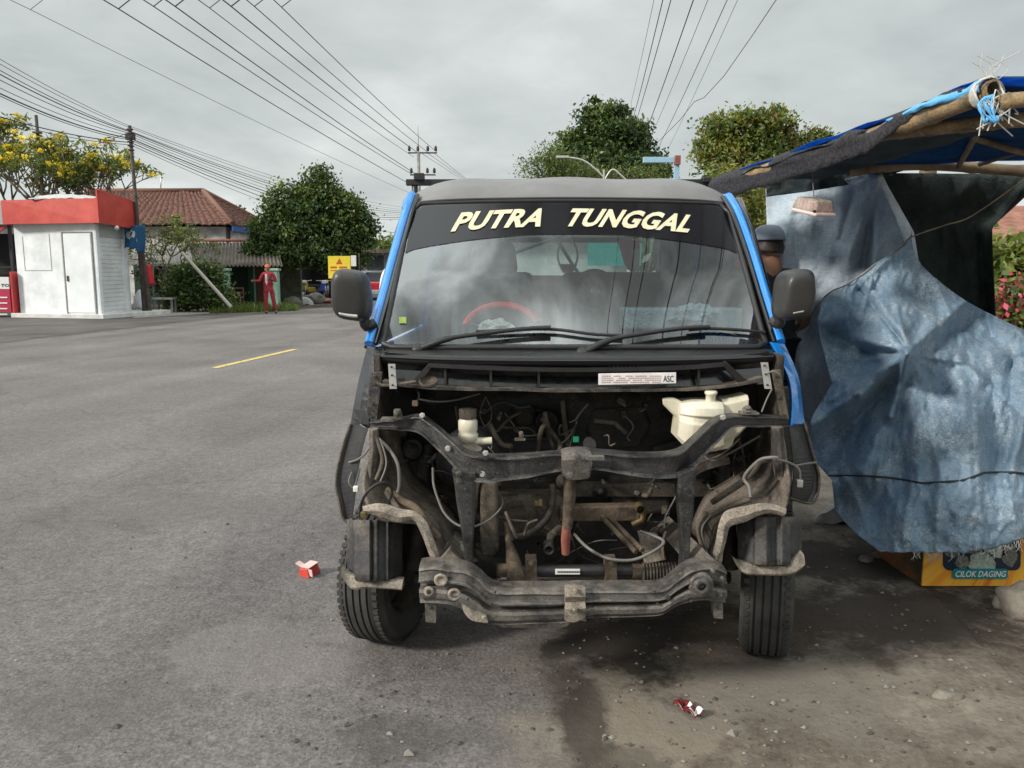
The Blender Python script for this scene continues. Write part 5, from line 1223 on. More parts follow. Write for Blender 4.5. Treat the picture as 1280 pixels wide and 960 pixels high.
# roof sheets
def edgep(s): return A_.lerp(B_,s)+Vector((0,0,.02))
def roofs(s,t,dz=0):
    """s along the road edge near->far, t from the road edge to the right"""
    a=A_.lerp(B_,s)+Vector((0,0,.034)); far=Vector((4.6,2.2+1.9*s,2.10+.04*s))
    back=1-.36*min(1,t*3.5)                      # rear edge steps forward over the stall
    a2=A_.lerp(B_,s*back)+Vector((0,0,.034)); 
    q=a2.lerp(Vector((4.6,A_.y+(B_.y-A_.y)*s*back,2.06)),t)
    q.z+= -.05*math.sin(math.pi*min(1,t*1.2))+.02*mnoise.noise(Vector((s*7,t*9,0)))+dz
    return q
mb=MB(); mb.grid(lambda s,t:roofs(s,t),30,30); o=mb.build('roof_tarpaulin',M['tarp_blue'],fix=False,solid=.003); tag(o,'bright blue tarpaulin stretched over the bamboo roof of the stall','tarpaulin')
mb=MB()
def netf(s,t):
    # drapes over the edge pole: from below the pole, round it, then over the blue sheet
    c=[P(1243,112,2.40),P(1120,160,2.9),P(1020,194,3.5),B_]
    k=s*3; i=min(2,int(k)); q=c[i].lerp(c[i+1],k-i)
    hang=(.06+.10*max(0,s-.5))*max(0,min(1,(s-.22)/.2))
    if t<.4:
        a=t/.4; th=R(150+90*max(0,min(1,(s-.22)/.2)))-a*R(80+90*max(0,min(1,(s-.22)/.2))); rr_=.030+.018*mnoise.noise(Vector((s*9,t*4,2)))
        return q+Vector((math.cos(th)*rr_,0,math.sin(th)*rr_-(hang if a<.2 else 0)*(1-a*5)*.6))+Vector((0,0,.012*mnoise.noise(Vector((s*22,t*3,5)))))
    a=(t-.4)/.6; r_=roofs(max(s,.04),a*.9); return (q+Vector((.03,0,.055))).lerp(r_+Vector((0,0,.03)),min(1,a*3)) if a<.33 else r_+Vector((0,0,.055+.01*mnoise.noise(Vector((s*20,t*20,5)))))
mb.grid(lambda s,t:netf(.06+.94*s,t),60,36); o=mb.build('shade_net',M['net'],fix=False,solid=.006); tag(o,'black shade netting draped over the roadside edge of the stall roof','shade net')
mb=MB(); mb.grid(lambda s,t:roofs(.30+.70*s,t*.13,-.03+.015*mnoise.noise(Vector((s*9,t*9,1))))+Vector((-.02,0,0)),24,14); mb.build('net_lining',M['tarp_dark'],o,fix=False,solid=.004)
mb=MB(); mb.grid(lambda s,t:(A_.lerp(P(1120,160,2.9),.02+.98*s)+Vector((-.036+.01*math.sin(s*9),0,.03-.035*t*(1-s*.75)+.008*mnoise.noise(Vector((s*9,t*3,0)))))+Vector((-.006*math.sin(t*3),0,0))),30,6); o=mb.build('tarpaulin_hem',M['tarp_paleblue'] if 'tarp_paleblue' in M else plain('light_blue_plastic',(.12,.42,.75),.4),bpy.data.objects['roof_tarpaulin'],fix=False,solid=.003)
# lashings
mb=MB()
for k in range(5):
    c=A_.lerp(P(1120,160,2.9),.04+.012*k); mb.tube([c+Vector((math.cos(a)*.041,.006*math.sin(a*2),math.sin(a)*.041)) for a in [i*.4 for i in range(17)]],.004,5)
for k in range(14):
    c=A_+Vector((rr.uniform(-.04,.05),rr.uniform(-.03,.03),-.03)); mb.tube(catmull([c,c+Vector((rr.uniform(-.04,.04),-.02,rr.uniform(-.05,.02))),c+Vector((rr.uniform(-.05,.07),-.02,rr.uniform(-.10,-.03)))],3),.0022,4)
for k in range(8):
    c=A_+Vector((rr.uniform(-.03,.03),0,.03)); mb.tube(catmull([c,c+Vector((rr.uniform(-.03,.03),0,.03)),c+Vector((rr.uniform(-.06,.06),0,rr.uniform(.03,.10)))],3),.0012,4)
mb.tube([P(1236,116,2.39)+Vector((math.cos(a)*.042,.01*math.sin(3*a),math.sin(a)*.042)) for a in [i*.42 for i in range(16)]],.003,5)
tag(mb.build('cord_lashing',plain('pale_cord',(.55,.55,.52),.8),fix=False),'tangle of pale string and frayed cord tying the thick bamboo pole end','cord')
mb=MB(); c=P(1233,140,2.36)
for k in range(4): mb.tube(catmull([A_+Vector((-.02,-.03,-.02)),c+Vector((rr.uniform(-.03,.02),0,.02)),c+Vector((rr.uniform(-.03,.03),-.01,-.03)),c+Vector((rr.uniform(-.01,.05),0,-.01))],4),[.002+.002*(i%3) for i in range(13)],6)
tag(mb.build('plastic_strip',plain('light_blue_plastic_strip',(.12,.42,.75),.4),fix=False),'knotted light blue plastic strip dangling from the thick bamboo pole end','plastic strip')
# pink hanging lamp
c=P(1017,256,3.55); t=thing('hanging_lamp',(c.x,c.y,c.z),'dusty pink plastic emergency lamp hanging on a wire under the stall roof','lamp')
mb=MB(); Rm=Matrix.Rotation(R(18),3,'Z')@Matrix.Rotation(R(12),3,'X'); mb.box(c,(.105,.17,.055),Rm,taper=.82); mb.build('lamp_body',dusty('pink_plastic_body',(.62,.38,.34),(.5,.42,.36),.4,12,0,.5,.4),t,bevel=.012,seg=3)
mb=MB(); mb.box(c+Vector((0,0,-.032)),(.108,.172,.018),Rm); mb.build('lamp_base',plain('pale_pink_base',(.70,.55,.52),.5),t,bevel=.008)
mb=MB(); mb.lathe([(0,-.003),(.006,-.003),(.006,.006)],P(1018,264,3.46),(0,1,0),8); mb.build('switch',M['ink'],t)
MB().tube(catmull([c+Vector((0,0,.02)),P(1016,225,3.6),P(1014,203,3.62)],4),.0025,5).build('lamp_wire',M['greywire'],t,fix=False)
# cart box with printed banner
cart=thing('food_cart',(2.5,3.9,0),'low food cart box under the tarpaulin, wrapped in an orange CILOK DAGING banner','food cart')
m,nt,b=newmat('banner_orange_print'); v=coords(nt); 
gx=N(nt,'ShaderNodeSeparateXYZ'); lk(nt,v,gx.inputs[0])
an=math_(nt,'ARCTAN2',math_(nt,'ADD',gx.outputs['X'],.05),math_(nt,'SUBTRACT',gx.outputs['Z'],.55))
cbx=N(nt,'ShaderNodeCombineXYZ'); lk(nt,math_(nt,'MULTIPLY',an,6),cbx.inputs[0]); fz=noise(nt,cbx.outputs[0],2.2,2,.5)
lk(nt,ramp(nt,fz,[(.36,(.70,.16,.02)),(.45,(.80,.32,.03)),(.55,(.85,.48,.05)),(.66,(.78,.20,.03))]),b.inputs['Base Color']); b.inputs['Roughness'].default_value=.45; M['banner']=m
x0=P(1152,737,3.53).x; zt=P(1152,668,3.53).z
mb=MB(); mb.prism([(x0,3.53,.012),(x0+1.5,3.53,.012),(x0+1.5,3.53,zt),(x0,3.53,zt)],(0,.012,0)); fb=mb.build('front_banner',M['banner'],cart)
mb=MB(); lp=G(1082,676); mb.prism([(x0-.002,3.54,.012),(x0-.03,3.98,.012),(x0-.03,3.98,zt),(x0-.002,3.54,zt)],(.02,0,0)); mb.build('side_banner',mottled('brown_side_print',(.04,.055,.03),(.40,.13,.035),5,.5),cart)
mb=MB(); mb.box((x0+.85,4.1,.30),(1.20,.7,.50)); mb.build('cart_box',M['oldbamboo'],cart)
q=lambda x,y,d=.003:P(x,y,3.53-d)
def rrect(xa,ya,xb,yb,r,d,n=5):
    out=[]
    for cx_,cy_,a0 in ((xb-r,yb-r,0),(xa+r,yb-r,90),(xa+r,ya+r,180),(xb-r,ya+r,270)):
        for k in range(n+1):
            a=R(a0+90*k/n); out.append(q(cx_+r*math.cos(a),cy_+r*math.sin(a),d))
    return out
mb=MB().prism(rrect(1179,640,1276,713,8,.004),(0,.002,0)); pn=mb.build('picture_panel',plain('dark_navy_print',(.012,.022,.05),.4,bs=0),fb)
mb=MB()
for (a,b_,r1,r2) in ((1228,705,17,16),(1203,703,9,8),(1246,688,14,9),(1215,684,12,8),(1262,694,10,14),(1190,690,9,7)):
    mb.prism([q(a+r1*math.cos(k*.42)*(1+.1*math.sin(k*3)),min(712,b_+r2*math.sin(k*.42)*(1+.15*math.cos(k*2))),.0065) for k in range(15)],(0,.002,0),0 if r1>12 else 1)
mb.build('food_picture',[mottled('pale_green_food_print',(.2,.26,.22),(.5,.56,.50),40,.5),mottled('grey_food_print',(.06,.07,.06),(.25,.25,.22),45,.5)],fb)
mb=MB().prism(rrect(1191,711,1260,723.5,3,.009),(0,.0015,0)); tl=mb.build('name_strip',plain('teal_print',(.0,.22,.24),.4,bs=0),fb)
mb=MB(); text_on(mb,'CILOK DAGING',lambda u,v:q(1193.5+63*u+2*v,721.3-7.6*v,.0110),bold=.02); mb.build('name_lettering',M['white'],tl,fix=False)
# neighbour planting and roof seen past the stall
hs=thing('brick_house',(10.2,14.5,0),'low house with a terracotta tiled roof seen through the gap at the right edge','house')
M['terra']=mottled('terracotta',(.18,.07,.045),(.34,.16,.11),5,.85,0,.4,.01)
mb=MB()
def tl_(s,t): 
    q_=Vector((7.2+6*s,12.5+4.0*t,1.75+1.0*t)); q_.z+=.03*abs(math.sin(t*34)); return q_
mb.grid(tl_,20,90,smooth=False); mb.build('roof',M['terra'],hs,fix=False,solid=.04); MB().box((10.2,14.6,.85),(5.6,3.6,1.7)).build('wall',M['paleconc'],hs)
def shrub(name,blobs,n,size,mats,label,cat='shrub',group=None,weights=None,**kw):
    c=blobs[0][0]; t=thing(name,(c[0],c[1],0),label,cat,group)
    mb=MB(); rr_=random.Random(int(abs(c[0]*100)))
    for c_,r_ in blobs:
        for k in range(3): mb.tube(catmull([Vector((c[0]+rr_.uniform(-.1,.1),c[1],0)),Vector(c_)*.5+Vector((c[0],c[1],0))*.5,Vector(c_)+Vector((rr_.uniform(-1,1)*r_[0]*.5,0,rr_.uniform(-.3,.8)*r_[2]))],4),.012,5)
    mb.build('stem',M['bark'],t,fix=False)
    V,mi=leaves(blobs,n,size,len(mats),weights=weights,**kw); V[:,2]=np.maximum(V[:,2],.01); leaf_obj('foliage',V,mi,[LM[q_] for q_ in mats],t); return t
shrub('broadleaf_shrub',pb([(1265,318,32,14),(1300,330,40,20),(1270,350,26,22)],8.0),1800,.12,['light','mid','yel'],'bright green broad leaved shrub under the terracotta roof at the right edge',clump=12,spread=.3,aspect=.5,weights=[.5,.35,.15])
shrub('flowering_shrub',pb([(1262,380,20,24),(1280,365,24,20),(1290,400,40,30)],6.5),2200,.06,['mid','light','pink','brown'],'low shrub with pink flowers beside the cart tarpaulin at the right edge',clump=12,spread=.2,weights=[.35,.25,.25,.15])
# ============================================================ stones and litter
def rock(p,s,label,group=None,seed=1,flat=.6,mat=None):
    bm=bmesh.new(); bmesh.ops.create_icosphere(bm,subdivisions=3,radius=1)
    mb=MB()
    vs=[]
    for v_ in bm.verts:
        n=mnoise.noise(v_.co*1.3+Vector((seed,0,0)))*.35+mnoise.noise(v_.co*3+Vector((0,seed,0)))*.12
        c=v_.co*(1+n); vs.append(Vector((p[0]+c.x*s[0],p[1]+c.y*s[1],max(-.01,p[2]+s[2]*.62+c.z*s[2]))))
    mb.add(vs,[tuple(x.index for x in f.verts) for f in bm.faces],0,False); bm.free()
    o=mb.build('stone',mat or M['stone'],auto=40); return tag(o,label,'stone',group)
M['stone']=mottled('dusty_stone',(.13,.115,.095),(.28,.25,.21),9,.95,0,.6,.006)
p=G(1276,768); rock(p,(.085,.09,.085),'rounded grey boulder at the right edge below the orange banner',seed=3)
p=G(1249,759); rock(p,(.03,.03,.032),'small pale stone lying just left of the boulder',seed=5)
p=G(1183,872); rock(p,(.05,.028,.016),'flat grey stone chip alone on the dirt at lower right',seed=9)
p=G(1082,702); rock(p,(.035,.03,.022),'brown stone in the dirt left of the banner corner',seed=11)
p=G(1096,697); rock(p,(.028,.025,.02),'smaller brown stone touching the hem shadow of the tarpaulin',seed=14)
p=G(1050,652); 
mb=MB(); mb.grid(lambda s,t:Vector((p.x+.13*math.cos(s*6.283)*math.sin(t*1.57),p.y+.08*math.sin(s*6.283)*math.sin(t*1.57),.09*math.cos(t*1.57)+.01)),24,10); o=mb.build('plastic_bag',plain('grey_film',(.30,.29,.27),.5),noisy=.05,nscale=14); tag(o,'crumpled grey plastic bag on the dirt at the left foot of the tarpaulin','plastic bag')
p=G(385,722); t=thing('crushed_carton',(p.x,p.y,0),'crushed red and white carton lying on the asphalt left of the front tyre','carton')
Rm=Matrix.Rotation(R(-28),3,'Z')@Matrix.Rotation(R(8),3,'X')
mb=MB(); mb.box((p.x,p.y+.03,.026),(.058,.085,.048),Rm,taper=.86); mb.build('carton_box',[plain('red_printed_card',(.62,.07,.05),.5)],t,bevel=.003,noisy=.006,nscale=24)
mb=MB(); mb.box((p.x+.002,p.y+.03,.054),(.050,.07,.003),Rm); mb.box((p.x+.012,p.y-.012,.028),(.034,.004,.034),Rm); mb.box((p.x-.05,p.y+.05,.05),(.035,.03,.002),Rm@Matrix.Rotation(R(20),3,'Y')); mb.build('carton_label',[plain('pale_pink_card',(.75,.50,.46),.6)],t)
p=G(862,896); t=thing('snack_wrapper',(p.x,p.y,0),'shiny maroon and white snack wrapper lying on the dirt in front of the van','wrapper')
def wf(s,t_): 
    a=R(-58); x=(s-.5)*.105; y=(t_-.5)*.045; z=.012+.016*abs(math.sin(s*6+t_*3))+.006*math.sin(t_*9); return Vector((p.x+x*math.cos(a)-y*math.sin(a),p.y+x*math.sin(a)+y*math.cos(a)+.02,z))
mb=MB(); mb.grid(wf,24,10); mb.build('wrapper_film',plain('maroon_foil',(.14,.018,.02),.3,bs=.3),t,fix=False,solid=.001)
mb=MB(); mb.grid(lambda s,t_:wf(.70+.28*s,.08+.84*t_)+Vector((0,0,.003)),10,8); mb.grid(lambda s,t_:wf(.42+.12*s,.2+.6*t_)+Vector((0,0,.003)),6,6); mb.build('wrapper_print',plain('white_foil',(.8,.78,.76),.3,bs=.3),t,fix=False)
p=G(1197,872); o=MB().box((p.x,p.y,.008),(.035,.012,.006),Matrix.Rotation(.6,3,'Z')).build('paper_scrap',M['white'],noisy=.004,nscale=60); tag(o,'tiny white paper scrap beside the flat stone chip','paper scrap')
# ============================================================ left roadside
def wallpoly(mb,foot,z0,z1,mi=0):
    mb.prism([(x,y,z0) for x,y in foot],(0,0,z1-z0),mi); return mb
M['whitewall']=mottled('dirty_white_panel',(.58,.61,.63),(.80,.83,.85),1.6,.7,0,.1,.003)
M['tile']=mottled('pale_tile',(.5,.5,.48),(.68,.67,.65),3,.5)
M['redfascia']=mottled('faded_red_fascia',(.42,.035,.025),(.56,.07,.05),1.5,.55,0,.1,.003)
A=P(26,390,25.7); B=P(125,392,24.9); C=P(163,390,27.0); D=Vector((A.x-.05,28.2,0))
A,B,C=[(q.x,q.y) for q in (A,B,C)]; D=(A[0]+.1,28.0)
k=thing('white_kiosk',((A[0]+C[0])/2,26.2,0),'closed white roadside kiosk with a red fascia and a roller shutter on its side','kiosk')
foot=[A,B,C,D]; cen=Vector((sum(p[0] for p in foot)/4,sum(p[1] for p in foot)/4))
off=lambda p,d:(p[0]+(p[0]-cen.x)/abs(p[0]-cen.x)*d,p[1]+(p[1]-cen.y)/abs(p[1]-cen.y)*d)
zt=P(75,279,25.3).z
mb=MB(); wallpoly(mb,foot,.14,zt); mb.build('wall',M['whitewall'],k)
mb=MB(); wallpoly(mb,[off(A,.2),off(B,.2),(C[0]+1.0,C[1]+.1),(C[0]+1.0,C[1]+.9),off(D,.2)],0,.14); mb.build('plinth',M['tile'],k,bevel=.01)
for i in range(9):
    pass
zf1=P(75,249,25.0).z; zf2=P(130,236,24.6).z
f0=[off(p,.34) for p in foot]; f0[0]=(f0[0][0]+.22,f0[0][1]); f0[3]=(f0[3][0]+.22,f0[3][1])
# parapet: front-left run low, right run tall
a,b_,c,d=f0
xs=P(124,250,24.6).x; 
mb=MB(); mb.prism([(a[0],a[1],zt-.03),(b_[0],b_[1],zt-.03),(b_[0],b_[1],zf2),(xs,b_[1]+.03,zf2-.05),(xs-.12,b_[1]+.06,zf1),(a[0],a[1],zf1)],(0,.1,0))
mb.prism([(b_[0],b_[1]+.102,zt-.03),(c[0],c[1],zt-.10),(c[0],c[1],zf2-.18),(b_[0],b_[1]+.102,zf2)],(-.1,0,0))
mb.prism([(a[0],a[1]+.102,zt-.03),(d[0],d[1],zt-.03),(d[0],d[1],zf1),(a[0],a[1]+.102,zf1)],(.1,0,0))
mb.build('fascia',M['redfascia'],k)
MB().prism([(a[0]+.1,a[1]+.12,zt+.02),(b_[0]-.12,b_[1]+.12,zt+.02),(c[0]-.12,c[1],zt+.02),(d[0]+.1,d[1],zt+.02)],(0,0,.12)).build('roof_slab',M['paleconc'],k)
# panel lines, door, shutter on real faces
def onface(p,q,u,z,d=.0):
    p=Vector(p);q=Vector(q); n=Vector((q.y-p.y,-(q.x-p.x))).normalized(); r=p.lerp(q,u)+n*d; return Vector((r.x,r.y,z))
def rect(mb,p,q,u0,u1,z0,z1,d=.01,th=.02,mi=0):
    w=[onface(p,q,u0,z0,d),onface(p,q,u1,z0,d),onface(p,q,u1,z1,d),onface(p,q,u0,z1,d)]; n=onface(p,q,u0,z0,0)-onface(p,q,u0,z0,1); return mb.prism(w,n*th,mi)
zz_=lambda y:P(100,y,25.2).z
mb=MB(); rect(mb,A,B,.62,.955,.18,zz_(292),.03,.03); dr=mb.build('door',plain('white_door',(.70,.74,.76),.6,scale=1.2,bs=.01),k,bevel=.01)
mb=MB()
for u0,u1,z0,z1 in ((.60,.615,.14,zz_(291)),(.958,.972,.14,zz_(291)),(.60,.972,zz_(291),zz_(290))): rect(mb,A,B,u0,u1,z0,z1,.035,.03)
mb.build('door_frame',M['concpole'],dr); mb=MB(); rect(mb,A,B,.64,.655,1.15,1.32,.065,.04); mb.build('handle',M['polewood'],dr); mb=MB(); rect(mb,A,B,.66,.94,.40,.42,.062,.012); rect(mb,A,B,.66,.94,1.9,1.92,.062,.012)
mb=MB()
for u0,u1,z0,z1 in ((.10,.108,zz_(338),zz_(295)),(.44,.448,zz_(338),zz_(292)),(.10,.448,zz_(338.6),zz_(337.8))): rect(mb,A,B,u0,u1,z0,z1,.006,.006)
for u in (.0,.30,.60): pass
mb.build('panel_seam',M['concpole'],k)
mb=MB()
for i in range(17):
    z0=.25+i*(zz_(297)-.25)/17; z1=z0+(zz_(297)-.25)/17*.78; rect(mb,B,C,.12,.80,z0,z1,.02,.02)
rect(mb,B,C,.10,.82,.2,zz_(297),.006,.006); mb.build('roller_shutter',plain('shutter_white',(.62,.64,.64),.5,scale=1.5,bs=.01),k)
for ua,ub in ((.0,.09),(.90,1.0)): mb=MB(); rect(mb,B,C,ua,ub,.14,zt-.04,.05,.05); mb.build('corner_post',M['whitewall'],k)
mb=MB(); rect(mb,B,C,.10,.90,zz_(296),zt-.05,.03,.03); mb.build('shutter_box',plain('grey_housing',(.35,.37,.36),.6),k)
mb=MB(); c_=P(146,284,24.9); mb.lathe([(0,-.1),(.06,-.08),(.07,.0),(.02,.05),(0,.05)],c_,(0,0,1),12); mb.build('bulb',M['silver'],k)
mb=MB()
q0=P(33,250,24.9);q1=P(118,251,24.8)
mb.grid(lambda s,t:Vector((q0.x+(q1.x-q0.x)*s,25.0+.9*t,zf1+.03+.16*math.sin(s*2.6+.3)*math.sin(math.pi*t)+.05*mnoise.noise(Vector((s*9,t*4,1))))),30,10); o=mb.build('plastic_sheet',plain('crumpled_grey_sheet',(.5,.5,.49),.4,bs=.4),fix=False,solid=.02); tag(o,'crumpled pale plastic sheet lying on top of the kiosk fascia','plastic sheet')
# red cabinet at left edge
p=G(4,397); t=thing('red_cabinet',(p.x,p.y,0),'red display cabinet with a white header board standing left of the kiosk','cabinet')
w0=P(-26,397,p.y).x; w1=P(15,397,p.y).x; zc=P(4,362,p.y).z; zc2=P(4,347,p.y).z
mb=MB().box(((w0+w1)/2,p.y+.3,(zc+.12)/2),(w1-w0,.6,zc-.12)); mb.v=[(x,y,z+.06) for x,y,z in mb.v]; mb.build('cabinet_body',plain('crimson_metal',(.45,.02,.07),.5),t,bevel=.01)
MB().box(((w0+w1)/2,p.y+.02,(zc+zc2)/2+.02),(w1-w0,.06,zc2-zc)).build('header_board',M['white'],t)
mb=MB()
for y in (371,378,385,392): 
    a_=P(-10,y,p.y-.02); b2=P(9,y+1.6,p.y-.02); mb.box(((a_.x+b2.x)/2,p.y-.012,(a_.z+b2.z)/2),(b2.x-a_.x,.01,a_.z-b2.z))
mb.build('white_lettering',M['white'],t)
mb=MB(); text_on(mb,'TO',lambda u,v:P(1+11*u,358.5-3.6*v,p.y-.016),bold=.04); mb.build('header_lettering',M['ink'],t,fix=False)
MB().box((w1+.06,p.y+.32,.75),(.05,.62,1.4)).build('side_leaf',plain('red_side',(.5,.05,.05),.5),t); mb=MB(); [mb.box((x,p.y+.3,.06),(.06,.06,.12)) for x in (w0+.1,w1-.05)]; mb.build('foot',M['polewood'],t)
# grey canopy with dark stall behind cabinet
t=thing('roadside_stall',(-17.6,28,0),'dark open stall with a grey canopy at the far left edge','stall')
z0=P(0,281,27).z; z1=P(0,251,27).z
xr=P(13,260,27).x
MB().box((xr-2,28.2,(z0+z1)/2),(4,2.6,z1-z0)).build('canopy',plain('grey_canopy',(.34,.37,.37),.6),t,bevel=.02)
mb=MB(); mb.box((xr-2,29.3,1.4),(4,.08,2.8)); [mb.box((x,27.1,z0/2),(.09,.09,z0)) for x in (xr-.15,xr-3)]; mb.box((xr-2,28.2,P(0,330,27).z-.1),(3.8,1.6,.06)); mb.build('frame',plain('dark_stall_board',(.025,.025,.03),.8),t)
mb=MB(); mb.prism([(xr-4,27.0,z0-.05),(xr-.2,27.0,z0-.05),(xr-.5,26.7,z0-.45),(xr-4,26.7,z0-.35)],(0,.05,0)); mb.build('awning',plain('dark_red_cloth',(.25,.02,.02),.8),t)
# blue banner by the kiosk
c0=P(166,300,26.6); t=thing('blue_banner',(c0.x,c0.y,0),'blue cloth banner with pale characters hanging from a stick right of the kiosk','banner')
m=plain('blue_cloth',(.012,.085,.20),.7)
bf=lambda s,u,d=0:P(154+26*s,282+6*s*0+(28+ (6 if s>.6 else 0))*u,26.6)+Vector((0,.12*math.sin(s*7+u*2)-d,.02*math.sin(s*9)))
mb=MB(); mb.grid(bf,20,12); mb.build('banner_cloth',m,t,fix=False,solid=.012)
mb=MB(); text_on(mb,'e2',lambda u,v:bf(.08+.62*u,.62-.5*v,.03),bold=.05); mb.build('banner_lettering',plain('pale_grey_ink',(.5,.55,.55),.7),t,fix=False)
a_=P(170,300,26.9); MB().tube([(a_.x+.15,27.2,0),a_+Vector((0,.3,0))],[.11,.09],8).build('stick',M['polewood'],t,fix=False)
# tiled house
M['rooftile']=mottled('old_clay_tile',(.05,.028,.024),(.20,.085,.06),11,.9,0,.5,.01)
def tiled(mb,P00,P10,P11,P01,cols,rows,amp=.075,mi=0):
    P00,P10,P11,P01=[Vector(p) for p in (P00,P10,P11,P01)]
    n=(P10-P00).cross(P01-P00).normalized()
    if n.z<0: n=-n
    def fn(s,t):
        q=P00.lerp(P10,s).lerp(P01.lerp(P11,s),t); r=(t*rows)%1
        return q+n*(amp*(1-r)+amp*.8*abs(math.sin(s*cols*math.pi)))
    mb.grid(fn,cols*4,rows*4,mi,smooth=False)
hb=thing('tiled_house',(-18,40,0),'white house with a reddish brown clay tiled hip roof behind the kiosk','house')
ze=P(290,282,36).z; zr=P(253,241,40).z; xe=P(291,282,36).x; xrg=P(254,240,40).x
FL=(xe-11.5,36,ze);FR=(xe,36,ze);BR=(xe,44,ze);BL=(xe-11.5,44,ze);R0=(xe-11.5+3,40,zr);R1=(xrg,40,zr)
mb=MB(); tiled(mb,FL,FR,R1,R0,34,13); tiled(mb,FR,BR,(xrg+.02,40,zr),(xrg,40,zr),24,13); mb.add([BR,BL,R0,R1],[(0,1,2,3)]); mb.add([FL,BL,R0],[(0,1,2)])
rf=mb.build('roof',M['rooftile'],hb,fix=False,solid=.05,noisy=.06,nscale=1.7)
mb=MB(); mb.tube([Vector(FR)+Vector((0,0,.08)),Vector(R1)+Vector((0,0,.1))],.12,8); mb.tube([Vector(R0)+Vector((0,0,.1)),Vector(R1)+Vector((0,0,.1))],.11,8); mb.tube([Vector(BR)+Vector((0,0,.08)),Vector(R1)+Vector((0,0,.1))],.11,8); mb.build('ridge_tile',plain('orange_ridge_tile',(.17,.085,.06),.9),rf,noisy=.03,nscale=6)
M['streakwall']=mottled('rain_streaked_whitewash',(.42,.42,.43),(.78,.78,.77),2.5,.9,0,.2,.004)
MB().prism([(xe-11,36.5,0),(xe-.5,36.5,0),(xe-.5,43.5,0),(xe-11,43.5,0)],(0,0,ze-.02)).build('wall',M['streakwall'],hb)
MB().box((xe-.02,40,ze-.10),(.06,8,.28)).build('eave_board',plain('blue_eave_board',(.02,.10,.35),.6),hb)
MB().box((xe-.25,39.9,ze-.6),(.1,6.8,.8)).build('side_wall',M['streakwall'],hb)
q=P(201,240,42); MB().tube([q,P(201,218,42)],.03,5).build('antenna',M['silver'],hb)
# corrugated lean-to
M['asbestos']=mottled('old_fibre_cement_sheet',(.07,.06,.05),(.17,.145,.12),1.6,.95,0,.4,.01)
M['palesheet']=mottled('pale_fibre_cement_sheet',(.25,.24,.21),(.42,.40,.36),1.6,.95,0,.3,.01)
wt=thing('roadside_shop',(-13,34,0),'low dark shop under a brown corrugated lean-to roof with green doorposts','shop')
def corr(x0,x1,yt,yb,Y0,Y1,mat,name,cols):
    mb=MB(); a_=P(x0,yt,Y1);b2=P(x1,yt,Y1);c2=P(x1+8,yb,Y0);d2=P(x0-12,yb,Y0)
    mb.grid(lambda s,t:d2.lerp(c2,s).lerp(a_.lerp(b2,s),t)+Vector((0,0,.045*math.sin(s*cols*6.283))),cols*6,6,smooth=True); return mb.build(name,M[mat],wt,fix=False,solid=.02)
corr(236,345,303,332,31.5,35.8,'asbestos','corrugated_roof',26); corr(168,234,300,331,31.4,35.8,'palesheet','pale_corrugated_roof',14)
mb=MB(); a_=P(222,300.5,35.9); b2=P(345,300.5,35.9); mb.tube([a_,b2],.07,6); mb.build('ridge_batten',M['rustred'],wt)
zb=1.95
mb=MB(); xL=P(160,340,35).x; xR=P(352,340,35).x
mb.box(((xL+xR)/2,35.6,1.1),(xR-xL,.15,2.2)); mb.build('back_wall',plain('dark_green_boards',(.03,.06,.045),.9),wt)
mb=MB(); x=P(304,350,33.6).x; 
mb.prism([(P(308,340,34).x,34.2,.05),(P(317,340,34).x,34.2,.05),(P(317,340,34).x,34.2,1.9),(P(308,340,34).x,34.2,1.9)],(0,.06,0)); mb.build('green_door',plain('green_door_paint',(.05,.14,.09),.7),wt)
mb=MB(); mb.box((P(325,350,33.4).x,33.5,.95),(.28,.3,1.9)); mb.build('brick_pier',M['rooftile'],wt)
mb=MB(); mb.box((P(318.6,350,33.4).x,33.4,.95),(.08,.1,1.9)); mb.build('door_post',plain('pale_green_post',(.22,.36,.26),.7),wt)
mb=MB(); mb.box((P(363,350,35).x,35.0,1.1),(.95,.2,2.1)); mb.build('boarded_wall',mottled('old_green_boards',(.07,.09,.06),(.16,.16,.11),6,.9),wt)
for x,Y,lab in ((281,31.2,'mint green gate pillar left of the shop doorway'),(343,31.6,'mint green gate pillar behind the man in red')):
    q=G(x,382); t=thing('gate_pillar',(P(x,380,Y).x,Y,0),lab,'pillar','mint green gate pillars')
    px=P(x,380,Y).x; h=P(x,337,Y).z
    MB().box((px,Y,h/2),(.40,.35,h-.1)).build('shaft',mottled('mint_green_render',(.20,.38,.28),(.32,.50,.39),2.5,.85),t,bevel=.01); MB().box((px,Y,h),(.52,.46,.1)).build('capital',mottled('mint_cap',(.25,.42,.32),(.36,.52,.42),2.5,.85),t,bevel=.02)
q=P(293,352,32.5); t=thing('wooden_chair',(q.x,32.8,0),'small pinkish chair standing in the dark shop doorway','chair')
MB().box((q.x,32.8,.42),(.4,.4,.05)).build('seat',plain('pink_chair',(.45,.2,.18),.6),t); mb=MB(); [mb.box((q.x+a_,32.8+b2,.2),(.04,.04,.4)) for a_ in (-.17,.17) for b2 in (-.17,.17)]; mb.build('leg',plain('pink_chair_leg',(.4,.18,.16),.6),t)
mb=MB(); [mb.box((q.x,32.98,z),(.4,.03,.06)) for z in (.6,.78)]; [mb.box((q.x+a_,32.98,.6),(.04,.04,.42)) for a_ in (-.18,.18)]; mb.build('backrest',plain('pink_chair_back',(.45,.2,.18),.6),t)
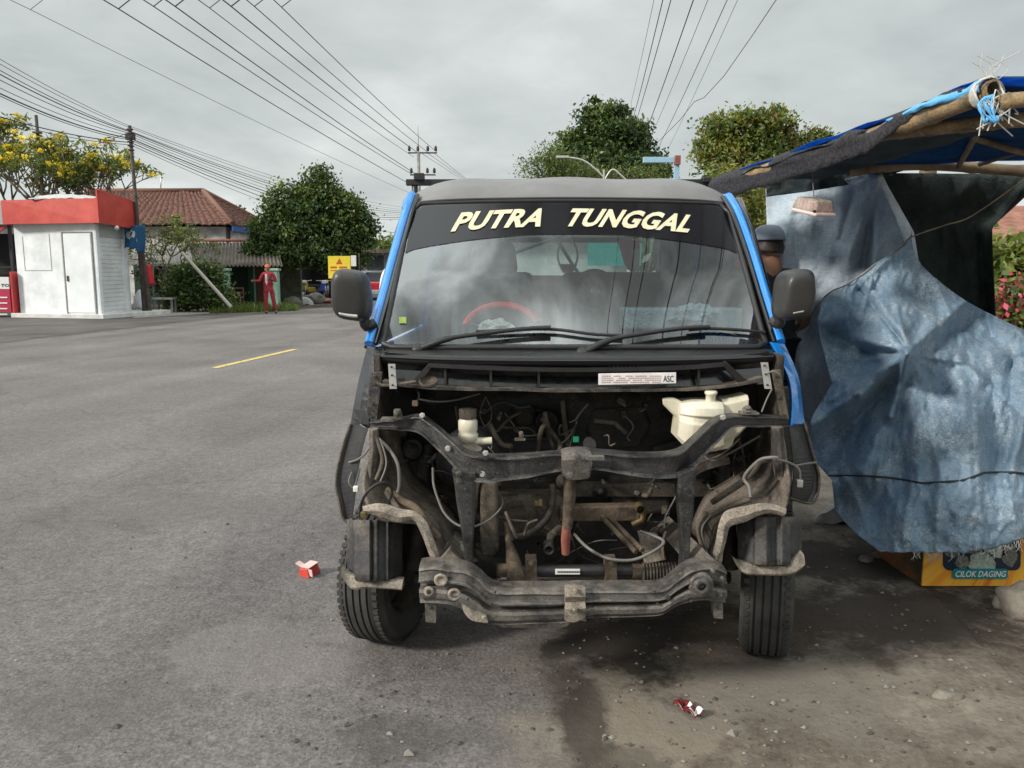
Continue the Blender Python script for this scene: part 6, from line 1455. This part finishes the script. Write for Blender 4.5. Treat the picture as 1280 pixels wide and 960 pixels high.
# bamboo pole leaning, fence, bench, bag, red cloth
o=MB().tube([P(228,316,28.2),P(289,384,27.6)],[.055,.065],8).build('leaning_pole',plain('pale_bamboo',(.42,.39,.34),.8),fix=False); tag(o,'long pale bamboo pole leaning against the shop roof over the bushes','pole')
fn_=thing('wire_fence',(P(225,380,29.5).x,29.5,0),'thin wire mesh fence with pale posts between the bench and the dark bushes','fence')
for x in (216,247,275):
    q=P(x,384,29.5); MB().tube([(q.x,29.5,0),P(x-2,332,29.5)],.045,6).build('fence_post',M['concpole'],fn_,fix=False)
mb=MB()
for y in (336,345,354,363,372): mb.tube([P(190,y,29.5),P(216,y,29.5),P(247,y,29.5),P(275,y,29.5)],.004,4)
for i in range(22): mb.tube([P(191+i*3.8,336,29.5),P(191+i*3.8,376,29.5)],.003,3)
mb.build('wire_mesh',M['concpole'],fn_,fix=False)
t=thing('bench',(P(206,386,28.5).x,28.5,0),'small grey wooden bench beside the fence right of the kiosk','bench')
q=P(206,373,28.5); MB().box((q.x,28.5,q.z),(.72,.45,.06)).build('seat',M['silver'],t)
for dx,dy in ((-.3,-.15),(.3,-.15),(-.3,.15),(.3,.15)): MB().box((q.x+dx,28.5+dy,q.z/2),(.06,.06,q.z-.03)).build('leg',M['concpole'],t)
q=P(177,376,28); mb=MB(); mb.grid(lambda s,t_:Vector((q.x+.28*math.cos(s*6.283)*math.sin(t_*3.14)*(1-.35*(t_<.35)),28+.22*math.sin(s*6.283)*math.sin(t_*3.14),.40-.40*math.cos(math.pi*(1-t_))*1.0)),20,14); o=mb.build('rubbish_bag',plain('white_bag',(.62,.62,.66),.5),noisy=.12,nscale=3); tag(o,'full white plastic sack leaning on the dark post beside the bench','sack')
mb=MB(); mb.grid(lambda s,t_:P(183+ (4+6*t_)*s+1.5*t_*0,331+25*t_,28.6)+Vector((0,.08*math.sin(s*8),0)),12,8); o=mb.build('red_cloth',plain('red_cloth',(.60,.03,.04),.8),fix=False,solid=.03); tag(o,'red cloth hanging from a line between the kiosk and the fence','cloth')
o=MB().tube([P(176,331,28.6),P(216,333,29.5)],.012,4).build('clothes_line',M['concpole'],fix=False); tag(o,'thin line stretched above the bench holding the red cloth','line')
for x,lab in ((181,'slim greenish post left of the hanging red cloth'),(192,'slim post right of the hanging red cloth')):
    q=P(x,386,28.7); o=MB().tube([(q.x,28.7,0),P(x-1,322,28.7)],.035,6).build('slim_post',plain('green_grey_post',(.16,.2,.17),.8),fix=False); tag(o,lab,'post')
shrub('dense_shrub',pb([(232,360,20,22),(255,352,22,22),(270,372,20,14),(245,338,16,10),(225,376,14,9),(262,345,12,12)],29.2),14000,.12,['dark','mid','light'],'dense dark green bushes growing behind the wire fence',clump=18,spread=.35,weights=[.45,.4,.15])
shrub('garden_shrub',pb([(205,352,16,16),(190,340,12,10)],32.5),2200,.14,['dark','olive'],'dark shrub between the bench and the corrugated roof',clump=14,spread=.4)
tree('bare_tree',(P(205,330,30.5).x,30.5,0),P(200,300,30.5),pb([(185,290,14,14),(205,303,16,10),(190,268,12,8),(215,290,8,10),(222,296,8,8)],30.5),900,.16,['olive','light'],'small tree with few leaves and twisting branches in front of the tiled house',r0=.08,seed=21,clump=8,spread=.4,bark='palebark',twigs=7) if False else None
def bare():
    base=Vector((P(205,330,30.5).x,30.5,0)); t=thing('bare_tree',base,'small tree with few leaves and twisting branches in front of the tiled house','tree'); mb=MB(); rr_=random.Random(9); tips=[]
    def grow(p,d,L_,r,k):
        q=p+d*L_; mb.tube([p,p.lerp(q,.5)+Vector((0,0,rr_.uniform(-.05,.05))),q],[r,r*.8,r*.65],5); tips.append(q)
        if k==0: return
        for _ in range(3 if rr_.random()<.5 else 2): grow(q,(d*.8+Vector((rr_.uniform(-1,1),rr_.uniform(-.5,.5),rr_.uniform(-.5,.7)))).normalized(),L_*.75,r*.62,k-1)
    mb.tube([base,base+Vector((0,0,1.3))],[.10,.08],7)
    for d in ((-.8,0,.9),(.9,0,.35),(-.1,0,1.2),(.4,0,1.0)): grow(base+Vector((0,0,1.3)),Vector(d).normalized(),.75,.05,4)
    mb.build('trunk',M['bark'],t)
    V,mi=leaves([(q,(.12,.12,.1)) for q in tips],1500,.14,2,clump=6,spread=.22,aspect=.5); leaf_obj('crown',V,mi,[LM['olive'],LM['light']],t)
bare()
# grass verge (stuff)
n=9000; xs=rng.uniform(262,372,n); ys=378+rng.random(n)**.8*14-(xs-262)*.03
pos=np.array([list(G(x,y)) for x,y in zip(xs,ys)]); h=rng.uniform(.05,.24,n); h*=np.where(rng.random(n)<.3,1.3,.8)
an=rng.uniform(0,6.28,n); dx=np.cos(an)*.02; dy=np.sin(an)*.02; lean=rng.normal(size=(n,2))*.08
V=np.stack([pos-np.stack([dx,dy,0*dx],1),pos+np.stack([dx,dy,0*dx],1),pos+np.stack([dx*.3+lean[:,0],dy*.3+lean[:,1],h],1),pos+np.stack([-dx*.3+lean[:,0],-dy*.3+lean[:,1],h],1)],1).reshape(-1,3)
o=leaf_obj('grass',V,rng.integers(0,3,n),[LM['grass'],LM['light'],LM['mid']],None); tag(o,'tufts of bright green roadside grass around the red clad man','grass',kind='stuff')
# far shop, motorcycles, signs
t=thing('dark_shop',(P(392,350,41).x,41.5,0),'dark open workshop under the shade tree behind the motorcycles','shop')
x0=P(372,350,41).x;x1=P(440,350,41).x
mb=MB(); mb.box(((x0+x1)/2,43.5,1.5),(x1-x0,.2,3.0)); mb.box((x0,42.2,1.5),(.2,2.6,3.0)); mb.build('wall',plain('near_black_wall',(.03,.028,.028),.9),t); MB().box(((x0+x1)/2,42.2,3.0),(x1-x0+.6,3.4,.12)).build('roof',M['asbestos'],t)  # back and side wall of the workshop share one near-black colour
t=thing('roadside_building',(P(470,340,47).x,49,0),'pale grey roadside building with a flat roof beyond the yellow signboard','building')
x0=P(438,340,46).x;x1=P(520,340,46).x; zt2=P(460,315,46).z
MB().prism([(x0,46.5,0),(x1,46.5,0),(x1,52,0),(x0,52,0)],(0,0,zt2)).build('wall',plain('pale_grey_render',(.45,.46,.48),.85),t); MB().box(((x0+x1)/2,48.8,zt2+.05),(x1-x0+.8,6.4,.22)).build('roof',M['asbestos'],t)
for x in (448,462,474): 
    q=P(x,328,46.4); f=MB().box((q.x,46.46,q.z),(.5,.05,.8)).build('window',plain('window_dark',(.10,.12,.14),.3),t)
q=P(424,334,39); q=P(424,334,32.2); t=thing('signboard',(q.x,32.2,0),'yellow signboard with red lettering on posts under the shade tree','sign')
a_=P(410,320,32.2);b2=P(438,320,32.2);c_=P(438,348,32.2)
MB().box(((a_.x+b2.x)/2,32.2,(a_.z+c_.z)/2),(b2.x-a_.x,.06,a_.z-c_.z)).build('board',plain('yellow_sign_board',(.80,.62,.04),.6),t)
mb=MB()
for y,x0_,x1_,hh in ((333,413,421,2.2),(333,424,434,2.2),(337.5,413,434,1.0),(341,417,432,1.8)):
    xx=x0_
    while xx<x1_: mb.prism(pp([(xx,y),(xx+1.5,y),(xx+1.5,y+hh),(xx,y+hh)],32.16),(0,.01,0)); xx+=2.0
mb.prism(pp([(424,323),(428,330),(420,330)],32.16),(0,.01,0)); mb.build('sign_lettering',plain('red_sign_ink',(.55,.08,.03),.6,bs=0),t)
mb=MB(); [mb.tube([(x,32.27,0),(x,32.27,a_.z)],.04,6) for x in (a_.x+.1,b2.x-.1)]; mb.build('sign_post',M['polewood'],t,fix=False)
q=P(442,326,32); t=thing('small_sign',(q.x,32,0),'small white hanging sign right of the yellow signboard','sign'); MB().box((q.x,32,q.z),(.20,.05,.42)).build('board',M['white'],t); MB().tube([(q.x+.2,32.1,0),(q.x+.2,32.1,q.z+.3)],.03,6).build('sign_post',M['polewood'],t)
def motorcycle(x,Y,col,label,yaw):
    q=P(x,370,Y); t=thing('motorcycle',(q.x,Y,0),label,'motorcycle','motorcycles parked under the shade tree'); c=Vector((q.x,Y,0)); Rm=Matrix.Rotation(yaw,3,'Z')
    w_=lambda a,b__,c__:c+Rm@Vector((a,b__,c__)); ax=Rm@Vector((0,1,0))
    for a_ in (-.6,.6):
        wl=MB().lathe([(.2,-.04),(.27,-.04),(.29,0),(.27,.04),(.2,.04)],w_(a_,0,.29),ax,20).build('wheel',M['rubber'],t); MB().lathe([(0,-.03),(.2,-.02),(.2,.02),(0,.03)],w_(a_,0,.29),ax,16).build('rim',M['silver'],wl)
    MB().box(w_(-.05,0,.55),(.75,.26,.28),Rm,taper=.8).box(w_(.42,0,.75),(.22,.36,.5),Rm,taper=.6).build('body',plain('motorcycle_paint',col,.35),t,bevel=.05)
    MB().box(w_(-.25,0,.75),(.7,.24,.1),Rm).build('seat',M['seat'],t,bevel=.03)
    MB().tube([w_(.36,-.33,1.02),w_(.42,0,.98),w_(.36,.33,1.02)],.02,6).build('handlebar',M['silver'],t); MB().box(w_(.5,0,.95),(.1,.2,.16),Rm).build('headlight',M['white'],t,bevel=.03)
    MB().tube([w_(.6,.08,.3),w_(.45,.08,.9)],.025,6).build('fork',M['silver'],t)
motorcycle(402,39.5,(.02,.05,.3),'blue motorcycle parked beside the yellow signboard',-1.1)
motorcycle(409,41,(.03,.03,.04),'black motorcycle parked behind the blue one under the tree',-1.4)
motorcycle(388,40.5,(.3,.22,.04),'dark yellow motorcycle in front of the workshop opening',-1.9)
p=G(376,381); mb=MB(); mb.grid(lambda s,t_:Vector((p.x+.55*math.cos(s*6.283)*math.sin(t_*1.57),p.y+.3*math.sin(s*6.283)*math.sin(t_*1.57),.42*math.cos(t_*1.57))),20,10); o=mb.build('white_sack',plain('white_sack',(.7,.7,.7),.7),noisy=.12,nscale=2.5); tag(o,'white sack slumped on the rubble at the road edge past the grass','sack')
M['rubble']=mottled('grey_rubble',(.14,.13,.115),(.26,.24,.21),5,.95,0,.6,.01)
rock(G(392,380),(.5,.35,.30),'pale rubble heap right of the white sack',seed=31,mat=M['rubble']); rock(G(366,383),(.35,.3,.25),'grey rubble heap left of the white sack',seed=33,mat=M['rubble'])
rock(G(405,379),(.5,.3,.16),'reddish brown soil heap under the parked motorcycles',seed=35,mat=M['terra'])
# red vehicle far away
q=P(468,376,43); t=thing('parked_car',(q.x,43,0),'red car parked far down the road seen beside the van mirror','car')
c=Vector((q.x+.3,43,0))
MB().box(c+Vector((0,0,.62)),(1.7,3.8,.62)).build('body',plain('red_car_paint',(.45,.02,.03),.3,coat=.5),t,bevel=.12,seg=3)
MB().box(c+Vector((0,.2,1.15)),(1.5,2.2,.55),taper=.82).build('cabin',plain('car_glass_dark',(.05,.06,.07),.15),t,bevel=.1,seg=3)
MB().box(c+Vector((0,-1.92,.4)),(1.6,.1,.25)).build('bumper',plain('grey_bumper',(.4,.4,.4),.5),t,bevel=.04)
for a_ in (-.78,.78):
    for b2 in (-1.25,1.25): MB().lathe([(0,-.1),(.2,-.1),(.29,-.09),(.31,0),(.29,.09),(.2,.1),(0,.1)],c+Vector((a_,b2,.31)),(1,0,0),18).build('wheel',M['rubber'],t)
    MB().box(c+Vector((a_*.75,-1.93,.72)),(.28,.06,.14)).build('headlight',M['white'],t,bevel=.02)
# far tree line beyond the road and behind the van
for i,(x,y,rx,ry,Y,lab) in enumerate([(560,318,60,16,110,'hazy low treeline left of the road end'),(700,312,70,22,100,'low trees behind the van roof left of the gantry'),(860,300,60,34,60,'bushy tree behind the van between gantry and stall'),(1000,300,70,40,45,'leafy tree hidden behind the stall tarpaulin'),(1180,310,90,36,40,'wide green tree behind the stall posts'),(1400,300,90,50,35,'tree beyond the right edge behind the house'),(30,318,60,20,48,'dark green tree behind the far left stall')]):
    tree('background_tree',(P(x,330,Y).x,Y,0),P(x,y+ry*.5,Y),pb([(x,y,rx,ry),(x-rx*.5,y+ry*.5,rx*.6,ry*.7),(x+rx*.5,y+ry*.4,rx*.6,ry*.7)],Y),4200,.012*Y,['mid','olive','dark'],lab,r0=.25,seed=40+i,clump=16,spread=.02*Y)
# green shed seen through the cab's rear window
t=thing('green_shed',(1.4,16,0),'teal green shed with a white wall seen through the rear window of the cab','shed')
MB().box((.4,17,1.0),(3.6,3,2.0)).build('wall',plain('white_render',(.6,.62,.6),.8),t); MB().box(P(768,318,15.2),(1.0,.1,.42)).build('sign_panel',plain('teal_panel',(.0,.30,.26),.6),t); MB().box((.4,17,2.15),(4.0,3.6,.12)).build('roof',M['asbestos'],t)
# ============================================================ people
def skin_mesh(verts, edges, radii, root=0, sub=2):
    me=bpy.data.meshes.new('sk'); me.from_pydata([tuple(v) for v in verts],edges,[]); o=bpy.data.objects.new('sk',me); COL.objects.link(o)
    md=o.modifiers.new('s','SKIN'); md.use_smooth_shade=True
    if not me.skin_vertices:
        me.skin_vertices.new() if hasattr(me.skin_vertices,'new') else None
    sv=me.skin_vertices[0].data
    for i,r in enumerate(radii):
        sv[i].radius=(r,r) if not isinstance(r,tuple) else r; sv[i].use_root=(i==root)
    s2=o.modifiers.new('d','SUBSURF'); s2.levels=sub; s2.render_levels=sub
    bpy.context.view_layer.update()
    out=bpy.data.meshes.new_from_object(o.evaluated_get(bpy.context.evaluated_depsgraph_get()))
    v=[tuple(q.co) for q in out.vertices]; f=[tuple(p.vertices) for p in out.polygons]
    bpy.data.objects.remove(o); bpy.data.meshes.remove(me); bpy.data.meshes.remove(out); return v,f
def chain(pts,rad,sub=2):
    return skin_mesh([Vector(p) for p in pts],[(i,i+1) for i in range(len(pts)-1)],rad,0,sub)
def graph(J,E,Rr,root,sub=2):
    ks=list(J); ix={k:i for i,k in enumerate(ks)}
    return skin_mesh([J[k] for k in ks],[(ix[a],ix[b]) for a,b in E],[Rr[k] for k in ks],ix[root],sub)
def person(loc,yaw,H,J,label,skin,shirt,trousers,shoes,hair,cap=None,shirt_len=1,extra=None,group=None):
    """J: joints in metres for a 1.70 m figure facing -Y"""
    k=H/1.70; Mx=Matrix.Translation(Vector(loc))@Matrix.Rotation(yaw,4,'Z')@Matrix.Scale(k,4)
    t=thing('person',loc,label,'person',group)
    def emit(vf_list,name,mat,parent):
        mb=MB()
        for v,f in vf_list: mb.add([Mx@Vector(q) for q in v],f,0,True)
        return mb.build(name,mat,parent,fix=False)
    D=dict(pelvis=(0,0,.93),waist=(0,.0,1.06),chest=(0,.0,1.26),nb=(0,.01,1.42),neck=(0,.005,1.49),jaw=(0,-.02,1.535),head=(0,-.005,1.61),crown=(0,.0,1.665),
           shL=(-.17,.01,1.40),elL=(-.22,.02,1.12),wrL=(-.23,-.08,.89),shR=(.17,.01,1.40),elR=(.22,.02,1.12),wrR=(.23,-.08,.89),
           hipL=(-.09,0,.90),knL=(-.10,-.02,.50),anL=(-.10,.03,.09),toL=(-.11,-.13,.03),hipR=(.09,0,.90),knR=(.10,-.02,.50),anR=(.10,.03,.09),toR=(.11,-.13,.03))
    D.update(J); D={a:Vector(b_) for a,b_ in D.items() if a!='face'}
    R_=dict(pelvis=(.15,.11),waist=(.135,.10),chest=(.155,.11),nb=.075,neck=.052,jaw=.068,head=.082,crown=.066,shL=.055,elL=.040,wrL=.026,shR=.055,elR=.040,wrR=.026,hipL=.085,knL=.055,anL=.036,toL=.03,hipR=.085,knR=.055,anR=.036,toR=.03)
    E=[('pelvis','waist'),('waist','chest'),('chest','nb')]+[(a+s_,b_+s_) for s_ in 'LR' for a,b_ in (('sh','el'),('el','wr'),('hip','kn'),('kn','an'),('an','to'))]+[('nb','shL'),('nb','shR'),('pelvis','hipL'),('pelvis','hipR')]
    G_={a:b_ for a,b_ in D.items() if a not in ('neck','jaw','head','crown','face')}
    parts=[graph(G_,E,R_,'pelvis')]
    hm=MB(); hm.tube(catmull([D['nb']+Vector((0,.01,-.04)),D['nb']+Vector((0,.005,.03)),D['neck'],D['head']+Vector((0,.015,-.03))],4),[.075,.07,.064,.060,.058,.057,.056,.056,.056,.056,.055,.055,.055],16,cap=False)
    def hp(s,u):
        th=s*6.28318; ph=u*math.pi; z=math.cos(ph); r=math.sin(ph)**.85; fr_=-math.sin(th)
        w=.076*(1-.16*max(0,-z)**1.3); dp=.094
        return D['head']+Vector((w*r*math.cos(th),(-fr_*dp*r*(1 if fr_>0 else .95))-(.014*max(0,-z) if fr_>0 else -.012*max(0,-z)*0),.108*z))
    hm.grid(hp,24,16); parts.append((hm.v,hm.f))
    for s_,sg in (('L',-1),('R',1)):
        w_=D['wr'+s_]; d=(w_-D['el'+s_]).normalized(); side=d.cross(Vector((0,-1,.2))).normalized(); up=side.cross(d).normalized()
        pc=w_+d*.05; parts.append(chain([w_-d*.02,w_+d*.035,w_+d*.085],[(.024,.016),(.036,.016),(.038,.013)],1))
        for i,(o_,l_) in enumerate(((-.027,.066),(-.009,.076),(.009,.072),(.027,.056))):
            b0=w_+d*.075+side*o_; parts.append(chain([b0,b0+d*l_*.45+up*.004,b0+d*l_*.78-up*.012,b0+d*l_*.95-up*.028],[.009,.0085,.008,.006],1))
        b0=w_+d*.03-side*.03*sg*1; parts.append(chain([b0,b0-side*.025*sg+d*.025,b0-side*.03*sg+d*.055],[.012,.010,.008],1))
    hd=D['head']; fw=(D['jaw']-D['neck']); fw=Vector((0,-1,0))
    tw=J.get('face',0); fr=Matrix.Rotation(tw,3,'Z')
    parts.append(chain([hd+fr@Vector((0,-.078,.012)),hd+fr@Vector((0,-.098,-.012)),hd+fr@Vector((0,-.085,-.022))],[.010,.014,.010],1))
    for sg in (-1,1): parts.append(chain([hd+fr@Vector((sg*.078,.01,.018)),hd+fr@Vector((sg*.09,.015,.0)),hd+fr@Vector((sg*.08,.008,-.024))],[.012,.014,.009],1))
    bd=emit(parts,'body',skin,t)
    mb=MB()
    for sg in (-1,1): mb.lathe([(0,-.008),(.010,-.004),(.012,.004)],Mx@(hd+fr@Vector((sg*.032,-.076,.008))),(0,1,0),8)
    mb.box(Mx@(hd+fr@Vector((0,-.076,-.05))),(.045*k,.012,.008)); mb.build('face_features',M['ink'],bd)
    inf=lambda v_,d: tuple(x+d for x in v_) if isinstance(v_,tuple) else v_+d
    e=.016; sj={a:D[a] for a in ('pelvis','waist','chest','nb','shL','elL','shR','elR')}; sj['hem']=D['pelvis']+Vector((0,0,-.09)); R_['hem']=(.152,.118)
    sr={a:inf(R_[a],e) for a in sj}; se=[('hem','pelvis'),('pelvis','waist'),('waist','chest'),('chest','nb'),('nb','shL'),('nb','shR'),('shL','elL'),('shR','elR')]
    if shirt_len==2:
        sj['wrL']=D['wrL'];sj['wrR']=D['wrR'];sr['wrL']=sr['wrR']=.036; se+=[('elL','wrL'),('elR','wrR')]
    else:
        for s_ in 'LR': sj['el'+s_]=D['sh'+s_].lerp(D['el'+s_],.72); sr['el'+s_]=.058
    sr['nb']=.085
    emit([graph(sj,se,sr,'pelvis')],'shirt',shirt,t)
    tj={a:D[a] for a in ('pelvis','hipL','knL','anL','hipR','knR','anR')}; tj['waist']=D['pelvis'].lerp(D['waist'],.35); tr_={a:inf(R_[a],.02) for a in tj if a in R_}; tr_['waist']=(.155,.118); tr_['pelvis']=(.165,.125); tr_['knL']=tr_['knR']=.078; tr_['anL']=tr_['anR']=.066
    emit([graph(tj,[('pelvis','waist'),('pelvis','hipL'),('pelvis','hipR'),('hipL','knL'),('knL','anL'),('hipR','knR'),('knR','anR')],tr_,'pelvis')],'trousers',trousers,t)
    for s_ in 'LR': emit([chain([D['an'+s_]+Vector((0,.04,-.05)),D['an'+s_]+Vector((0,-.04,-.045)),D['to'+s_]+Vector((0,-.02,.01))],[(.045,.045),(.048,.045),(.045,.032)],1)],'shoe',shoes,t)
    def cap_shell(r,low,name,mat,bump_=0,back=.0):
        mb=MB()
        def fn(s,u):
            th=s*6.283; lat=math.pi/2*(1-u); c=hd+Vector((0,.008,.02))
            lo=low if math.sin(th)*-1>0.2 else low-back
            z=math.sin(lat); ph=lat if lat>0 else lat
            a=lat*(1)-(1-math.sin(lat))*0
            zz=math.sin(lat)*r*(1.15 if name=='cap' else 1.08)+ (lo*(1-math.sin(lat)))
            rr_=r*math.cos(lat)**.62*(min(1,.80+.9*u) if name=='hair' else 1)
            q=c+fr@Vector((rr_*math.cos(th),rr_*math.sin(th)*1.1,zz))
            return Mx@(q+ (mnoise.noise_vector(q*30)*bump_ if bump_ else Vector((0,0,0))))
        mb.grid(fn,28,12); return mb.build(name,mat,t,fix=False,solid=.006)
    cap_shell(.080,-.005,'hair',hair,.008,.05)
    if cap:
        c_=cap_shell(.090,.018,'cap',cap,.002,0)
        mb=MB(); mb.grid(lambda s,u:Mx@(hd+Vector((0,0,.042))+fr@Vector((.085*math.cos(math.pi*(1+s)),(-.09-.075*u*math.sin(math.pi*s))-.01,-.012*u))),14,5); mb.build('cap_peak',cap,c_,fix=False,solid=.005)
    if extra: extra(t,D,Mx,emit)
    return t
SK=plain('brown_skin',(.30,.15,.09),.5); HR=plain('dark_hair',(.03,.018,.014),.6,bs=.4,scale=40)
BL=plain('black_cotton',(.012,.012,.014),.85,bs=.2); RD=plain('maroon_cotton',(.33,.025,.04),.8,bs=.3); WH=plain('white_cotton',(.65,.65,.66),.8,bs=.3); DN=plain('dark_denim',(.03,.035,.05),.85,bs=.3)
# man in red
p=G(337,392)
def redx(t,D,Mx,emit):
    mb=MB(); mb.grid(lambda s,u:Mx@Vector((-.075+.07*s,-.131+.012*math.cos(u*3)-.008*(1-abs(2*s-1)),1.02+.38*u)),4,10); mb.build('white_front',WH,t,fix=False,solid=.006)
    w=D['wrR']; mb=MB(); mb.box(Mx@(w+Vector((-.02,-.08,.03))),(.08,.03,.13)); mb.build('phone',M['ink'],t,bevel=.008)
person((p.x,p.y,0),R(8),1.66,dict(elL=(-.30,.0,1.15),wrL=(-.43,-.14,1.16),elR=(.27,.02,1.13),wrR=(.13,-.2,1.22),knR=(.15,.0,.50),anR=(.21,.08,.09),toR=(.24,-.07,.03),hipR=(.10,0,.90)),
  'man in a red tracksuit and orange cap standing on the road edge holding a phone',SK,RD,RD,M['ink'],HR,cap=plain('orange_red_cap',(.6,.12,.06),.7),shirt_len=2,extra=redx)
# man in grey cap between van and stall, seen from behind
q=P(957,300,4.62)
person((q.x+.065,4.70,0),R(172),1.69,dict(elL=(-.21,-.03,1.15),wrL=(-.10,-.24,1.10),elR=(.21,-.03,1.15),wrR=(.10,-.24,1.06),head=(.02,-.03,1.60),crown=(.02,-.03,1.655),jaw=(.01,-.05,1.53)),
  'man in a grey cap and black t-shirt standing between the van door and the tarpaulin',SK,BL,DN,M['ink'],HR,cap=plain('grey_blue_cap',(.20,.23,.28),.85,bs=.2))
# long haired person behind the left pillar
q=P(491,300,5.1)
person((q.x+.115,5.15,0),R(-20),1.74,dict(wrL=(-.14,-.12,.92),wrR=(.14,-.12,.92),elL=(-.2,.02,1.12)),'person with reddish brown hair and a white shirt half hidden behind the left van pillar',SK,WH,DN,M['ink'],plain('brown_hair',(.09,.035,.02),.6,bs=.5,scale=50))
